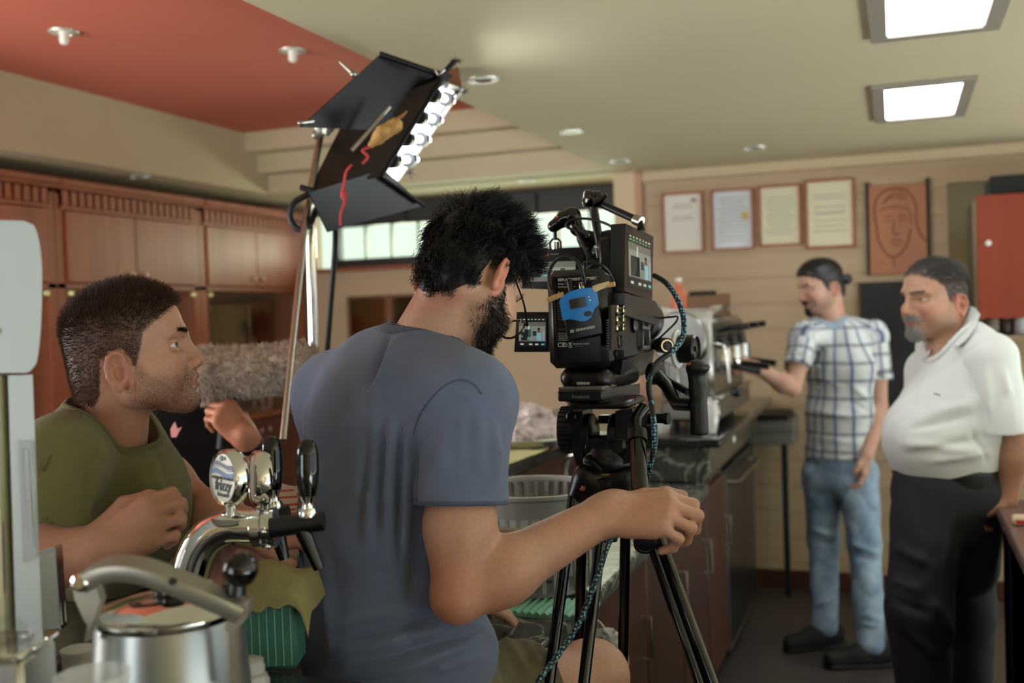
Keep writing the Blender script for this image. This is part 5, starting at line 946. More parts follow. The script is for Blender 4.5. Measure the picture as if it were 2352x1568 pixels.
V, Q = sdf([cone(o3(1345, 1100, 1.86), o3(1325, 1135, 1.855), .022, .016, .01), cone(o3(1352, 1100, 1.86), o3(1370, 1132, 1.86), .022, .016, .01), cone(o3(1350, 1098, 1.87), o3(1440, 1098, 1.88), .024, .024, .02), cone(o3(1432, 1100, 1.87), o3(1440, 1130, 1.87), .022, .018, .01), cone(o3(1395, 1100, 1.96), o3(1395, 1140, 1.99), .022, .018, .01), ell(o3(1392, 1105, 1.9), (.06, .05, .02), k=.02)], .003); hub = soft('leg_spider', V, Q, fl_m, t)
q = o3(1338, 1119, 1.838); obj('red_logo', MB().lathe([(.0065, 0), (.0065, .0012)], 24, q, _n((-.15, -1, .1))), mat('logo_red', (176, 66, 50), .5), hub); obj('logo_mark', MB().bar(q+(-.003, -.002, -.004), q+(0, -.002, .004), .0012, .0008, (0, -1, 0)).bar(q+(.003, -.002, -.004), q+(0, -.002, .004), .0012, .0008, (0, -1, 0)), mat('logo_pale', (210, 170, 150), .5), hub)
def leg(pa, pb, Ya, Yb, zf=.02):
    """twin tube leg: the two pixel lines give its tubes, carried on to the floor"""
    L = obj('leg', MB(), fl_m, t) if False else None; m = MB(); ends = []
    for (p0_, p1_) in (pa, pb):
        a = on(*p0_, 1, Ya); b = on(*p1_, 1, Yb); dv = b-a; f = a+dv*((a[2]-zf)/-dv[2]); m.tube([a, f], .0105, 16); ends.append((a, f))
    L = obj('leg', m, blackgloss, t); f = (ends[0][1]+ends[1][1])/2
    obj('brace', MB().bar(ends[0][0]*.35+ends[0][1]*.65, ends[1][0]*.35+ends[1][1]*.65, .03, .03, (0, 1, 0), .004), fl_m, L); obj('foot', MB().box((f[0], f[1], .012), (.05, .03, .012), .006), rubber, L)
leg(((1318, 1132), (1268, 1516)), ((1384, 1200), (1342, 1560)), 1.855, 1.70)
leg(((1338, 1135), (1331, 1455)), ((1438, 1135), (1430, 1564)), 1.96, 1.985)
leg(((1455, 1130), (1608, 1567)), ((1475, 1130), (1637, 1567)), 1.88, 1.78)
# pan handle
hp = [o3(1480, 935, 1.84), o3(1462, 962, 1.82), o3(1463, 1000, 1.80), o3(1468, 1095, 1.745), o3(1478, 1180, 1.665), o3(1482, 1252, 1.60)]
ph = obj('pan_handle', MB().tube([hp[0], hp[1], hp[2]], [.011, .0105, .0105], 18, smooth=4).tube([hp[2], hp[3], hp[4]], [.0145, .0145, .015], 20), blackgloss, t); obj('handle_collar', MB().tube([hp[2]+(hp[2]-hp[3])*.1, hp[2]+(hp[3]-hp[2])*.15], .018, 20), fl_m, ph)
pd = _n(hp[5]-hp[4]); obj('rubber_grip', MB().tube([hp[4]-pd*.05, hp[5]-pd*.012], .0175, 24), rubber, ph); obj('red_ring', MB().tube([hp[5]-pd*.012, hp[5]-pd*.006], .0185, 28), mat('ring_red', (170, 40, 38), .3), ph); obj('end_cap', MB().lathe([(.018, -.008), (.018, 0), (.012, .002), (.011, .001), (.006, .003)], 28, hp[5], pd), rubber, ph)
obj('spare_handle_mount', MB().tube([o3(1408, 1190, 1.86), o3(1402, 1240, 1.84)], [.016, .013], 16), fl_m, t)

# ================================================================= film lamp on its stand
ld = 2.35; A = lambda x, y, d=ld: at(x, y, d*1.25)
t = thing('film_lamp', 'black fluorescent film lamp with open flaps hung from a stand', 'film lamp', A(880, 330)); shell = mat('lamp_shell', (44, 32, 24), .28, var=.5, vscale=14); flap_m = mat('lamp_flap', (15, 11, 8), .30, var=.7, vscale=11, spec=.25)
# open trough: end, back and side walls round a reflector that faces right and down
Fn = [A(1014, 183, 2.25), A(878, 402, 2.2), A(912, 416, 2.5), A(1062, 203, 2.55)]; Bn = [A(800, 262, 2.25), A(712, 438, 2.2), A(790, 430, 2.5), A(870, 250, 2.55)]
Fn, Bn = np.array(Fn), np.array(Bn); IN = Bn+(Fn-Bn)*.45
hs = MB(); 
for i in range(4): j = (i+1) % 4; hs.plate([Fn[i], Fn[j], Bn[j], Bn[i]], .006)
hs.plate(list(Bn), .006); housing = obj('housing', hs, shell, t, angle=25)
refl = obj('reflector', MB().plate(list(Fn+(Bn-Fn)*.10), .004), mat('lit_reflector', (236, 242, 246), .3, emit=8), housing)
u_ = Fn[0]-Fn[1]; v_ = Fn[3]-Fn[0]
for k in range(4):
    c0 = Fn[1]+u_*(.16+.23*k)+(Bn[0]-Fn[0])*.02; tb_ = obj('fluorescent_tube', MB().tube([c0+v_*.05, c0+v_*.95], .009, 14), mat('tube_glow', (245, 248, 255), .4, emit=16), housing)
    for s in (0.03, .6): obj('tube_socket', MB().tube([c0+v_*s, c0+v_*(s+.12)], .022, 18), blackpl, tb_)
for e in range(2): i = (0, 1)[e]; obj('rim_rod', MB().tube([Fn[0], Fn[1]] if e == 0 else [Fn[3], Fn[2]], .006, 10), metal_dk if e == 0 else chrome, housing)
fp = obj('top_flap', MB().plate([A(690, 292, 2.1), A(875, 124, 2.18), A(1040, 172, 2.32), A(908, 300, 2.25)], .006), flap_m, t, angle=20); obj('flap_rod', MB().tube([A(872, 124, 2.17), A(1000, 168, 2.22)], .008, 10).tube([A(905, 300, 2.24), A(1044, 140, 2.3)], .008, 10), metal_dk, fp)
fp = obj('bottom_flap', MB().plate([A(708, 442, 2.12), A(880, 388, 2.22), A(972, 472, 2.3), A(800, 518, 2.22), A(752, 533, 2.15)], .006), flap_m, t, angle=20); obj('flap_rod', MB().tube([A(876, 404, 2.2), A(975, 472, 2.28)], .006, 10), metal_dk, fp)
obj('far_flap', MB().plate([Fn[3], A(1050, 150, 2.6), A(985, 140, 2.7), A(930, 200, 2.7)], .004), mat('flap_brown', (104, 66, 40), .35), t)
obj('side_rod', MB().tube([A(808, 346, 2.16), A(896, 245, 2.16)], .007, 12), steel, t)
V, Q = sdf([cone(A(852, 333, 2.12), A(880, 305, 2.12), .008, .017, .006), cone(A(880, 305, 2.12), A(908, 288, 2.12), .018, .019, .006), cone(A(868, 318, 2.125), A(878, 300, 2.10), .016, .016, .008)], .003); V = V+RNG.normal(0, .0006, V.shape); obj_t = soft('tape_bundle', V, Q, mat('yellow_tape', (196, 150, 84), .6, var=.3, vscale=40), t)
obj('tape_tail', MB().tube([A(895, 285, 2.12), A(925, 265, 2.12), A(935, 255, 2.13)], [.006, .004, .002], 8), mat('brown_tape', (150, 100, 54), .6), t)
red = mat('red_cord', (188, 58, 62), .7); obj('red_cord', MB().tube([A(850, 338, 2.11), A(832, 345, 2.1), A(845, 360, 2.1), A(832, 376, 2.1)], .0035, 8, smooth=5).tube([A(808, 378, 2.1), A(795, 395, 2.1), A(790, 425, 2.1), A(787, 445, 2.1), A(792, 462, 2.1), A(783, 490, 2.1), A(782, 518, 2.1)], [.003, .0035, .004, .006, .004, .0035, .003], 8, smooth=5).ball(A(790, 448, 2.1), (.009, .007, .012)), red, t)
obj('wing_bolt', MB().tube([A(780, 142, 2.1), A(808, 168, 2.1), A(822, 172, 2.12)], [.003, .006, .004], 8).ball(A(812, 170, 2.1), .009), steel, t); obj('corner_clip', MB().ball(A(690, 282, 2.08), .007).tube([A(690, 282, 2.08), A(720, 278, 2.1)], .004, 8), steel, t); obj('clip', MB().tube([A(1000, 160, 2.2), A(1008, 172, 2.2), A(1022, 160, 2.2)], .003, 8, smooth=4), steel, t)
for (x, y) in ((1048, 140), (1065, 212), (940, 395)):
    V, Q = strands(np.tile(A(x, y, 2.4), (26, 1)), (lambda d: d/np.linalg.norm(d, axis=1)[:, None])(RNG.normal(0, 1, (26, 3))+RIGHT*.6), RNG.uniform(.012, .03, 26), .0012, 2); soft('velcro_tuft', V, Q, blackmatte, t)
lp = area('film_lamp_glow', [float(x) for x in Fn.mean(0)+_n(np.cross(v_, u_))*.0], [0, 0, 0], .12, .3, 0); bpy.data.objects.remove(lp)
# stand
cd_ = 2.32; t = thing('lamp_stand', 'chrome lamp stand with grip heads behind the operator', 'stand', (*at(730, 1300, cd_*1.25)[:2], 0)); B_ = lambda x, y, d=cd_: at(x, y, d*1.25)
p0_, p1_ = B_(712, 490), B_(724, 905); dv = p1_-p0_; ft = p0_+dv*((p0_[2]-.06)/-dv[2]); ft[0], ft[1] = p1_[0], p1_[1]
obj('column', MB().tube([p0_, p1_, ft], [.0145, .0158, .018], 18), chrome, t)
for k in range(3): a = 2.0+k*1.1; obj('leg', MB().tube([(ft[0], ft[1], .20), (ft[0]+.12*math.cos(a), ft[1]+.12*math.sin(a), .12), (ft[0]+.33*math.cos(a), ft[1]+.33*math.sin(a), .012)], .011, 12, smooth=3), chrome, t)
obj('grip_arm', MB().tube([at(738, 300, 2.80), at(716, 420, 2.74), at(700, 520, 2.68), at(650, 1010, 2.40)], [.009, .009, .009, .008], 12), steel, t)
gh_ = mat('grip_grey', (150, 150, 140), .4, .7)
V, Q = sdf([ell(B_(738, 285, 2.2), (.024, .02, .024), k=.01), cone(B_(752, 305, 2.19), B_(760, 258, 2.17), .009, .012, .008), cone(B_(725, 310, 2.2), B_(760, 295, 2.2), .012, .010, .01)], .003); soft('grip_head', V, Q, gh_, t)
V, Q = sdf([ell(B_(722, 478, 2.26), (.026, .022, .026), k=.01), cone(B_(735, 465, 2.24), B_(758, 498, 2.22), .012, .010, .008), cone(B_(735, 462, 2.24), B_(715, 490, 2.26), .014, .014, .01)], .003); soft('grip_head', V, Q, gh_, t)
obj('arm_tip', MB().ball(B_(746, 268, 2.18), .006), steel, t)
obj('lamp_cable', MB().tube([B_(690, 430, 2.15), B_(720, 440, 2.15), B_(700, 450, 2.15), B_(672, 470, 2.15), B_(668, 505, 2.15), B_(688, 527, 2.15), B_(712, 515, 2.15), B_(735, 470, 2.2), B_(765, 500, 2.2), B_(770, 560, 2.25), B_(758, 720, 2.3), B_(748, 880, 2.32), B_(745, 1100, 2.32)], .008, 10, smooth=6), rubber, None, 'black power cable hanging from the film lamp beside the stand', 'cable', angle=60)
# ================================================================= people: shared builders
def noise3(P, s, seed=0):
    """cheap smooth noise, sum of sines, about -1..1"""
    r = np.random.default_rng(seed); o = 0
    for i in range(6):
        k = r.normal(0, 1, 3); k = k/np.linalg.norm(k)*s*(1+.45*i); o = o+np.sin(P @ k+r.uniform(0, 6))*(1/(1+.5*i))
    return o/2.6
def axes(px, py, yaw, pitch, roll=0.):
    """head axes seen along that pixel: yaw 0 = faces picture right, +90deg = faces away; pitch + = looks up"""
    v = CM @ _c(px, py); a = _n((v[0], v[1], 0)); s = np.cross(a, ZU)
    h = math.cos(yaw)*s+math.sin(yaw)*a; f = math.cos(pitch)*h+math.sin(pitch)*ZU; u = -math.sin(pitch)*h+math.cos(pitch)*ZU; l = np.cross(u, f)
    u2 = math.cos(roll)*u+math.sin(roll)*l; return np.stack([f, np.cross(u2, f), u2], 1)
HX = [-.12, -.075, -.062, -.052, -.02, -.012, 0, .008, .02, .04, .06, .075, .1]
HG = [-.078, -.074, -.058, .0, .004, -.022, -.022, -.004, .03, .046, .058, .066, .078]
def head(C, R, h, p):
    """implicit head in its own axes (x face, y left, z up; eyes at z=0), returned in world axes with colours"""
    s = p.get('s', 1.); nb = (R.T @ (p['neck']-C))/s; jw = p.get('jaw', 1.); ns = p.get('nose', 1.); fat = p.get('fat', 0.)
    P = [ell((-.012, 0, .030), (.092, .0745, .082)), ell((.020, 0, .036), (.066, .063, .067), k=.03), ell((.026, 0, -.020), (.056, .058, .058), k=.03),
         cone((.026, 0, -.030), (.050, 0, -.080), .050, .034, .03), cone((-.03, 0, -.045), nb, .054, p.get('neckr', .060), .03), ell((-.055, 0, -.03), (.045, .055, .05), k=.03)]
    for y in (-1, 1):
        P += [cone((-.010, y*.057, -.030), (-.004, y*.052*jw, -.068), .014, .015, .025), cone((-.004, y*.052*jw, -.068), (.070, y*.015, -.098), .016, .015, .028), ell((.056, y*.045, -.026), (.022, .019, .017), k=.025),
              cone((.081, y*.010, .020), (.069, y*.046, .022), .0115, .011, .014), ell((.035, y*.050*(1+fat*.1), -.055), (.03+.004*fat, .014+.006*fat, .028), k=.03)]
    P += [ell((.076, 0, -.100), (.0175, .021, .0155), k=.016), cone((.086, 0, .012), (.099, 0, -.024), .0078, .0092*ns, .012), ell((.079, 0, -.060), (.018, .026, .017), k=.02)]
    for y in (-1, 1): P += [cut(ell((.089, y*.033, -.001), (.0185, .0180, .0115), k=.012)), cut(ell((.074, y*.052, .000), (.014, .012, .0105), k=.014)), ell((.0605, y*.0315, -.0005), (.0152, .0158, .0138), k=.005)]
    P += [ell((.1015, 0, -.036), (.0125*ns, .0115*ns, .0100*ns), k=.010)]
    for y in (-1, 1): P += [ell((.0935, y*.0125*ns, -.0405), (.0110, .0065, .0080), k=.006), cut(ell((.099, y*.0070, -.0475), (.0060, .0034, .0030), k=.003))]
    op = p.get('open', .3)
    P += [cone((.0945, 0, -.0625), (.081, .021, -.0685), .0050, .003, .007), cone((.0945, 0, -.0625), (.081, -.021, -.0685), .0050, .003, .007), cone((.0920, 0, -.0755-.002*op), (.081, .020, -.0705), .0062, .003, .007), cone((.0920, 0, -.0755-.002*op), (.081, -.020, -.0705), .0062, .003, .007),
          cut(cone((.101, 0, -.0692), (.083, .023, -.0697), .0012+.0022*op, .0011, .002)), cut(cone((.101, 0, -.0692), (.083, -.023, -.0697), .0012+.0022*op, .0011, .002)), cut(ell((.100, 0, -.0870), (.010, .018, .005), k=.010))]
    sl = p.get('slit', .0042)
    for y in (-1, 1): P += [cut(ell((.0795, y*.0320, -.0005), (.0125, .0120, sl), k=.0015)), cut(ell((.0690, y*.0410, -.0015), (.0115, .0080, sl*.8), k=.0015)), cut(cone((.082, y*.018, .0095), (.067, y*.045, .0080), .0012, .0010, .003))]
    for y in (-1, 1):   # ears
        e = np.array([-.030, y*.0755, -.026]); Re = np.array(Matrix.Rotation(y*-.32, 3, 'Z') @ Matrix.Rotation(.16, 3, 'Y'))
        P += [ell(e+(0, y*.002, 0), (.0175, .0050, .0305), Re, .006), ell(e+(.006, -y*.001, -.004), (.014, .008, .02), Re, .008)]
        ring = [(.012, .014), (.006, .026), (-.006, .030), (-.016, .022), (-.019, .006), (-.016, -.010), (-.008, -.022)]
        q = [e+Re @ np.array((a, y*.0055, b)) for a, b in ring]
        P += [cone(q[i], q[i+1], .0037, .0037, .0025) for i in range(len(q)-1)]+[ell(e+Re @ np.array((.001, y*.003, -.027)), (.009, .0055, .009), Re, .005)]
        P += [cut(ell(e+Re @ np.array((.002, y*.0085, -.004)), (.0100, .0085, .0130), Re, .003)), cut(ell(e+Re @ np.array((-.005, y*.0075, .015)), (.0090, .0058, .0100), Re, .003)), cut(cone(e+Re @ np.array((-.0125, y*.0072, .012)), e+Re @ np.array((-.0125, y*.0072, -.010)), .0022, .0020, .002)), cone(e+Re @ np.array((.012, y*.003, .002)), e+Re @ np.array((.012, y*.004, -.008)), .0042, .0042, .004)]
    V, Q = sdf(P, h/s, 1); N = normals(V, Q); x, y, z = V.T; ay = np.abs(y)
    sk = np.array(rgb(*p['skin'])[:3]); col = np.tile(sk, (len(V), 1))
    def mixc(c_, w): 
        nonlocal col; w = np.clip(w, 0, 1)[:, None]; col = col*(1-w)+np.array(rgb(*c_)[:3])*w
    rd = p.get('red', (176, 104, 84)); near = lambda c_, r_: np.exp(-(((V-np.array(c_))/np.array(r_))**2).sum(1))
    mixc(rd, .45*(near((.06, .045, -.035), (.03, .03, .022))+near((.06, -.045, -.035), (.03, .03, .022)))+.4*near((.105, 0, -.037), (.016, .02, .014))+.5*((ay > .069) & (x < -.005) & (x > -.055) & (z > -.065) & (z < .012))+.35*sstep(-.06, -.1, z)*sstep(-.02, -.05, x))
    mixc(p.get('lip', (150, 84, 74)), .85*sstep(.072, .080, x)*sstep(1.15, .75, (ay/.0235)**2+((z+.0695)/.0098)**2))
    hg = np.interp(x, HX, np.array(HG)+p.get('hairline', 0))+p.get('nape', 0)*sstep(-.048, -.06, x); ear = ((ay > .068) & (x < -.004) & (x > -.058) & (z > -.062) & (z < .008))
    ear = ear & (np.linalg.norm((V-np.array((-.03, 0, -.026)))*np.array((1, 0, .62)), axis=1) < .026)
    H = sstep(-.006, .006, z-hg+noise3(V, 260, 3)*.003)*(~ear); n1 = RNG.random(len(V))
    jawm = sstep(.012, -.010, z-np.interp(x, [-.02, .0, .02, .05, .08, .10], [-.02, -.018, -.045, -.052, -.046, -.048]))*sstep(-.135, -.112, z+.35*np.maximum(0, -x-.0))*sstep(-.028, -.012, x)*(~ear)
    zj = -.076-.5*np.clip(x, -.01, .08); jawm = jawm*sstep(zj-.022, zj-.008, z)
    lipm = ((x > .076) & (ay < .024) & (np.abs(z+.0695) < .010)); chm = jawm*(~lipm)*(1-.75*np.exp(-((x-.062)**2/.00022+(ay-.042)**2/.0004+(z+.048)**2/.0003)))
    if p.get('stubble'): mixc(p['hair'], p['stubble']*chm*(.55+.45*n1))
    goat = near((.085, 0, -.098), (.022, .022, .020))+near((.095, 0, -.054), (.014, .026, .008))
    mixc(p['hair'], p.get('scalp', .8)*H)
    if p.get('grey'): mixc(p['grey'], np.clip(goat*1.2, 0, .8)*(~lipm))
    for k in range(2): mixc(p.get('brow', p['hair']), .5*np.exp(-((z-.0205-.1*(ay-.03))**2/.000012))*((ay > .010) & (ay < .054) & (x > .044)))
    W_ = C+s*(V @ R.T)
    return dict(V=W_, Q=Q, col=col, L=V, N=N @ R.T, NL=N, H=H, beard=chm, goat=np.clip(goat, 0, 1)*(~lipm), R=R, C=C, s=s)
def eyes(hd, parent, iris=(70, 84, 70), gaze=(0, 0)):
    for y in (-1, 1):
        c = hd['C']+hd['s']*(hd['R'] @ np.array((.0612, y*.0317, -.0008))); r = .0124*hd['s']
        e = obj('eye', MB().ball(c, r, 24, 16), mat('eye_white', (206, 200, 194), .15), parent, angle=180)
        g = _n(hd['R'] @ _n((1, gaze[0], gaze[1]))); obj('iris', MB().lathe([(.0058*hd['s'], r*.885), (.0052*hd['s'], r*.94), (.0026*hd['s'], r*.985)], 20, c, g, caps=False), mat('iris_%d' % iris[0], iris, .1), e, angle=180); obj('pupil', MB().lathe([(.0026*hd['s'], r*.983), (.0005, r*1.0)], 16, c, g), mat('pupil', (6, 6, 6), .05), e, angle=180)
def grow(hd, w, n, L, direc, r0=.00035, seg=3, sag=0., curl=.12, tip=.3):
    """hairs from the head surface; direc(local points, local normals) -> local direction"""
    P, f = scatter(hd['V'], hd['Q'], w, n); NL = hd['NL'][hd['Q'][f]].mean(1); PL = ((P-hd['C'])/hd['s']) @ hd['R']; d = direc(PL, NL)+RNG.normal(0, .10, PL.shape); d /= np.linalg.norm(d, axis=1)[:, None]
    l = L(PL)*RNG.uniform(.7, 1.15, n) if callable(L) else np.full(n, L)*RNG.uniform(.6, 1.15, n)
    return strands(P-hd['N'][hd['Q'][f]].mean(1)*.0008, d @ hd['R'].T, l, r0, seg, sag, curl, 3, tip)
def brows(hd, parent, m_, n=420, L=.0075):
    x, y, z = hd['L'].T; ay = np.abs(y)
    for sd in (-1, 1):
        w = np.exp(-((z-.0205-.1*(ay-.03))**2/.000007))*((ay > .011) & (ay < .055) & (x > .044) & (y*sd > 0)); V, Q = grow(hd, w+1e-12, n//2, L, lambda p, n_: np.stack([-.1+0*p[:, 0], np.sign(p[:, 1])*1.0, .22-0*p[:, 0]], 1)+n_*.22, .0004, 2); soft('eyebrow', V, Q, m_, parent)
FING = ((.090, .026, (.043, .026, .021), .0098), (.093, .006, (.047, .029, .022), .0098), (.088, -.014, (.043, .027, .021), .0092), (.079, -.032, (.034, .021, .018), .0082))
def hand(w, fx, fz, left=False, curls=None, s=1., thumb=None, spread=.0):
    fx = _n(fx); fz = _n(np.array(fz)-fx*np.dot(fx, fz)); fy = np.cross(fz, fx)*(-1 if left else 1); curls = curls or [(.25, .35, .25)]*4; P = []; T = lambda a, b, c: w+s*(fx*a+fy*b+fz*c)
    for i, (xk, yk, ls, r) in enumerate(FING):
        zk = (.0, .003, .001, -.003)[i]; k = T(xk, yk, zk); P.append(cone(T(.010, yk*.55, -.002), k, .0165*s, .0118*s, .014*s)); P.append(cone(T(.03, yk*.8, -.010), T(xk-.012, yk, -.010), .010*s, .010*s, .012*s)); a = 0; q = k; sp = spread*(1.5-i)
        for j in range(3):
            a += curls[i][j]; d = _n(math.cos(a)*(fx+fy*sp)-math.sin(a)*fz); e = q+d*ls[j]*s; rr_ = r*s*(1-.09*j); P.append(cone(q, e, rr_*1.02, rr_*.93, .0055*s)); q = e
    th = thumb or ((.020, .022, -.008), (.052, .046, -.018), (.080, .050, -.026), (.102, .044, -.032)); rt = (.0175, .0125, .0112, .0085)
    P += [cone(T(*th[i]), T(*th[i+1]), rt[i]*s, rt[i+1]*s, .010*s if i == 0 else .005*s) for i in range(3)]
    return P
def limb(pts, rs, k=.03): return [cone(pts[i], pts[i+1], rs[i], rs[i+1], k) for i in range(len(pts)-1)]
def arm(sh, el, wr, hd, r=(.050, .043, .028), h=.0026):
    """upper arm, forearm with its muscle swell, hand: one surface"""
    sh, el, wr = map(lambda a: np.array(a, float), (sh, el, wr)); f = el+(wr-el)*.28
    P = [cone(sh, sh+(el-sh)*.5, r[0], r[0]*.94, .03), cone(sh+(el-sh)*.5, el, r[0]*.94, r[1]*.78, .03), cone(el, f, r[1]*.80, r[1]*.97, .012), cone(f, wr, r[1]*.97, r[2], .03), cone(wr, wr+_n(wr-el)*.02, r[2]*.95, r[2]*.95, .02)]+hd
    return sdf(P, h, 1)
def skin_cols(V, skin, red=(176, 104, 84), a=.25, seed=2):
    c = np.tile(np.array(rgb(*skin)[:3]), (len(V), 1)); w = np.clip(.5+.5*noise3(V, 40, seed), 0, 1)[:, None]*a; return c*(1-w)+np.array(rgb(*red)[:3])*w
skinm = mat('skin', (200, 150, 120), .48, attr='Col', var=.10, vscale=160, bump=.10, bscale=700, sss=.12, spec=.4)
def body(parent, parts, label=None):
    """parts: (V, Q, colours) joined as the one body mesh"""
    V, Q = join([(p[0], p[1]) for p in parts]); return soft('body', V, Q, skinm, parent, colors=np.vstack([p[2] for p in parts]))
def folds(V, N, spec):
    """raise or sink cloth along soft ridge lines: (a, b, width, height)"""
    D = np.zeros(len(V))
    for a, b, w, hgt in spec:
        a, b = np.array(a), np.array(b); ba = b-a; t = np.clip(((V-a) @ ba)/(ba @ ba), 0, 1); d = np.linalg.norm(V-a-t[:, None]*ba, axis=1); D += hgt*np.exp(-(d/w)**2)*np.sin(pi*np.clip(t*.96+.02, 0, 1))**.5
    return V+N*D[:, None]
def snap(V, px, py, lift=0., r=9):
    """nearest point of a surface under that pixel"""
    q = (V-CO) @ CM; d = -q[:, 2]; x = CX+FPX*q[:, 0]/d; y = CY-FPX*q[:, 1]/d
    while True:
        m = np.where((np.abs(x-px) < r) & (np.abs(y-py) < r))[0]
        if len(m): break
        r *= 1.6
    return at(px, py, np.sort(d[m])[:max(1, len(m)//5)].mean()-lift)
def pfolds(V, N, spec, g=1., n=5):
    """folds given in the picture: (x0, y0, x1, y1, width, height), laid on the surface"""
    D = np.zeros(len(V))
    for x0, y0, x1, y1, w, hgt in spec:
        P = [snap(V, x0+(x1-x0)*i/n, y0+(y1-y0)*i/n) for i in range(n+1)]; best = np.full(len(V), 9.); tt = np.zeros(len(V))
        for i in range(n):
            ba = P[i+1]-P[i]; t = np.clip(((V-P[i]) @ ba)/(ba @ ba+1e-12), 0, 1); d = np.linalg.norm(V-P[i]-t[:, None]*ba, axis=1); m = d < best; best[m] = d[m]; tt[m] = (i+t[m])/n
        D += g*hgt*np.exp(-(best/w)**2)*np.sin(pi*np.clip(tt*.9+.05, 0, 1))**.7
    return V+N*D[:, None]
def wrinkle(V, N, amp, scale, seed, stretch=None):
    P = V if stretch is None else V*np.array(stretch); n = noise3(P, scale, seed); return V+N*(amp*(np.abs(n)*1.4-.5))[:, None]
def tee(name, col, **k): return mat(name, col, .92, spec=.2, var=.16, vscale=22, bump=.35, bscale=900, sheen=.15, **k)
# ================================================================= person 1: man in the olive shirt leaning on the bar
D1 = 1.66; PX = lambda x, y, d=D1: at(x, y, d)
def vdir(px, py): v = CM @ _c(px, py); a = _n((v[0], v[1], 0)); return np.cross(a, ZU), a       # right, away at that pixel
t = thing('person', 'man with cropped brown hair in an olive green t-shirt leaning on the bar', 'person', (*PX(230, 1500, 1.9)[:2], 0))
sR, sA = vdir(280, 900); skin1 = (190, 142, 118); hair1 = (76, 52, 40)
C1 = PX(302, 806); R1 = axes(300, 800, math.radians(2), math.radians(8), math.radians(0)); nb = PX(248, 1010, 1.70)
hd = head(C1, R1, .0017, dict(skin=skin1, hair=hair1, stubble=.46, scalp=.85, neck=nb, neckr=.066, open=.9, jaw=1.02, nose=1.0, hairline=-.002, slit=.0050, s=.935))
shN, shF = PX(135, 1062, 1.57), PX(285, 1045, 1.90); elN, wrN = PX(60, 1290, 1.50), PX(222, 1262, 1.50)
hn = hand(wrN, RIGHT*.86+UP*.50+AW*.10, BACK*.95-RIGHT*.25+UP*.15, False, [(.75, 1.0, .35), (.80, 1.05, .4), (.85, 1.1, .45), (.95, 1.1, .5)], 1.0, ((.020, .024, -.006), (.056, .044, -.018), (.088, .040, -.036), (.108, .026, -.046)))
V2, Q2 = arm(shN, elN, wrN, hn, (.054, .046, .031), .0024)
elF, wrF = PX(470, 1175, 1.80), PX(560, 1210, 1.72); V3, Q3 = arm(shF, elF, wrF, hand(wrF, RIGHT-UP*.2, UP, True, s=.98), (.050, .043, .030), .004)
bd = body(t, [(hd['V'], hd['Q'], hd['col']), (V2, Q2, skin_cols(V2, skin1, (186, 100, 78), .35)), (V3, Q3, skin_cols(V3, skin1))]); eyes(hd, t, (82, 96, 84), (-.5, .12))
hm1 = mat('hair_brown', (76, 52, 38), .55, spec=.3)
V, Q = grow(hd, hd['H']+1e-9, 16000, lambda q: .0055+.011*sstep(.02, .085, q[:, 2]), lambda q, n: n*.8+np.array([.35, 0, .15])*sstep(.03, .08, q[:, 2])[:, None]+np.array([-.15, 0, -.5])*sstep(.03, -.02, q[:, 2])[:, None], .00042, 2); soft('hair', V, Q, hm1, t)
V, Q = grow(hd, hd['beard']+hd['goat']*.6+1e-9, 5200, .0032, lambda q, n: n*.6+np.array([.05, 0, -.6]), .00022, 1); soft('stubble', V, Q, hm1, t); brows(hd, t, hm1, 640, .0085)
# t-shirt
T0, T1, T2 = PX(262, 1135, 1.74), PX(245, 1215, 1.80), PX(150, 1440, 2.05)
core1 = [oval(T0, T1, (.175, .098), (.165, .104), sA, .05), oval(T1, T2, (.165, .104), (.16, .115), sA, .05), cone(T0-sA*.02, PX(240, 1035, 1.72), .10, .066, .05), cone(shN, PX(100, 1190, 1.53), .062, .070, .05), cone(shF, PX(330, 1130, 1.86), .066, .066, .05), cone(PX(205, 972, 1.69), shN, .050, .060, .05), cone(PX(262, 985, 1.77), shF, .05, .06, .05), ell(PX(335, 1150, 1.72), (.065, .10, .10), np.stack([sR, sA, ZU], 1), .05)]
nk1 = cone(PX(262, 978, 1.70), PX(300, 870, 1.68), .071, .11, .008); sh = core1+[cut(cone(PX(95, 1200, 1.53), PX(80, 1290, 1.50), .062, .065, .005)), cut(nk1)]
V, Q = sdf(sh, .0045, 2); N = normals(V, Q)
V = pfolds(V, N, [(232, 1040, 205, 1180, .010, .006), (205, 1050, 175, 1200, .007, -.005), (160, 1225, 320, 1140, .016, .007), (150, 1255, 330, 1200, .014, .007), (180, 1190, 300, 1110, .012, -.005), (300, 1080, 380, 1060, .012, .004), (345, 1050, 385, 1180, .010, .006), (320, 1070, 370, 1240, .012, .007), (368, 1040, 398, 1150, .008, -.005), (110, 1080, 100, 1230, .012, .005), (260, 1100, 240, 1220, .014, .004)])
V = wrinkle(V, N, .0022, 32, 4); olive = tee('olive_tee', (110, 106, 66)); shirt = soft('t_shirt', V, Q, olive, t)
Vc, Qc = band(core1, nk1, .011, .002, .0032); soft('collar', Vc, Qc, tee('olive_tee_rib', (100, 97, 55)), shirt)
obj('shoulder_seam', MB().tube([snap(V, x, y, .001) for x, y in ((186, 955), (165, 985), (140, 1015), (112, 1050), (96, 1080))], .0020, 6, smooth=4), tee('olive_tee_rib', (100, 97, 55)), shirt, angle=180)
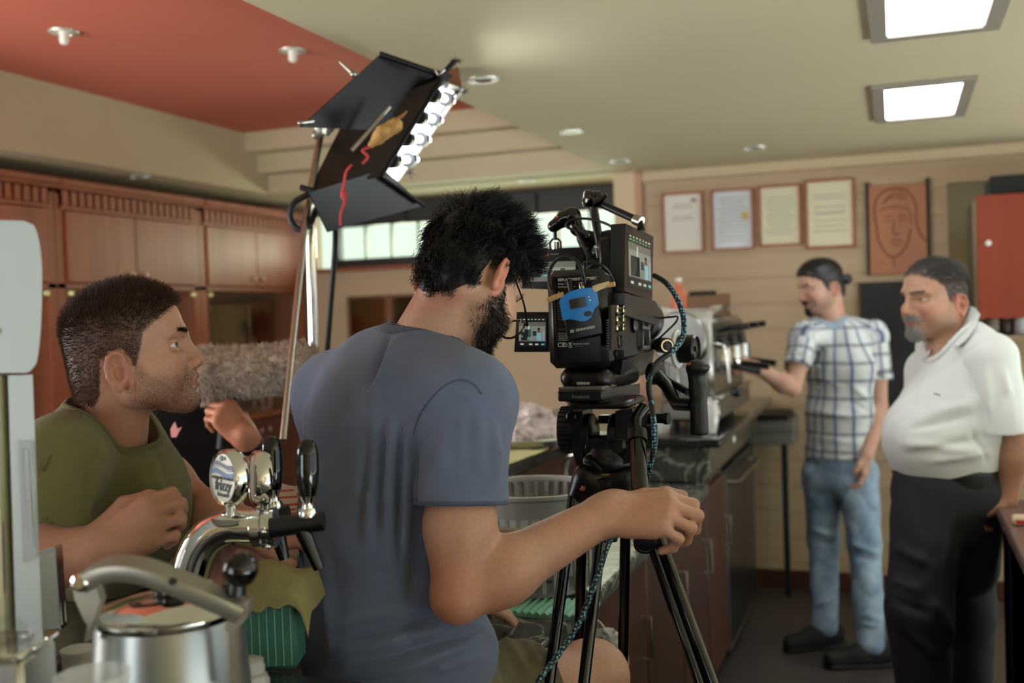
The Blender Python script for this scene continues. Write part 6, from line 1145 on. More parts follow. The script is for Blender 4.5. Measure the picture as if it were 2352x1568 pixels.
# legs behind the bar (stand on the floor)
hp_ = PX(120, 1500, 2.10); trm = mat('dark_trousers', (34, 36, 42), .9); P = []
for s_ in (-1, 1): a = hp_+sA*.09*s_; P += [cone(a, (a[0], a[1], .48), .085, .062, .04), cone((a[0], a[1], .48), (a[0]-.03, a[1], .08), .06, .05, .03)]
P += [ell(hp_, (.12, .16, .12), np.stack([sR, sA, ZU], 1), .05)]; V, Q = sdf(P, .012); soft('trousers', V, Q, trm, t)
for s_ in (-1, 1): a = hp_+sA*.09*s_; V, Q = sdf([cone((a[0]-.04, a[1], .045), (a[0]+.13, a[1]+.03, .04), .042, .036, .02), clip((0, 0, .001), (0, 0, -1))], .008); soft('shoe', V, Q, blackmatte, t)

# ================================================================= person 2: camera operator
t = thing('person', 'camera operator with black hair, beard and glasses in a slate blue t-shirt', 'person', (*at(930, 1620, 1.72)[:2], .9))
skin2 = (190, 150, 126); hair2 = (17, 15, 14); C2 = at(1087, 638, 1.72); R2 = axes(1087, 640, math.radians(58), math.radians(-43), math.radians(0)); nb = at(962, 835, 1.735)
hd = head(C2, R2, .0021, dict(skin=skin2, hair=hair2, stubble=.8, scalp=.9, neck=nb, neckr=.070, red=(190, 92, 74), hairline=.0, nape=-.030, open=0, s=.94))
shR, elR, wrR = at(1068, 925, 1.61), at(1050, 1370, 1.53), at(1392, 1180, 1.655)
bar = _n(hp[5]-hp[4]); hr = hand(wrR, RIGHT*.96+UP*.10+BACK*.16, UP*.80+BACK*.62, False, [(.55, 1.05, .7), (.62, 1.15, .75), (.72, 1.2, .8), (.85, 1.2, .8)], 1.08, ((.020, .024, -.008), (.056, .044, -.016), (.088, .050, -.020), (.112, .050, -.026)))
V2, Q2 = arm(shR*.7+elR*.3, elR, wrR, hr, (.052, .048, .0315), .0023)
c2 = skin_cols(V2, skin2, (196, 104, 80), .3); ee = np.exp(-(np.linalg.norm(V2-elR, axis=1)/.07)**2)[:, None]*.35; c2 = c2*(1-ee)+np.array(rgb(186, 96, 76)[:3])*ee
kn = at(1352, 1562, 1.97); hpR = at(960, 1650, 1.72); shin = np.array((kn[0]+.02, kn[1]-.02, .50)); P = [cone(hpR*.35+kn*.65, kn, .075, .064, .03), cone(kn, shin, .060, .055, .04), cone(shin, (shin[0]-.02, shin[1]+.02, .12), .052, .04, .03), ell(kn+UP*.012+RIGHT*.012, (.058, .058, .058), k=.03)]
V4, Q4 = sdf(P, .005); shL, elL, wrL = at(770, 905, 1.88), at(800, 1280, 1.95), at(985, 1400, 2.02); V5, Q5 = arm(shL, elL, wrL, hand(wrL, RIGHT+AW*.4, UP, True), h=.005)
ft_ = np.array((shin[0]+.0, shin[1]+.0, .06)); body(t, [(hd['V'], hd['Q'], hd['col']), (V2, Q2, c2), (V4, Q4, skin_cols(V4, skin2)), (V5, Q5, skin_cols(V5, skin2))]); eyes(hd, t)
hm2 = mat('hair_black', (13, 11, 11), .48, spec=.35); brows(hd, t, hm2)
V, Q = grow(hd, hd['beard']+hd['goat']+1e-9, 6500, lambda q: .006+.010*sstep(-.03, -.09, q[:, 2]), lambda q, n: n*.7+np.array([.25, 0, -.7]), .00042, 2, curl=.25); soft('beard', V, Q, hm2, t)
# hair: scalp cap plus combed locks
H = hd['H']; L = hd['L']; top = sstep(.0, .07, L[:, 2]); fr = sstep(.0, .07, L[:, 0])
P, f = scatter(hd['V'], hd['Q'], H*(.6+.8*top)+1e-9, 800); PL = ((P-C2) @ R2)/.94; NL = hd['NL'][hd['Q'][f]].mean(1); seg = 5; n = 800
paths = np.zeros((n, seg+1, 3)); paths[:, 0] = PL-NL*.001; r_ = np.random.default_rng(9)
flow = np.stack([np.where(PL[:, 2] > .055, .18, -.12), np.sign(PL[:, 1]+1e-6)*.28*sstep(.02, .06, PL[:, 2]), np.where(PL[:, 2] > .055, .25, -.9)], 1)+r_.normal(0, .11, (n, 3))
d = NL*(.2+.8*sstep(.0, .07, PL[:, 2]))[:, None]+flow*.5
Ln = (.021+.024*sstep(.0, .085, PL[:, 2])-.014*sstep(.03, .075, PL[:, 0]))*(.55+.45*sstep(-.095, -.02, PL[:, 2]))*r_.uniform(.8, 1.25, n)
for i in range(seg):
    d = d*.60+flow*.40+r_.normal(0, .06, (n, 3)); d /= np.linalg.norm(d, axis=1)[:, None]; q = paths[:, i]+d*(Ln/seg)[:, None]
    e = np.sqrt((((q-np.array((-.012, 0, .03)))/np.array((.095, .0775, .085)))**2).sum(1)); push = np.maximum(0, 1.01+.05*min(i, 3)/3-e); q = q+(q-np.array((-.012, 0, .03)))*push[:, None]; paths[:, i+1] = q
K = 18; ch = []
for k in range(K):
    off = r_.normal(0, .0062, (n, 1, 3)); tw = r_.normal(0, .0022, (n, seg+1, 3)); sp_ = np.linspace(1, .35+.5*r_.random(), seg+1)[None, :, None]; ch.append(paths+off*sp_+tw*np.linspace(.1, 1, seg+1)[None, :, None])
paths = np.concatenate(ch, 0)
V, Q = strands(paths[:, 0], None, 0, .00066, seg, path=C2+.94*(paths @ R2.T), tip=.35); vc, qc = [], []
hm = (H[hd['Q']].mean(1) > .5); lift = .002+.007*sstep(-.04, .05, L[:, 2])*H; cap = C2+.94*((L+hd['NL']*(lift*H)[:, None]) @ R2.T)
used = np.unique(hd['Q'][hm]); rem = -np.ones(len(L), int); rem[used] = np.arange(len(used)); capV = cap[used]; capV = capV
V, Q = join([(V, Q), (capV, rem[hd['Q'][hm]])]); soft('hair', V, Q, hm2, t)
# loose curls at the front
r_ = np.random.default_rng(4); nn = 150; base = np.stack([r_.uniform(.030, .068, nn), r_.uniform(-.055, .05, nn), r_.uniform(.060, .095, nn)], 1); pth = np.zeros((nn, 12, 3)); ph = r_.uniform(0, 6, nn); rad = r_.uniform(.003, .007, nn); ln = r_.uniform(.006, .016, nn); dr = np.stack([r_.uniform(.5, 1, nn), r_.normal(-.15, .35, nn), r_.uniform(-.35, .6, nn)], 1); dr /= np.linalg.norm(dr, axis=1)[:, None]; s1 = np.cross(dr, (0, 1, .2)); s1 /= np.linalg.norm(s1, axis=1)[:, None]; s2 = np.cross(dr, s1)
for i in range(12): a = ph+i*.55; pth[:, i] = base+dr*(ln*i/11)[:, None]+(s1*np.cos(a)[:, None]+s2*np.sin(a)[:, None])*(rad*min(1, i/4))[:, None]
cur = np.concatenate([pth+r_.normal(0, .0016, (nn, 1, 3)) for _ in range(5)], 0); V, Q = strands(cur[:, 0], None, 0, .0005, path=C2+.94*(cur @ R2.T)); soft('front_curls', V, Q, hm2, t)
# glasses: slid down the nose
g = thing('eyeglasses', 'thin tortoiseshell glasses hanging low on the operator\'s nose', 'glasses', C2); GL = lambda x, y, z: C2+.94*(R2 @ np.array((x, y, z))); gm = mat('tortoise_frame', (58, 36, 24), .2, coat=.4); gw = mat('glasses_wire', (20, 18, 18), .3, .6)
for y in (-1, 1):
    c_ = np.array((.115, y*.036, -.020)); rim = [GL(c_[0]-.006*math.cos(a)**2, c_[1]+.026*math.cos(a), c_[2]+.021*math.sin(a)) for a in np.linspace(0, 2*pi, 33)]; ri = obj('rim', MB().tube(rim, .0021, 8), gm, g); obj('lens', MB().add([GL(c_[0]-.002, c_[1]+.025*math.cos(a), c_[2]+.020*math.sin(a)) for a in np.linspace(0, 2*pi, 25)[:-1]], [tuple(range(24))]), mat('lens_clear', (230, 240, 240), .02, alpha=.10), ri)
    obj('temple', MB().tube([GL(.111, y*.064, -.012), GL(.06, y*.0755, -.004), GL(-.02, y*.0795, .004), GL(-.045, y*.0775, -.008), GL(-.056, y*.073, -.028)], [.0022, .0015, .0015, .002, .0015], 8, smooth=4), gw, g); obj('hinge', MB().ball(GL(.112, y*.064, -.012), .0034, 10, 7), gw, g)
obj('bridge', MB().tube([GL(.112, .011, -.018), GL(.116, 0, -.014), GL(.112, -.011, -.018)], .0018, 8, smooth=4), gm, g)
# t-shirt
lat = _n(at(1080, 905, 1.60)-at(775, 890, 1.88)); fwd2 = _n(np.cross(ZU, lat)); 
Nk, Ch, Md, Wa, Hp = at(925, 850, 1.74), at(903, 985, 1.735), at(888, 1200, 1.725), at(885, 1420, 1.72), at(900, 1640, 1.72)
sh = [oval(Nk+ZU*-.02, Ch, (.125, .070), (.180, .112), lat, .06), oval(Ch, Md, (.180, .116), (.165, .116), lat, .06), oval(Md, Wa, (.165, .116), (.160, .120), lat, .06), oval(Wa, Hp, (.160, .120), (.175, .130), lat, .06), cone(at(935, 838, 1.735), at(915, 905, 1.735), .070, .11, .05),
      cone(at(985, 870, 1.68), shR, .078, .076, .05), cone(shR, at(1062, 1120, 1.575), .072, .068, .03), cone(at(1062, 1110, 1.575), at(1062, 1150, 1.57), .068, .071, .01), cone(at(870, 860, 1.80), shL, .075, .07, .05), cone(shL, at(778, 1060, 1.92), .07, .066, .04),
      ell(at(1040, 1500, 1.66), (.07, .07, .06), k=.06)]
hemn = _n(at(1062, 1160, 1.57)-at(1062, 1100, 1.575)); nk2 = ell(at(990, 772, 1.735), (.078, .078, .044), None, .008); sh.append(cut(nk2))
# torso and the open sleeve
V, Q = sdf(sh[:6]+[cone(shR, at(1065, 985, 1.60), .073, .066, .04)]+sh[8:], .0042, 2)
hemc = at(1060, 1135, 1.572); Vs, Qs = sdf([cone(at(1035, 900, 1.63), shR, .070, .073, .03), cone(shR, hemc, .073, .069, .03), cone(hemc, hemc+hemn*.02, .069, .072, .01), cut(cone(hemc-hemn*.03, hemc+hemn*.1, .0590, .0655, .003)), clip(hemc+hemn*.012, hemn)], .0036, 2)
V, Q = join([(V, Q), (Vs, Qs)]); N = normals(V, Q)
A2 = lambda x, y, d: at(x, y, d)
V = pfolds(V, N, [(918, 985, 905, 1330, .008, -.010), (934, 990, 925, 1290, .009, .008), (900, 965, 886, 1250, .008, .007), (882, 960, 866, 1210, .007, -.007), (862, 990, 842, 1260, .010, .006), (840, 1010, 820, 1230, .008, -.005), (950, 1000, 946, 1240, .007, -.007), (893, 772, 835, 900, .010, -.006), (912, 775, 860, 880, .010, .004),
    (962, 1180, 940, 1480, .016, -.009), (770, 1440, 1000, 1385, .010, .007), (785, 1505, 1090, 1420, .010, .009), (830, 1565, 1105, 1470, .010, .009), (800, 1470, 1060, 1400, .007, -.006), (810, 1535, 1100, 1445, .007, -.006), (1000, 1540, 1110, 1500, .008, .006), (740, 1250, 760, 1500, .014, .005), (1100, 960, 1098, 1100, .010, .005), (1135, 970, 1140, 1100, .009, .004), (1030, 960, 1012, 1100, .010, .005), (1062, 950, 1055, 1060, .008, .003)], 1.7)
V = wrinkle(V, N, .0020, 30, 7, (1, 1, .6)); slate = tee('slate_tee', (102, 114, 142)); shirt = soft('t_shirt', V, Q, slate, t); rib = tee('slate_tee_rib', (78, 88, 112))
Vc, Qc = band(sh[:6]+sh[8:-1], nk2, .010, .0022, .0032); soft('collar', Vc, Qc, rib, shirt)
cf = [hemc+hemn*.012+.0695*(math.cos(a)*_n(np.cross(hemn, BACK))+math.sin(a)*_n(np.cross(hemn, np.cross(hemn, BACK)))) for a in np.linspace(0, 2*pi, 25)]; obj('cuff', MB().tube(cf, (.004), 8, caps=False), rib, shirt, angle=180)
obj('sleeve_seam', MB().tube([snap(V, x, y, .001) for x, y in ((1106, 905), (1085, 880), (1055, 872), (1022, 885), (990, 915), (965, 950), (950, 1000))], .0017, 6, smooth=4), rib, shirt, angle=180)
# shorts
kh = tee('khaki_shorts', (104, 98, 72)); kmid = hpR*.40+kn*.60; ax_ = _n(kn-hpR)
V, Q = sdf([cone(hpR, kmid, .110, .094, .04), cone(kmid-ax_*.02, kmid+ax_*.01, .094, .096, .01), ell(at(930, 1650, 1.72), (.17, .15, .13), k=.06), cone(at(900, 1680, 1.85), at(1120, 1690, 2.0), .11, .10, .04), cut(cone(kmid-ax_*.02, kmid+ax_*.2, .078, .084, .003)), clip(kmid+ax_*.014, ax_)], .006, 2); N = normals(V, Q); V = pfolds(V, N, [(1150, 1440, 1215, 1555, .012, .009), (1185, 1425, 1250, 1540, .010, .008), (1135, 1470, 1160, 1560, .010, -.008), (1200, 1420, 1240, 1500, .008, -.006)]); V = wrinkle(V, N, .0018, 30, 3); V[:, 2] = np.where(V[:, 0] < -.66, np.maximum(V[:, 2], .902), V[:, 2]); so = soft('shorts', V, Q, kh, t)
V, Q = sdf([cone(np.array((shin[0]-.03, shin[1]+.02, .055)), (shin[0]+.14, shin[1]+.14, .045), .045, .038, .02), clip((0, 0, .002), (0, 0, -1))], .008); soft('shoe', V, Q, blackmatte, t)
# ================================================================= person 3: man in the plaid shirt at the coffee machine
D3 = 4.72; P3 = lambda x, y, d=D3: at(x, y, d); v3R, v3A = vdir(1930, 900)
t = thing('person', 'man with dark hair tied back in a plaid shirt and jeans at the espresso machine', 'person', (*P3(1935, 1480)[:2], 0)); skin3 = (196, 154, 134); hair3 = (26, 22, 22)
C3 = P3(1884, 655); R3 = axes(1884, 655, math.radians(180+24), math.radians(-14)); nb = P3(1915, 765)
hd = head(C3, R3, .0028, dict(skin=skin3, hair=hair3, stubble=.30, scalp=.92, neck=nb, neckr=.062, hairline=-.004, open=.1, brow=hair3, slit=.0025)); hm3 = mat('hair_dark', (22, 19, 19), .4)
shR3, elR3, wrR3 = P3(1846, 775, 4.62), P3(1822, 893, 4.50), P3(1738, 845, 4.46); h_ = hand(wrR3, -RIGHT*.95+UP*.42, UP*.8+BACK*.5, False, [(.15, .35, .3), (.5, .8, .5), (.6, .9, .5), (.7, .9, .5)], 1., ((.020, .022, -.008), (.054, .040, -.024), (.080, .036, -.040), (.100, .026, -.050)))
V2, Q2 = arm(shR3, elR3, wrR3, h_, (.046, .040, .027), .004)
shL3, elL3, wrL3 = P3(2008, 775, 4.68), P3(2022, 935, 4.66), P3(1993, 1040, 4.55); V3, Q3 = arm(shL3, elL3, wrL3, hand(wrL3, -UP+RIGHT*-.12, RIGHT*.75+BACK*.55, True, [(.3, .5, .3)]*4), (.046, .041, .027), .004)
body(t, [(hd['V'], hd['Q'], hd['col']), (V2, Q2, skin_cols(V2, skin3)), (V3, Q3, skin_cols(V3, skin3))]); eyes(hd, t); brows(hd, t, hm3, 300)
V, Q = grow(hd, hd['goat']+1e-9, 1600, .010, lambda q, n: n*.5+np.array([.1, 0, -.8]), .0006, 2); soft('goatee', V, Q, hm3, t)
L = hd['L']; H = hd['H']; lift = .004+.007*sstep(.0, .06, L[:, 2]); hm = H[hd['Q']].mean(1) > .45; used = np.unique(hd['Q'][hm]); rem = -np.ones(len(L), int); rem[used] = np.arange(len(used)); ridge = .0012*np.sin(L[:, 2]*420+L[:, 1]*300); cap = C3+(L+hd['NL']*(lift*H+ridge*H)[:, None]) @ R3.T
bun = [ell(C3+R3 @ np.array(q), r_, k=.01) for q, r_ in (((-.105, 0, .0), (.018, .018, .018)), ((-.122, .0, -.004), (.026, .022, .024)), ((-.135, .004, -.012), (.018, .016, .020)))]; Vb, Qb = sdf(bun, .004); V, Q = join([(cap[used], rem[hd['Q'][hm]]), (Vb, Qb)]); soft('hair', V, Q, hm3, t)
# shirt: torso turned towards the camera and left
f3 = _n(-v3R*.72-v3A*.70); l3 = np.cross(ZU, f3)
N3, Ca, Mi, He = P3(1922, 770), P3(1930, 845), P3(1928, 950), P3(1922, 1052)
core = [oval(N3, Ca, (.12, .075), (.175, .105), l3, .05), oval(Ca, Mi, (.175, .108), (.165, .112), l3, .05), oval(Mi, He+ZU*-.06, (.165, .112), (.178, .125), l3, .05), cone(P3(1890, 762), shR3, .068, .066, .05), cone(P3(1955, 762), shL3, .068, .068, .05), clip(He+ZU*.01, -ZU+RIGHT*.03), cut(cone(P3(1908, 765), P3(1890, 690), .058, .085, .01))]
V, Q = sdf(core, .007, 2)
def plaid_uv(V, o, ax, sd): r = V-o; h_ = r @ ax; u = r @ sd; w_ = r @ np.cross(ax, sd); return np.stack([np.arctan2(u, w_)*.15, h_, 0*h_], 1)
parts = [(V, Q)]; uv = [plaid_uv(V, Mi, ZU, l3)]
for a, b, r_ in ((shR3, elR3*.62+shR3*.38, (.058, .062)), (shL3, elL3*.62+shL3*.38, (.060, .066))):
    d_ = _n(b-a); Vs, Qs = sdf([cone(a-d_*.02, b, r_[0], r_[1], .02), cut(cone(b-d_*.04, b+d_*.1, r_[1]-.006, r_[1]-.004, .003)), clip(b, d_)], .006, 1); parts.append((Vs, Qs)); q = _n(np.cross(d_, BACK)); uv.append(plaid_uv(Vs, a, -d_, q)*np.array((.6, 1, 1)))
V, Q = join(parts); uv = np.vstack(uv); N = normals(V, Q); V = pfolds(V, N, [(1955, 885, 2005, 925, .014, .012), (1945, 915, 2000, 950, .012, -.010), (1860, 940, 1985, 965, .016, .010), (1850, 1000, 1980, 1020, .016, .008), (1905, 800, 1895, 900, .016, .006), (1860, 860, 1935, 890, .014, .006)]); V = wrinkle(V, N, .006, 18, 5)
pm = mat('plaid_cotton', (206, 206, 196), .9, spec=.2); Nn, Ln = nodes(pm); b_ = Nn['Principled BSDF']; at_ = Nn.new('ShaderNodeAttribute'); at_.attribute_name = 'cloth'; sp = Nn.new('ShaderNodeSeparateXYZ'); Ln.new(at_.outputs['Vector'], sp.inputs[0]); prev = None
def stripe(axis, period, off, wid, soft_, col_, amt):
    global prev
    m1 = Nn.new('ShaderNodeMath'); m1.operation = 'MULTIPLY_ADD'; m1.inputs[1].default_value = 1/period; m1.inputs[2].default_value = off; Ln.new(sp.outputs[axis], m1.inputs[0]); m2 = Nn.new('ShaderNodeMath'); m2.operation = 'PINGPONG'; m2.inputs[1].default_value = .5; Ln.new(m1.outputs[0], m2.inputs[0])
    mr = Nn.new('ShaderNodeMapRange'); mr.inputs[1].default_value = wid; mr.inputs[2].default_value = wid+soft_; mr.inputs[3].default_value = amt; mr.inputs[4].default_value = 0; Ln.new(m2.outputs[0], mr.inputs[0]); mx = Nn.new('ShaderNodeMix'); mx.data_type = 'RGBA'; mx.inputs[7].default_value = rgb(*col_); Ln.new(mr.outputs[0], mx.inputs[0])
    if prev is None: mx.inputs[6].default_value = rgb(214, 218, 216)
    else: Ln.new(prev, mx.inputs[6])
    prev = mx.outputs[2]
stripe(0, .074, .0, .12, .06, (146, 158, 182), .65); stripe(1, .078, .0, .11, .06, (158, 162, 172), .6); stripe(0, .074, .0, .04, .025, (56, 62, 98), .85); stripe(1, .078, .0, .035, .025, (80, 82, 98), .75); stripe(0, .037, .5, .06, .03, (176, 182, 188), .5); Ln.new(prev, b_.inputs['Base Color'])
shirt = soft('plaid_shirt', V, Q, pm, t, vec=uv)
cw_ = mat('plaid_collar', (150, 170, 188), .9)
Vc, Qc = band(core[:5], core[-1][1:], .026, .005, .005); soft('collar', Vc, Qc, cw_, shirt)
for i, y in enumerate((765, 800, 840, 890, 940, 985, 1030)): q = P3(1878+i*.8, y, 4.585-.004*i); obj('button', MB().lathe([(.006, 0), (.006, .003)], 12, q, f3), white_ink, shirt)
# jeans and shoes
jm = mat('blue_jeans', (168, 190, 212), .9, col2=(98, 124, 152), vscale=9, bump=.2, bscale=500); fl_, fr_ = on(1895, 1440, 2, .09), on(2000, 1480, 2, .09); k1, k2 = P3(1892, 1238, 4.78), P3(1985, 1245, 4.60)
V, Q = sdf([oval(P3(1925, 1030), P3(1925, 1085), (.16, .115), (.165, .12), l3, .04), cone(P3(1890, 1090, 4.75), k1, .092, .068, .03), cone(k1, fl_, .068, .058, .03), cone(P3(1968, 1090, 4.65), k2, .095, .070, .03), cone(k2, fr_, .070, .060, .03), clip((0, 0, .06), (0, 0, -1))], .008, 2); N = normals(V, Q)
V = pfolds(V, N, [(1862, 1215, 1925, 1235, .014, .014), (1862, 1240, 1925, 1252, .012, -.010), (1958, 1250, 2025, 1275, .014, .018), (1960, 1275, 2025, 1290, .012, -.014), (1870, 1390, 1920, 1375, .014, .014), (1978, 1410, 2025, 1425, .014, .016), (1978, 1432, 2025, 1440, .012, .012), (1955, 1100, 1935, 1180, .014, .008)]); V = wrinkle(V, N, .005, 26, 8); soft('jeans', V, Q, jm, t)
shoe_m = mat('black_suede', (20, 20, 21), .8)
for q, dv in ((fl_, _n(-v3R*.8-v3A*.5)), (fr_, _n(-v3R*.85-v3A*.35))):
    b0 = np.array((q[0], q[1], .05)); V, Q = sdf([cone(b0-dv*.05+ZU*.01, b0+dv*.06, .046, .044, .03), cone(b0+dv*.06-ZU*.004, b0+dv*.17-ZU*.012, .044, .036, .03), cone(b0+ZU*.005, b0+ZU*.035, .046, .042, .02), clip((0, 0, .012), (0, 0, -1))], .005); s_ = soft('shoe', V, Q, shoe_m, t); V, Q = sdf([cone(b0-dv*.06-ZU*.035, b0+dv*.17-ZU*.035, .048, .038, .01), clip((0, 0, .002), (0, 0, -1)), clip((0, 0, .02), (0, 0, 1))], .005); soft('sole', V, Q, rubber, s_)

# ================================================================= person 4: older man in the white shirt
D4 = 3.15; P4 = lambda x, y, d=D4: at(x, y, d); v4R, v4A = vdir(2160, 900)
t = thing('person', 'older grey haired man with goatee in a white short sleeved shirt', 'person', (*P4(2160, 1500)[:2], 0)); skin4 = (184, 140, 116); hair4 = (62, 58, 56)
C4 = P4(2146, 683); R4 = axes(2146, 683, math.radians(180+38), math.radians(-3)); nb = P4(2185, 830)
hd = head(C4, R4, .0024, dict(skin=skin4, hair=hair4, stubble=.22, scalp=.85, neck=nb, neckr=.070, hairline=.004, jaw=1.12, fat=.9, nose=1.15, grey=(176, 172, 166), brow=(96, 84, 76), open=.0, slit=.003, red=(178, 96, 80)))
shN4, elN4, wrN4 = P4(2278, 838, 3.02), P4(2335, 1010, 3.02), P4(2308, 1140, 3.05); h_ = hand(wrN4, -RIGHT*.88-UP*.36, UP*.9+BACK*.35-RIGHT*.3, True, [(.9, .9, .5), (.95, .9, .5), (1.0, .9, .5), (1.05, .9, .5)], 1.02)
V2, Q2 = arm(shN4, elN4, wrN4, h_, (.054, .048, .033), .0034); shF4, elF4, wrF4 = P4(2130, 850, 3.32), P4(2150, 1060, 3.38), P4(2130, 1180, 3.36); V3, Q3 = arm(shF4, elF4, wrF4, hand(wrF4, -UP, RIGHT, False), h=.006)
body(t, [(hd['V'], hd['Q'], hd['col']), (V2, Q2, skin_cols(V2, skin4)), (V3, Q3, skin_cols(V3, skin4))]); eyes(hd, t, (60, 60, 56)); hm4 = mat('hair_grey', (66, 62, 60), .5); brows(hd, t, mat('brow_grey', (84, 74, 66), .6), 300)
V, Q = grow(hd, hd['H']+1e-9, 6500, lambda q: .007+.012*sstep(.02, .085, q[:, 2]), lambda q, n: n*.55+np.array([-.75, 0, .1])*sstep(.03, .08, q[:, 2])[:, None]+np.array([-.4, 0, -.6])*sstep(.04, .0, q[:, 2])[:, None], .0006, 2); soft('hair', V, Q, hm4, t)
V, Q = grow(hd, hd['goat']+1e-9, 2600, .010, lambda q, n: n*.5+np.array([.1, 0, -.8]), .0006, 2); soft('goatee', V, Q, mat('hair_pale_grey', (168, 164, 158), .6), t)
f4 = _n(-v4R*.90-v4A*.42); l4 = np.cross(ZU, f4); Nk4, Ch4, Be4, Wa4 = P4(2205, 830, 3.17), P4(2200, 905, 3.17), P4(2165, 1010, 3.16), P4(2172, 1075, 3.16)
core = [oval(Nk4, Ch4, (.12, .085), (.185, .125), l4, .06), oval(Ch4, Be4, (.185, .130), (.18, .155), l4, .06), oval(Be4, Wa4, (.18, .155), (.17, .140), l4, .05), ell(P4(2115, 1005, 3.12), (.095, .13, .10), np.stack([v4R, v4A, ZU], 1), .06), cone(P4(2235, 800, 3.10), shN4, .075, .075, .05), cone(P4(2180, 810, 3.25), shF4, .07, .07, .05), cone(P4(2225, 790, 3.17), P4(2215, 850, 3.17), .07, .1, .05), clip(P4(2172, 1085, 3.16), -ZU+v4R*-.05), cut(cone(P4(2178, 810, 3.16), P4(2155, 730, 3.15), .064, .095, .01))]
V, Q = sdf(core, .0065, 2); d_ = _n(elN4-shN4); b = P4(2297, 985, 3.02); Vs, Qs = sdf([cone(shN4-d_*.02, b, .078, .083, .03), cut(cone(b-d_*.05, b+d_*.1, .062, .070, .003)), clip(b+d_*.005, _n(d_-v4R*.25))], .005, 1)
V, Q = join([(V, Q), (Vs, Qs)]); N = normals(V, Q); V = pfolds(V, N, [(2090, 985, 2235, 950, .012, -.014), (2110, 955, 2235, 925, .014, .012), (2075, 1020, 2250, 1035, .014, .014), (2085, 1045, 2260, 1005, .012, -.012), (2130, 1060, 2275, 1040, .012, .012), (2225, 870, 2238, 1000, .010, -.004), (2265, 850, 2275, 960, .012, .009), (2305, 850, 2325, 960, .012, .009), (2120, 860, 2105, 960, .016, .006), (2215, 960, 2270, 1060, .010, -.010)]); V = wrinkle(V, N, .004, 22, 6)
wsm = mat('white_shirt', (222, 226, 224), .9, spec=.2, var=.03, vscale=60, stretch=(1, 1, .05)); shirt = soft('white_shirt', V, Q, wsm, t)
Vc, Qc = band(core[:7], core[-1][1:], .016, .006, .005, .003); soft('collar_stand', Vc, Qc, wsm, shirt)
for inn, out in ((((2226, 700), (2206, 722), (2186, 742), (2166, 760), (2146, 776)), ((2252, 722), (2240, 752), (2222, 778), (2200, 796), (2160, 800))), (((2112, 762), (2116, 775), (2122, 788), (2130, 798), (2136, 806)), ((2104, 790), (2104, 806), (2110, 822), (2120, 826), (2132, 818)))):
    m = MB(); k = len(inn); ip = [snap(Vc, x, y, .006, 12) for x, y in inn]; op_ = [snap(V, x, y, .010, 12) for x, y in out]; mp_ = [(a+b)/2-AW*.008+ZU*.004 for a, b in zip(ip, op_)]; P = ip+mp_+op_
    F1 = [(r*k+i, r*k+i+1, (r+1)*k+i+1, (r+1)*k+i) for r in range(2) for i in range(k-1)]; m.add(P, F1); m.add([q+AW*.006 for q in P], [f[::-1] for f in F1]); n3 = 3*k
    rg = list(range(k))+[k+k-1, 2*k+k-1]+[2*k+i for i in range(k-2, -1, -1)]+[k]; m.f += [(rg[i], n3+rg[i], n3+rg[(i+1) % len(rg)], rg[(i+1) % len(rg)]) for i in range(len(rg))]
    obj('collar', m, wsm, shirt, angle=60)
obj('chest_mark', MB().bar(P4(2145, 903, 2.995), P4(2160, 908, 2.99), .004, .003), blackpl, shirt)
tm = mat('charcoal_trousers', (44, 47, 52), .85, var=.15, vscale=10); P = [oval(P4(2172, 1060, 3.16), P4(2172, 1130, 3.17), (.172, .142), (.17, .14), l4, .04)]
kA, kB = P4(2110, 1395, 3.08), P4(2215, 1400, 3.28); fA, fB = np.array((kA[0]+.02, kA[1]+.03, .09)), np.array((kB[0], kB[1]+.02, .09))
P += [cone(P4(2140, 1140, 3.12), kA, .115, .092, .05), cone(kA, fA, .090, .070, .04), cone(P4(2200, 1140, 3.24), kB, .115, .09, .05), cone(kB, fB, .09, .07, .04), cone(P4(2215, 1120, 3.14), P4(2215, 1300, 3.18), .12, .10, .05), clip((0, 0, .05), (0, 0, -1))]
V, Q = sdf(P, .008, 2); N = normals(V, Q); V = pfolds(V, N, [(2060, 1260, 2150, 1300, .016, .014), (2050, 1330, 2150, 1370, .016, .014), (2055, 1380, 2160, 1420, .014, -.012), (2112, 1120, 2130, 1240, .010, -.012), (2190, 1120, 2170, 1300, .012, .012), (2085, 1450, 2180, 1530, .016, .014), (2120, 1330, 2200, 1480, .014, .010)]); V = wrinkle(V, N, .005, 18, 9); soft('trousers', V, Q, tm, t)
V, Q = sdf([oval(P4(2172, 1066, 3.16), P4(2172, 1094, 3.165), (.178, .150), (.178, .148), l4, .01), clip(P4(2172, 1060, 3.16), ZU+v4R*.06), clip(P4(2172, 1100, 3.16), -ZU-v4R*.06)], .005); blt = soft('belt', V, Q, mat('black_leather', (14, 15, 16), .4), t)
for q in (fA, fB):
    b0 = np.array((q[0], q[1], .05)); dv = f4; V, Q = sdf([cone(b0-dv*.05, b0+dv*.17-ZU*.01, .046, .036, .03), clip((0, 0, .002), (0, 0, -1))], .007); soft('shoe', V, Q, mat('black_shoe_leather', (14, 14, 15), .3), t)

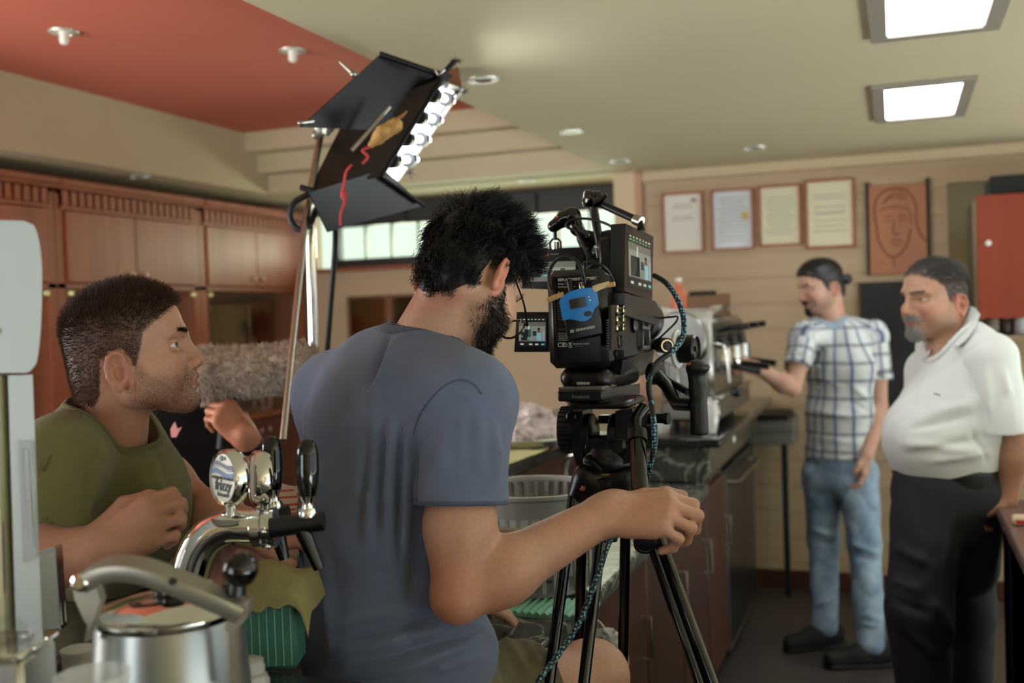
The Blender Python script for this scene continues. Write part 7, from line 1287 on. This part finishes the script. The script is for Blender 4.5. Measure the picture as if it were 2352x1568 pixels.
# ================================================================= person 5: sound recordist behind the bar, with furry microphone
D5 = 2.68; P5 = lambda x, y, d=D5: at(x, y, d); v5R, v5A = vdir(400, 950); t = thing('person', 'sound recordist in black holding the furry microphone, mostly hidden behind the olive shirt', 'person', (*P5(370, 1300)[:2], 0)); skin5 = (188, 126, 98)
C5 = P5(292, 800); R5 = axes(292, 800, math.radians(-50), math.radians(-8)); hd = head(C5, R5, .004, dict(skin=skin5, hair=(40, 30, 24), stubble=.2, scalp=.9, neck=P5(330, 930))); 
wr5 = P5(566, 1006, 2.57); el5 = P5(612, 1085, 2.68); sh5 = P5(470, 975, 2.76); h_ = hand(wr5, -RIGHT*.55+UP*.75+BACK*.15, RIGHT*.62+UP*.30+BACK*.72, True, [(1.05, 1.25, .7), (1.1, 1.25, .7), (1.1, 1.25, .7), (1.1, 1.25, .7)], 1.0, ((.018, .024, -.006), (.046, .042, -.022), (.066, .036, -.044), (.074, .018, -.058)))
V2, Q2 = arm(sh5, el5, wr5, h_, (.046, .042, .029), .0035); sR5, eR5, wR5 = P5(250, 980, 2.75), P5(215, 1120, 2.7), P5(300, 1180, 2.6); V3, Q3 = arm(sR5, eR5, wR5, hand(wR5, RIGHT, UP, False), h=.007)
body(t, [(hd['V'], hd['Q'], hd['col']), (V2, Q2, skin_cols(V2, skin5)), (V3, Q3, skin_cols(V3, skin5))]); Vh = C5+(hd['L']+hd['NL']*.012) @ R5.T; hm = hd['H'][hd['Q']].mean(1) > .5; used = np.unique(hd['Q'][hm]); rem = -np.ones(len(Vh), int); rem[used] = np.arange(len(used)); soft('hair', Vh[used], rem[hd['Q'][hm]], mat('hair_dark5', (36, 28, 24), .6), t)
l5 = _n(v5R*.95+v5A*.2); blk = tee('black_tee', (14, 14, 16)); V, Q = sdf([oval(P5(372, 985), P5(380, 1060), (.13, .08), (.165, .105), l5, .05), oval(P5(380, 1060), P5(385, 1330), (.165, .108), (.15, .11), l5, .05), cone(P5(440, 965, 2.72), sh5, .06, .065, .04), cone(sh5, sh5*.55+el5*.45, .066, .066, .04), cone(P5(300, 965, 2.72), sR5, .06, .065, .04), cone(sR5, sR5*.5+eR5*.5, .065, .062, .04)], .008, 2); N = normals(V, Q); V = wrinkle(V, N, .004, 24, 2); shirt = soft('black_t_shirt', V, Q, blk, t)
obj('chest_print', MB().plate([P5(392, 985, 2.555), P5(402, 968, 2.555), P5(408, 985, 2.55), P5(418, 980, 2.55), P5(405, 1004, 2.55), P5(394, 1004, 2.555)], .003), mat('pink_print', (196, 130, 124), .7), shirt)
tr5 = P5(385, 1340); V, Q = sdf([ell(tr5, (.15, .12, .12), k=.04), cone(tr5+v5R*.08, np.array((*(tr5+v5R*.09)[:2], .08)), .09, .05, .04), cone(tr5-v5R*.08, np.array((*(tr5-v5R*.09)[:2], .08)), .09, .05, .04), clip((0, 0, .04), (0, 0, -1))], .012); soft('trousers', V, Q, trm, t)
for s_ in (-1, 1): q = tr5+v5R*.09*s_; V, Q = sdf([cone((q[0], q[1], .05), np.array((q[0], q[1], .045))-v5A*.14, .045, .036, .02), clip((0, 0, .002), (0, 0, -1))], .009); soft('shoe', V, Q, blackmatte, t)
obj('wrist_strap', MB().tube([wr5-_n(wr5-el5)*.012, wr5-_n(wr5-el5)*.028], .034, 20), blackpl, t)
# microphone
m0, m1 = P5(452, 862, 2.60), P5(690, 842, 2.60); t = thing('boom_microphone', 'grey furry windshield microphone on a pistol grip', 'microphone', P5(520, 1000, 2.6)); ax5 = _n(m1-m0)
V, Q = sdf([cone(m0-ax5*.05, m0+ax5*.02, .050, .058, .03), cone(m0+ax5*.02, m1, .058, .056, .03)], .006); V = wrinkle(V, normals(V, Q), .004, 60, 3); furm = mat('grey_fur', (216, 200, 184), .9, col2=(165, 150, 138), vscale=26); fs_ = soft('windshield', V, Q, furm, t); pp, ff = scatter(V, Q, np.ones(len(V)), 9000); nn_ = normals(V, Q)[Q[ff]].mean(1); Vf, Qf = strands(pp, nn_*.8+RNG.normal(0, .28, nn_.shape)+np.array((0, 0, -.12)), RNG.uniform(.008, .019, 9000), .0011, 2, .1, .18, tip=.3); o = soft('fur', Vf, Qf, furm, fs_, kind='stuff')
gq = P5(520, 925, 2.6); obj('cradle', MB().tube([gq+UP*.02, gq-UP*.02], [.02, .016], 16).tube([gq+ax5*-.04+UP*.016, gq+ax5*.04+UP*.016], .012, 12), blackpl, t); obj('pistol_grip', MB().tube([gq-UP*.015, P5(516, 975, 2.61), P5(510, 1030, 2.61)], [.016, .017, .016], 18), rubber, t); obj('silver_ring', MB().tube([gq-UP*.002, gq-UP*.010], .018, 18), steel, t)
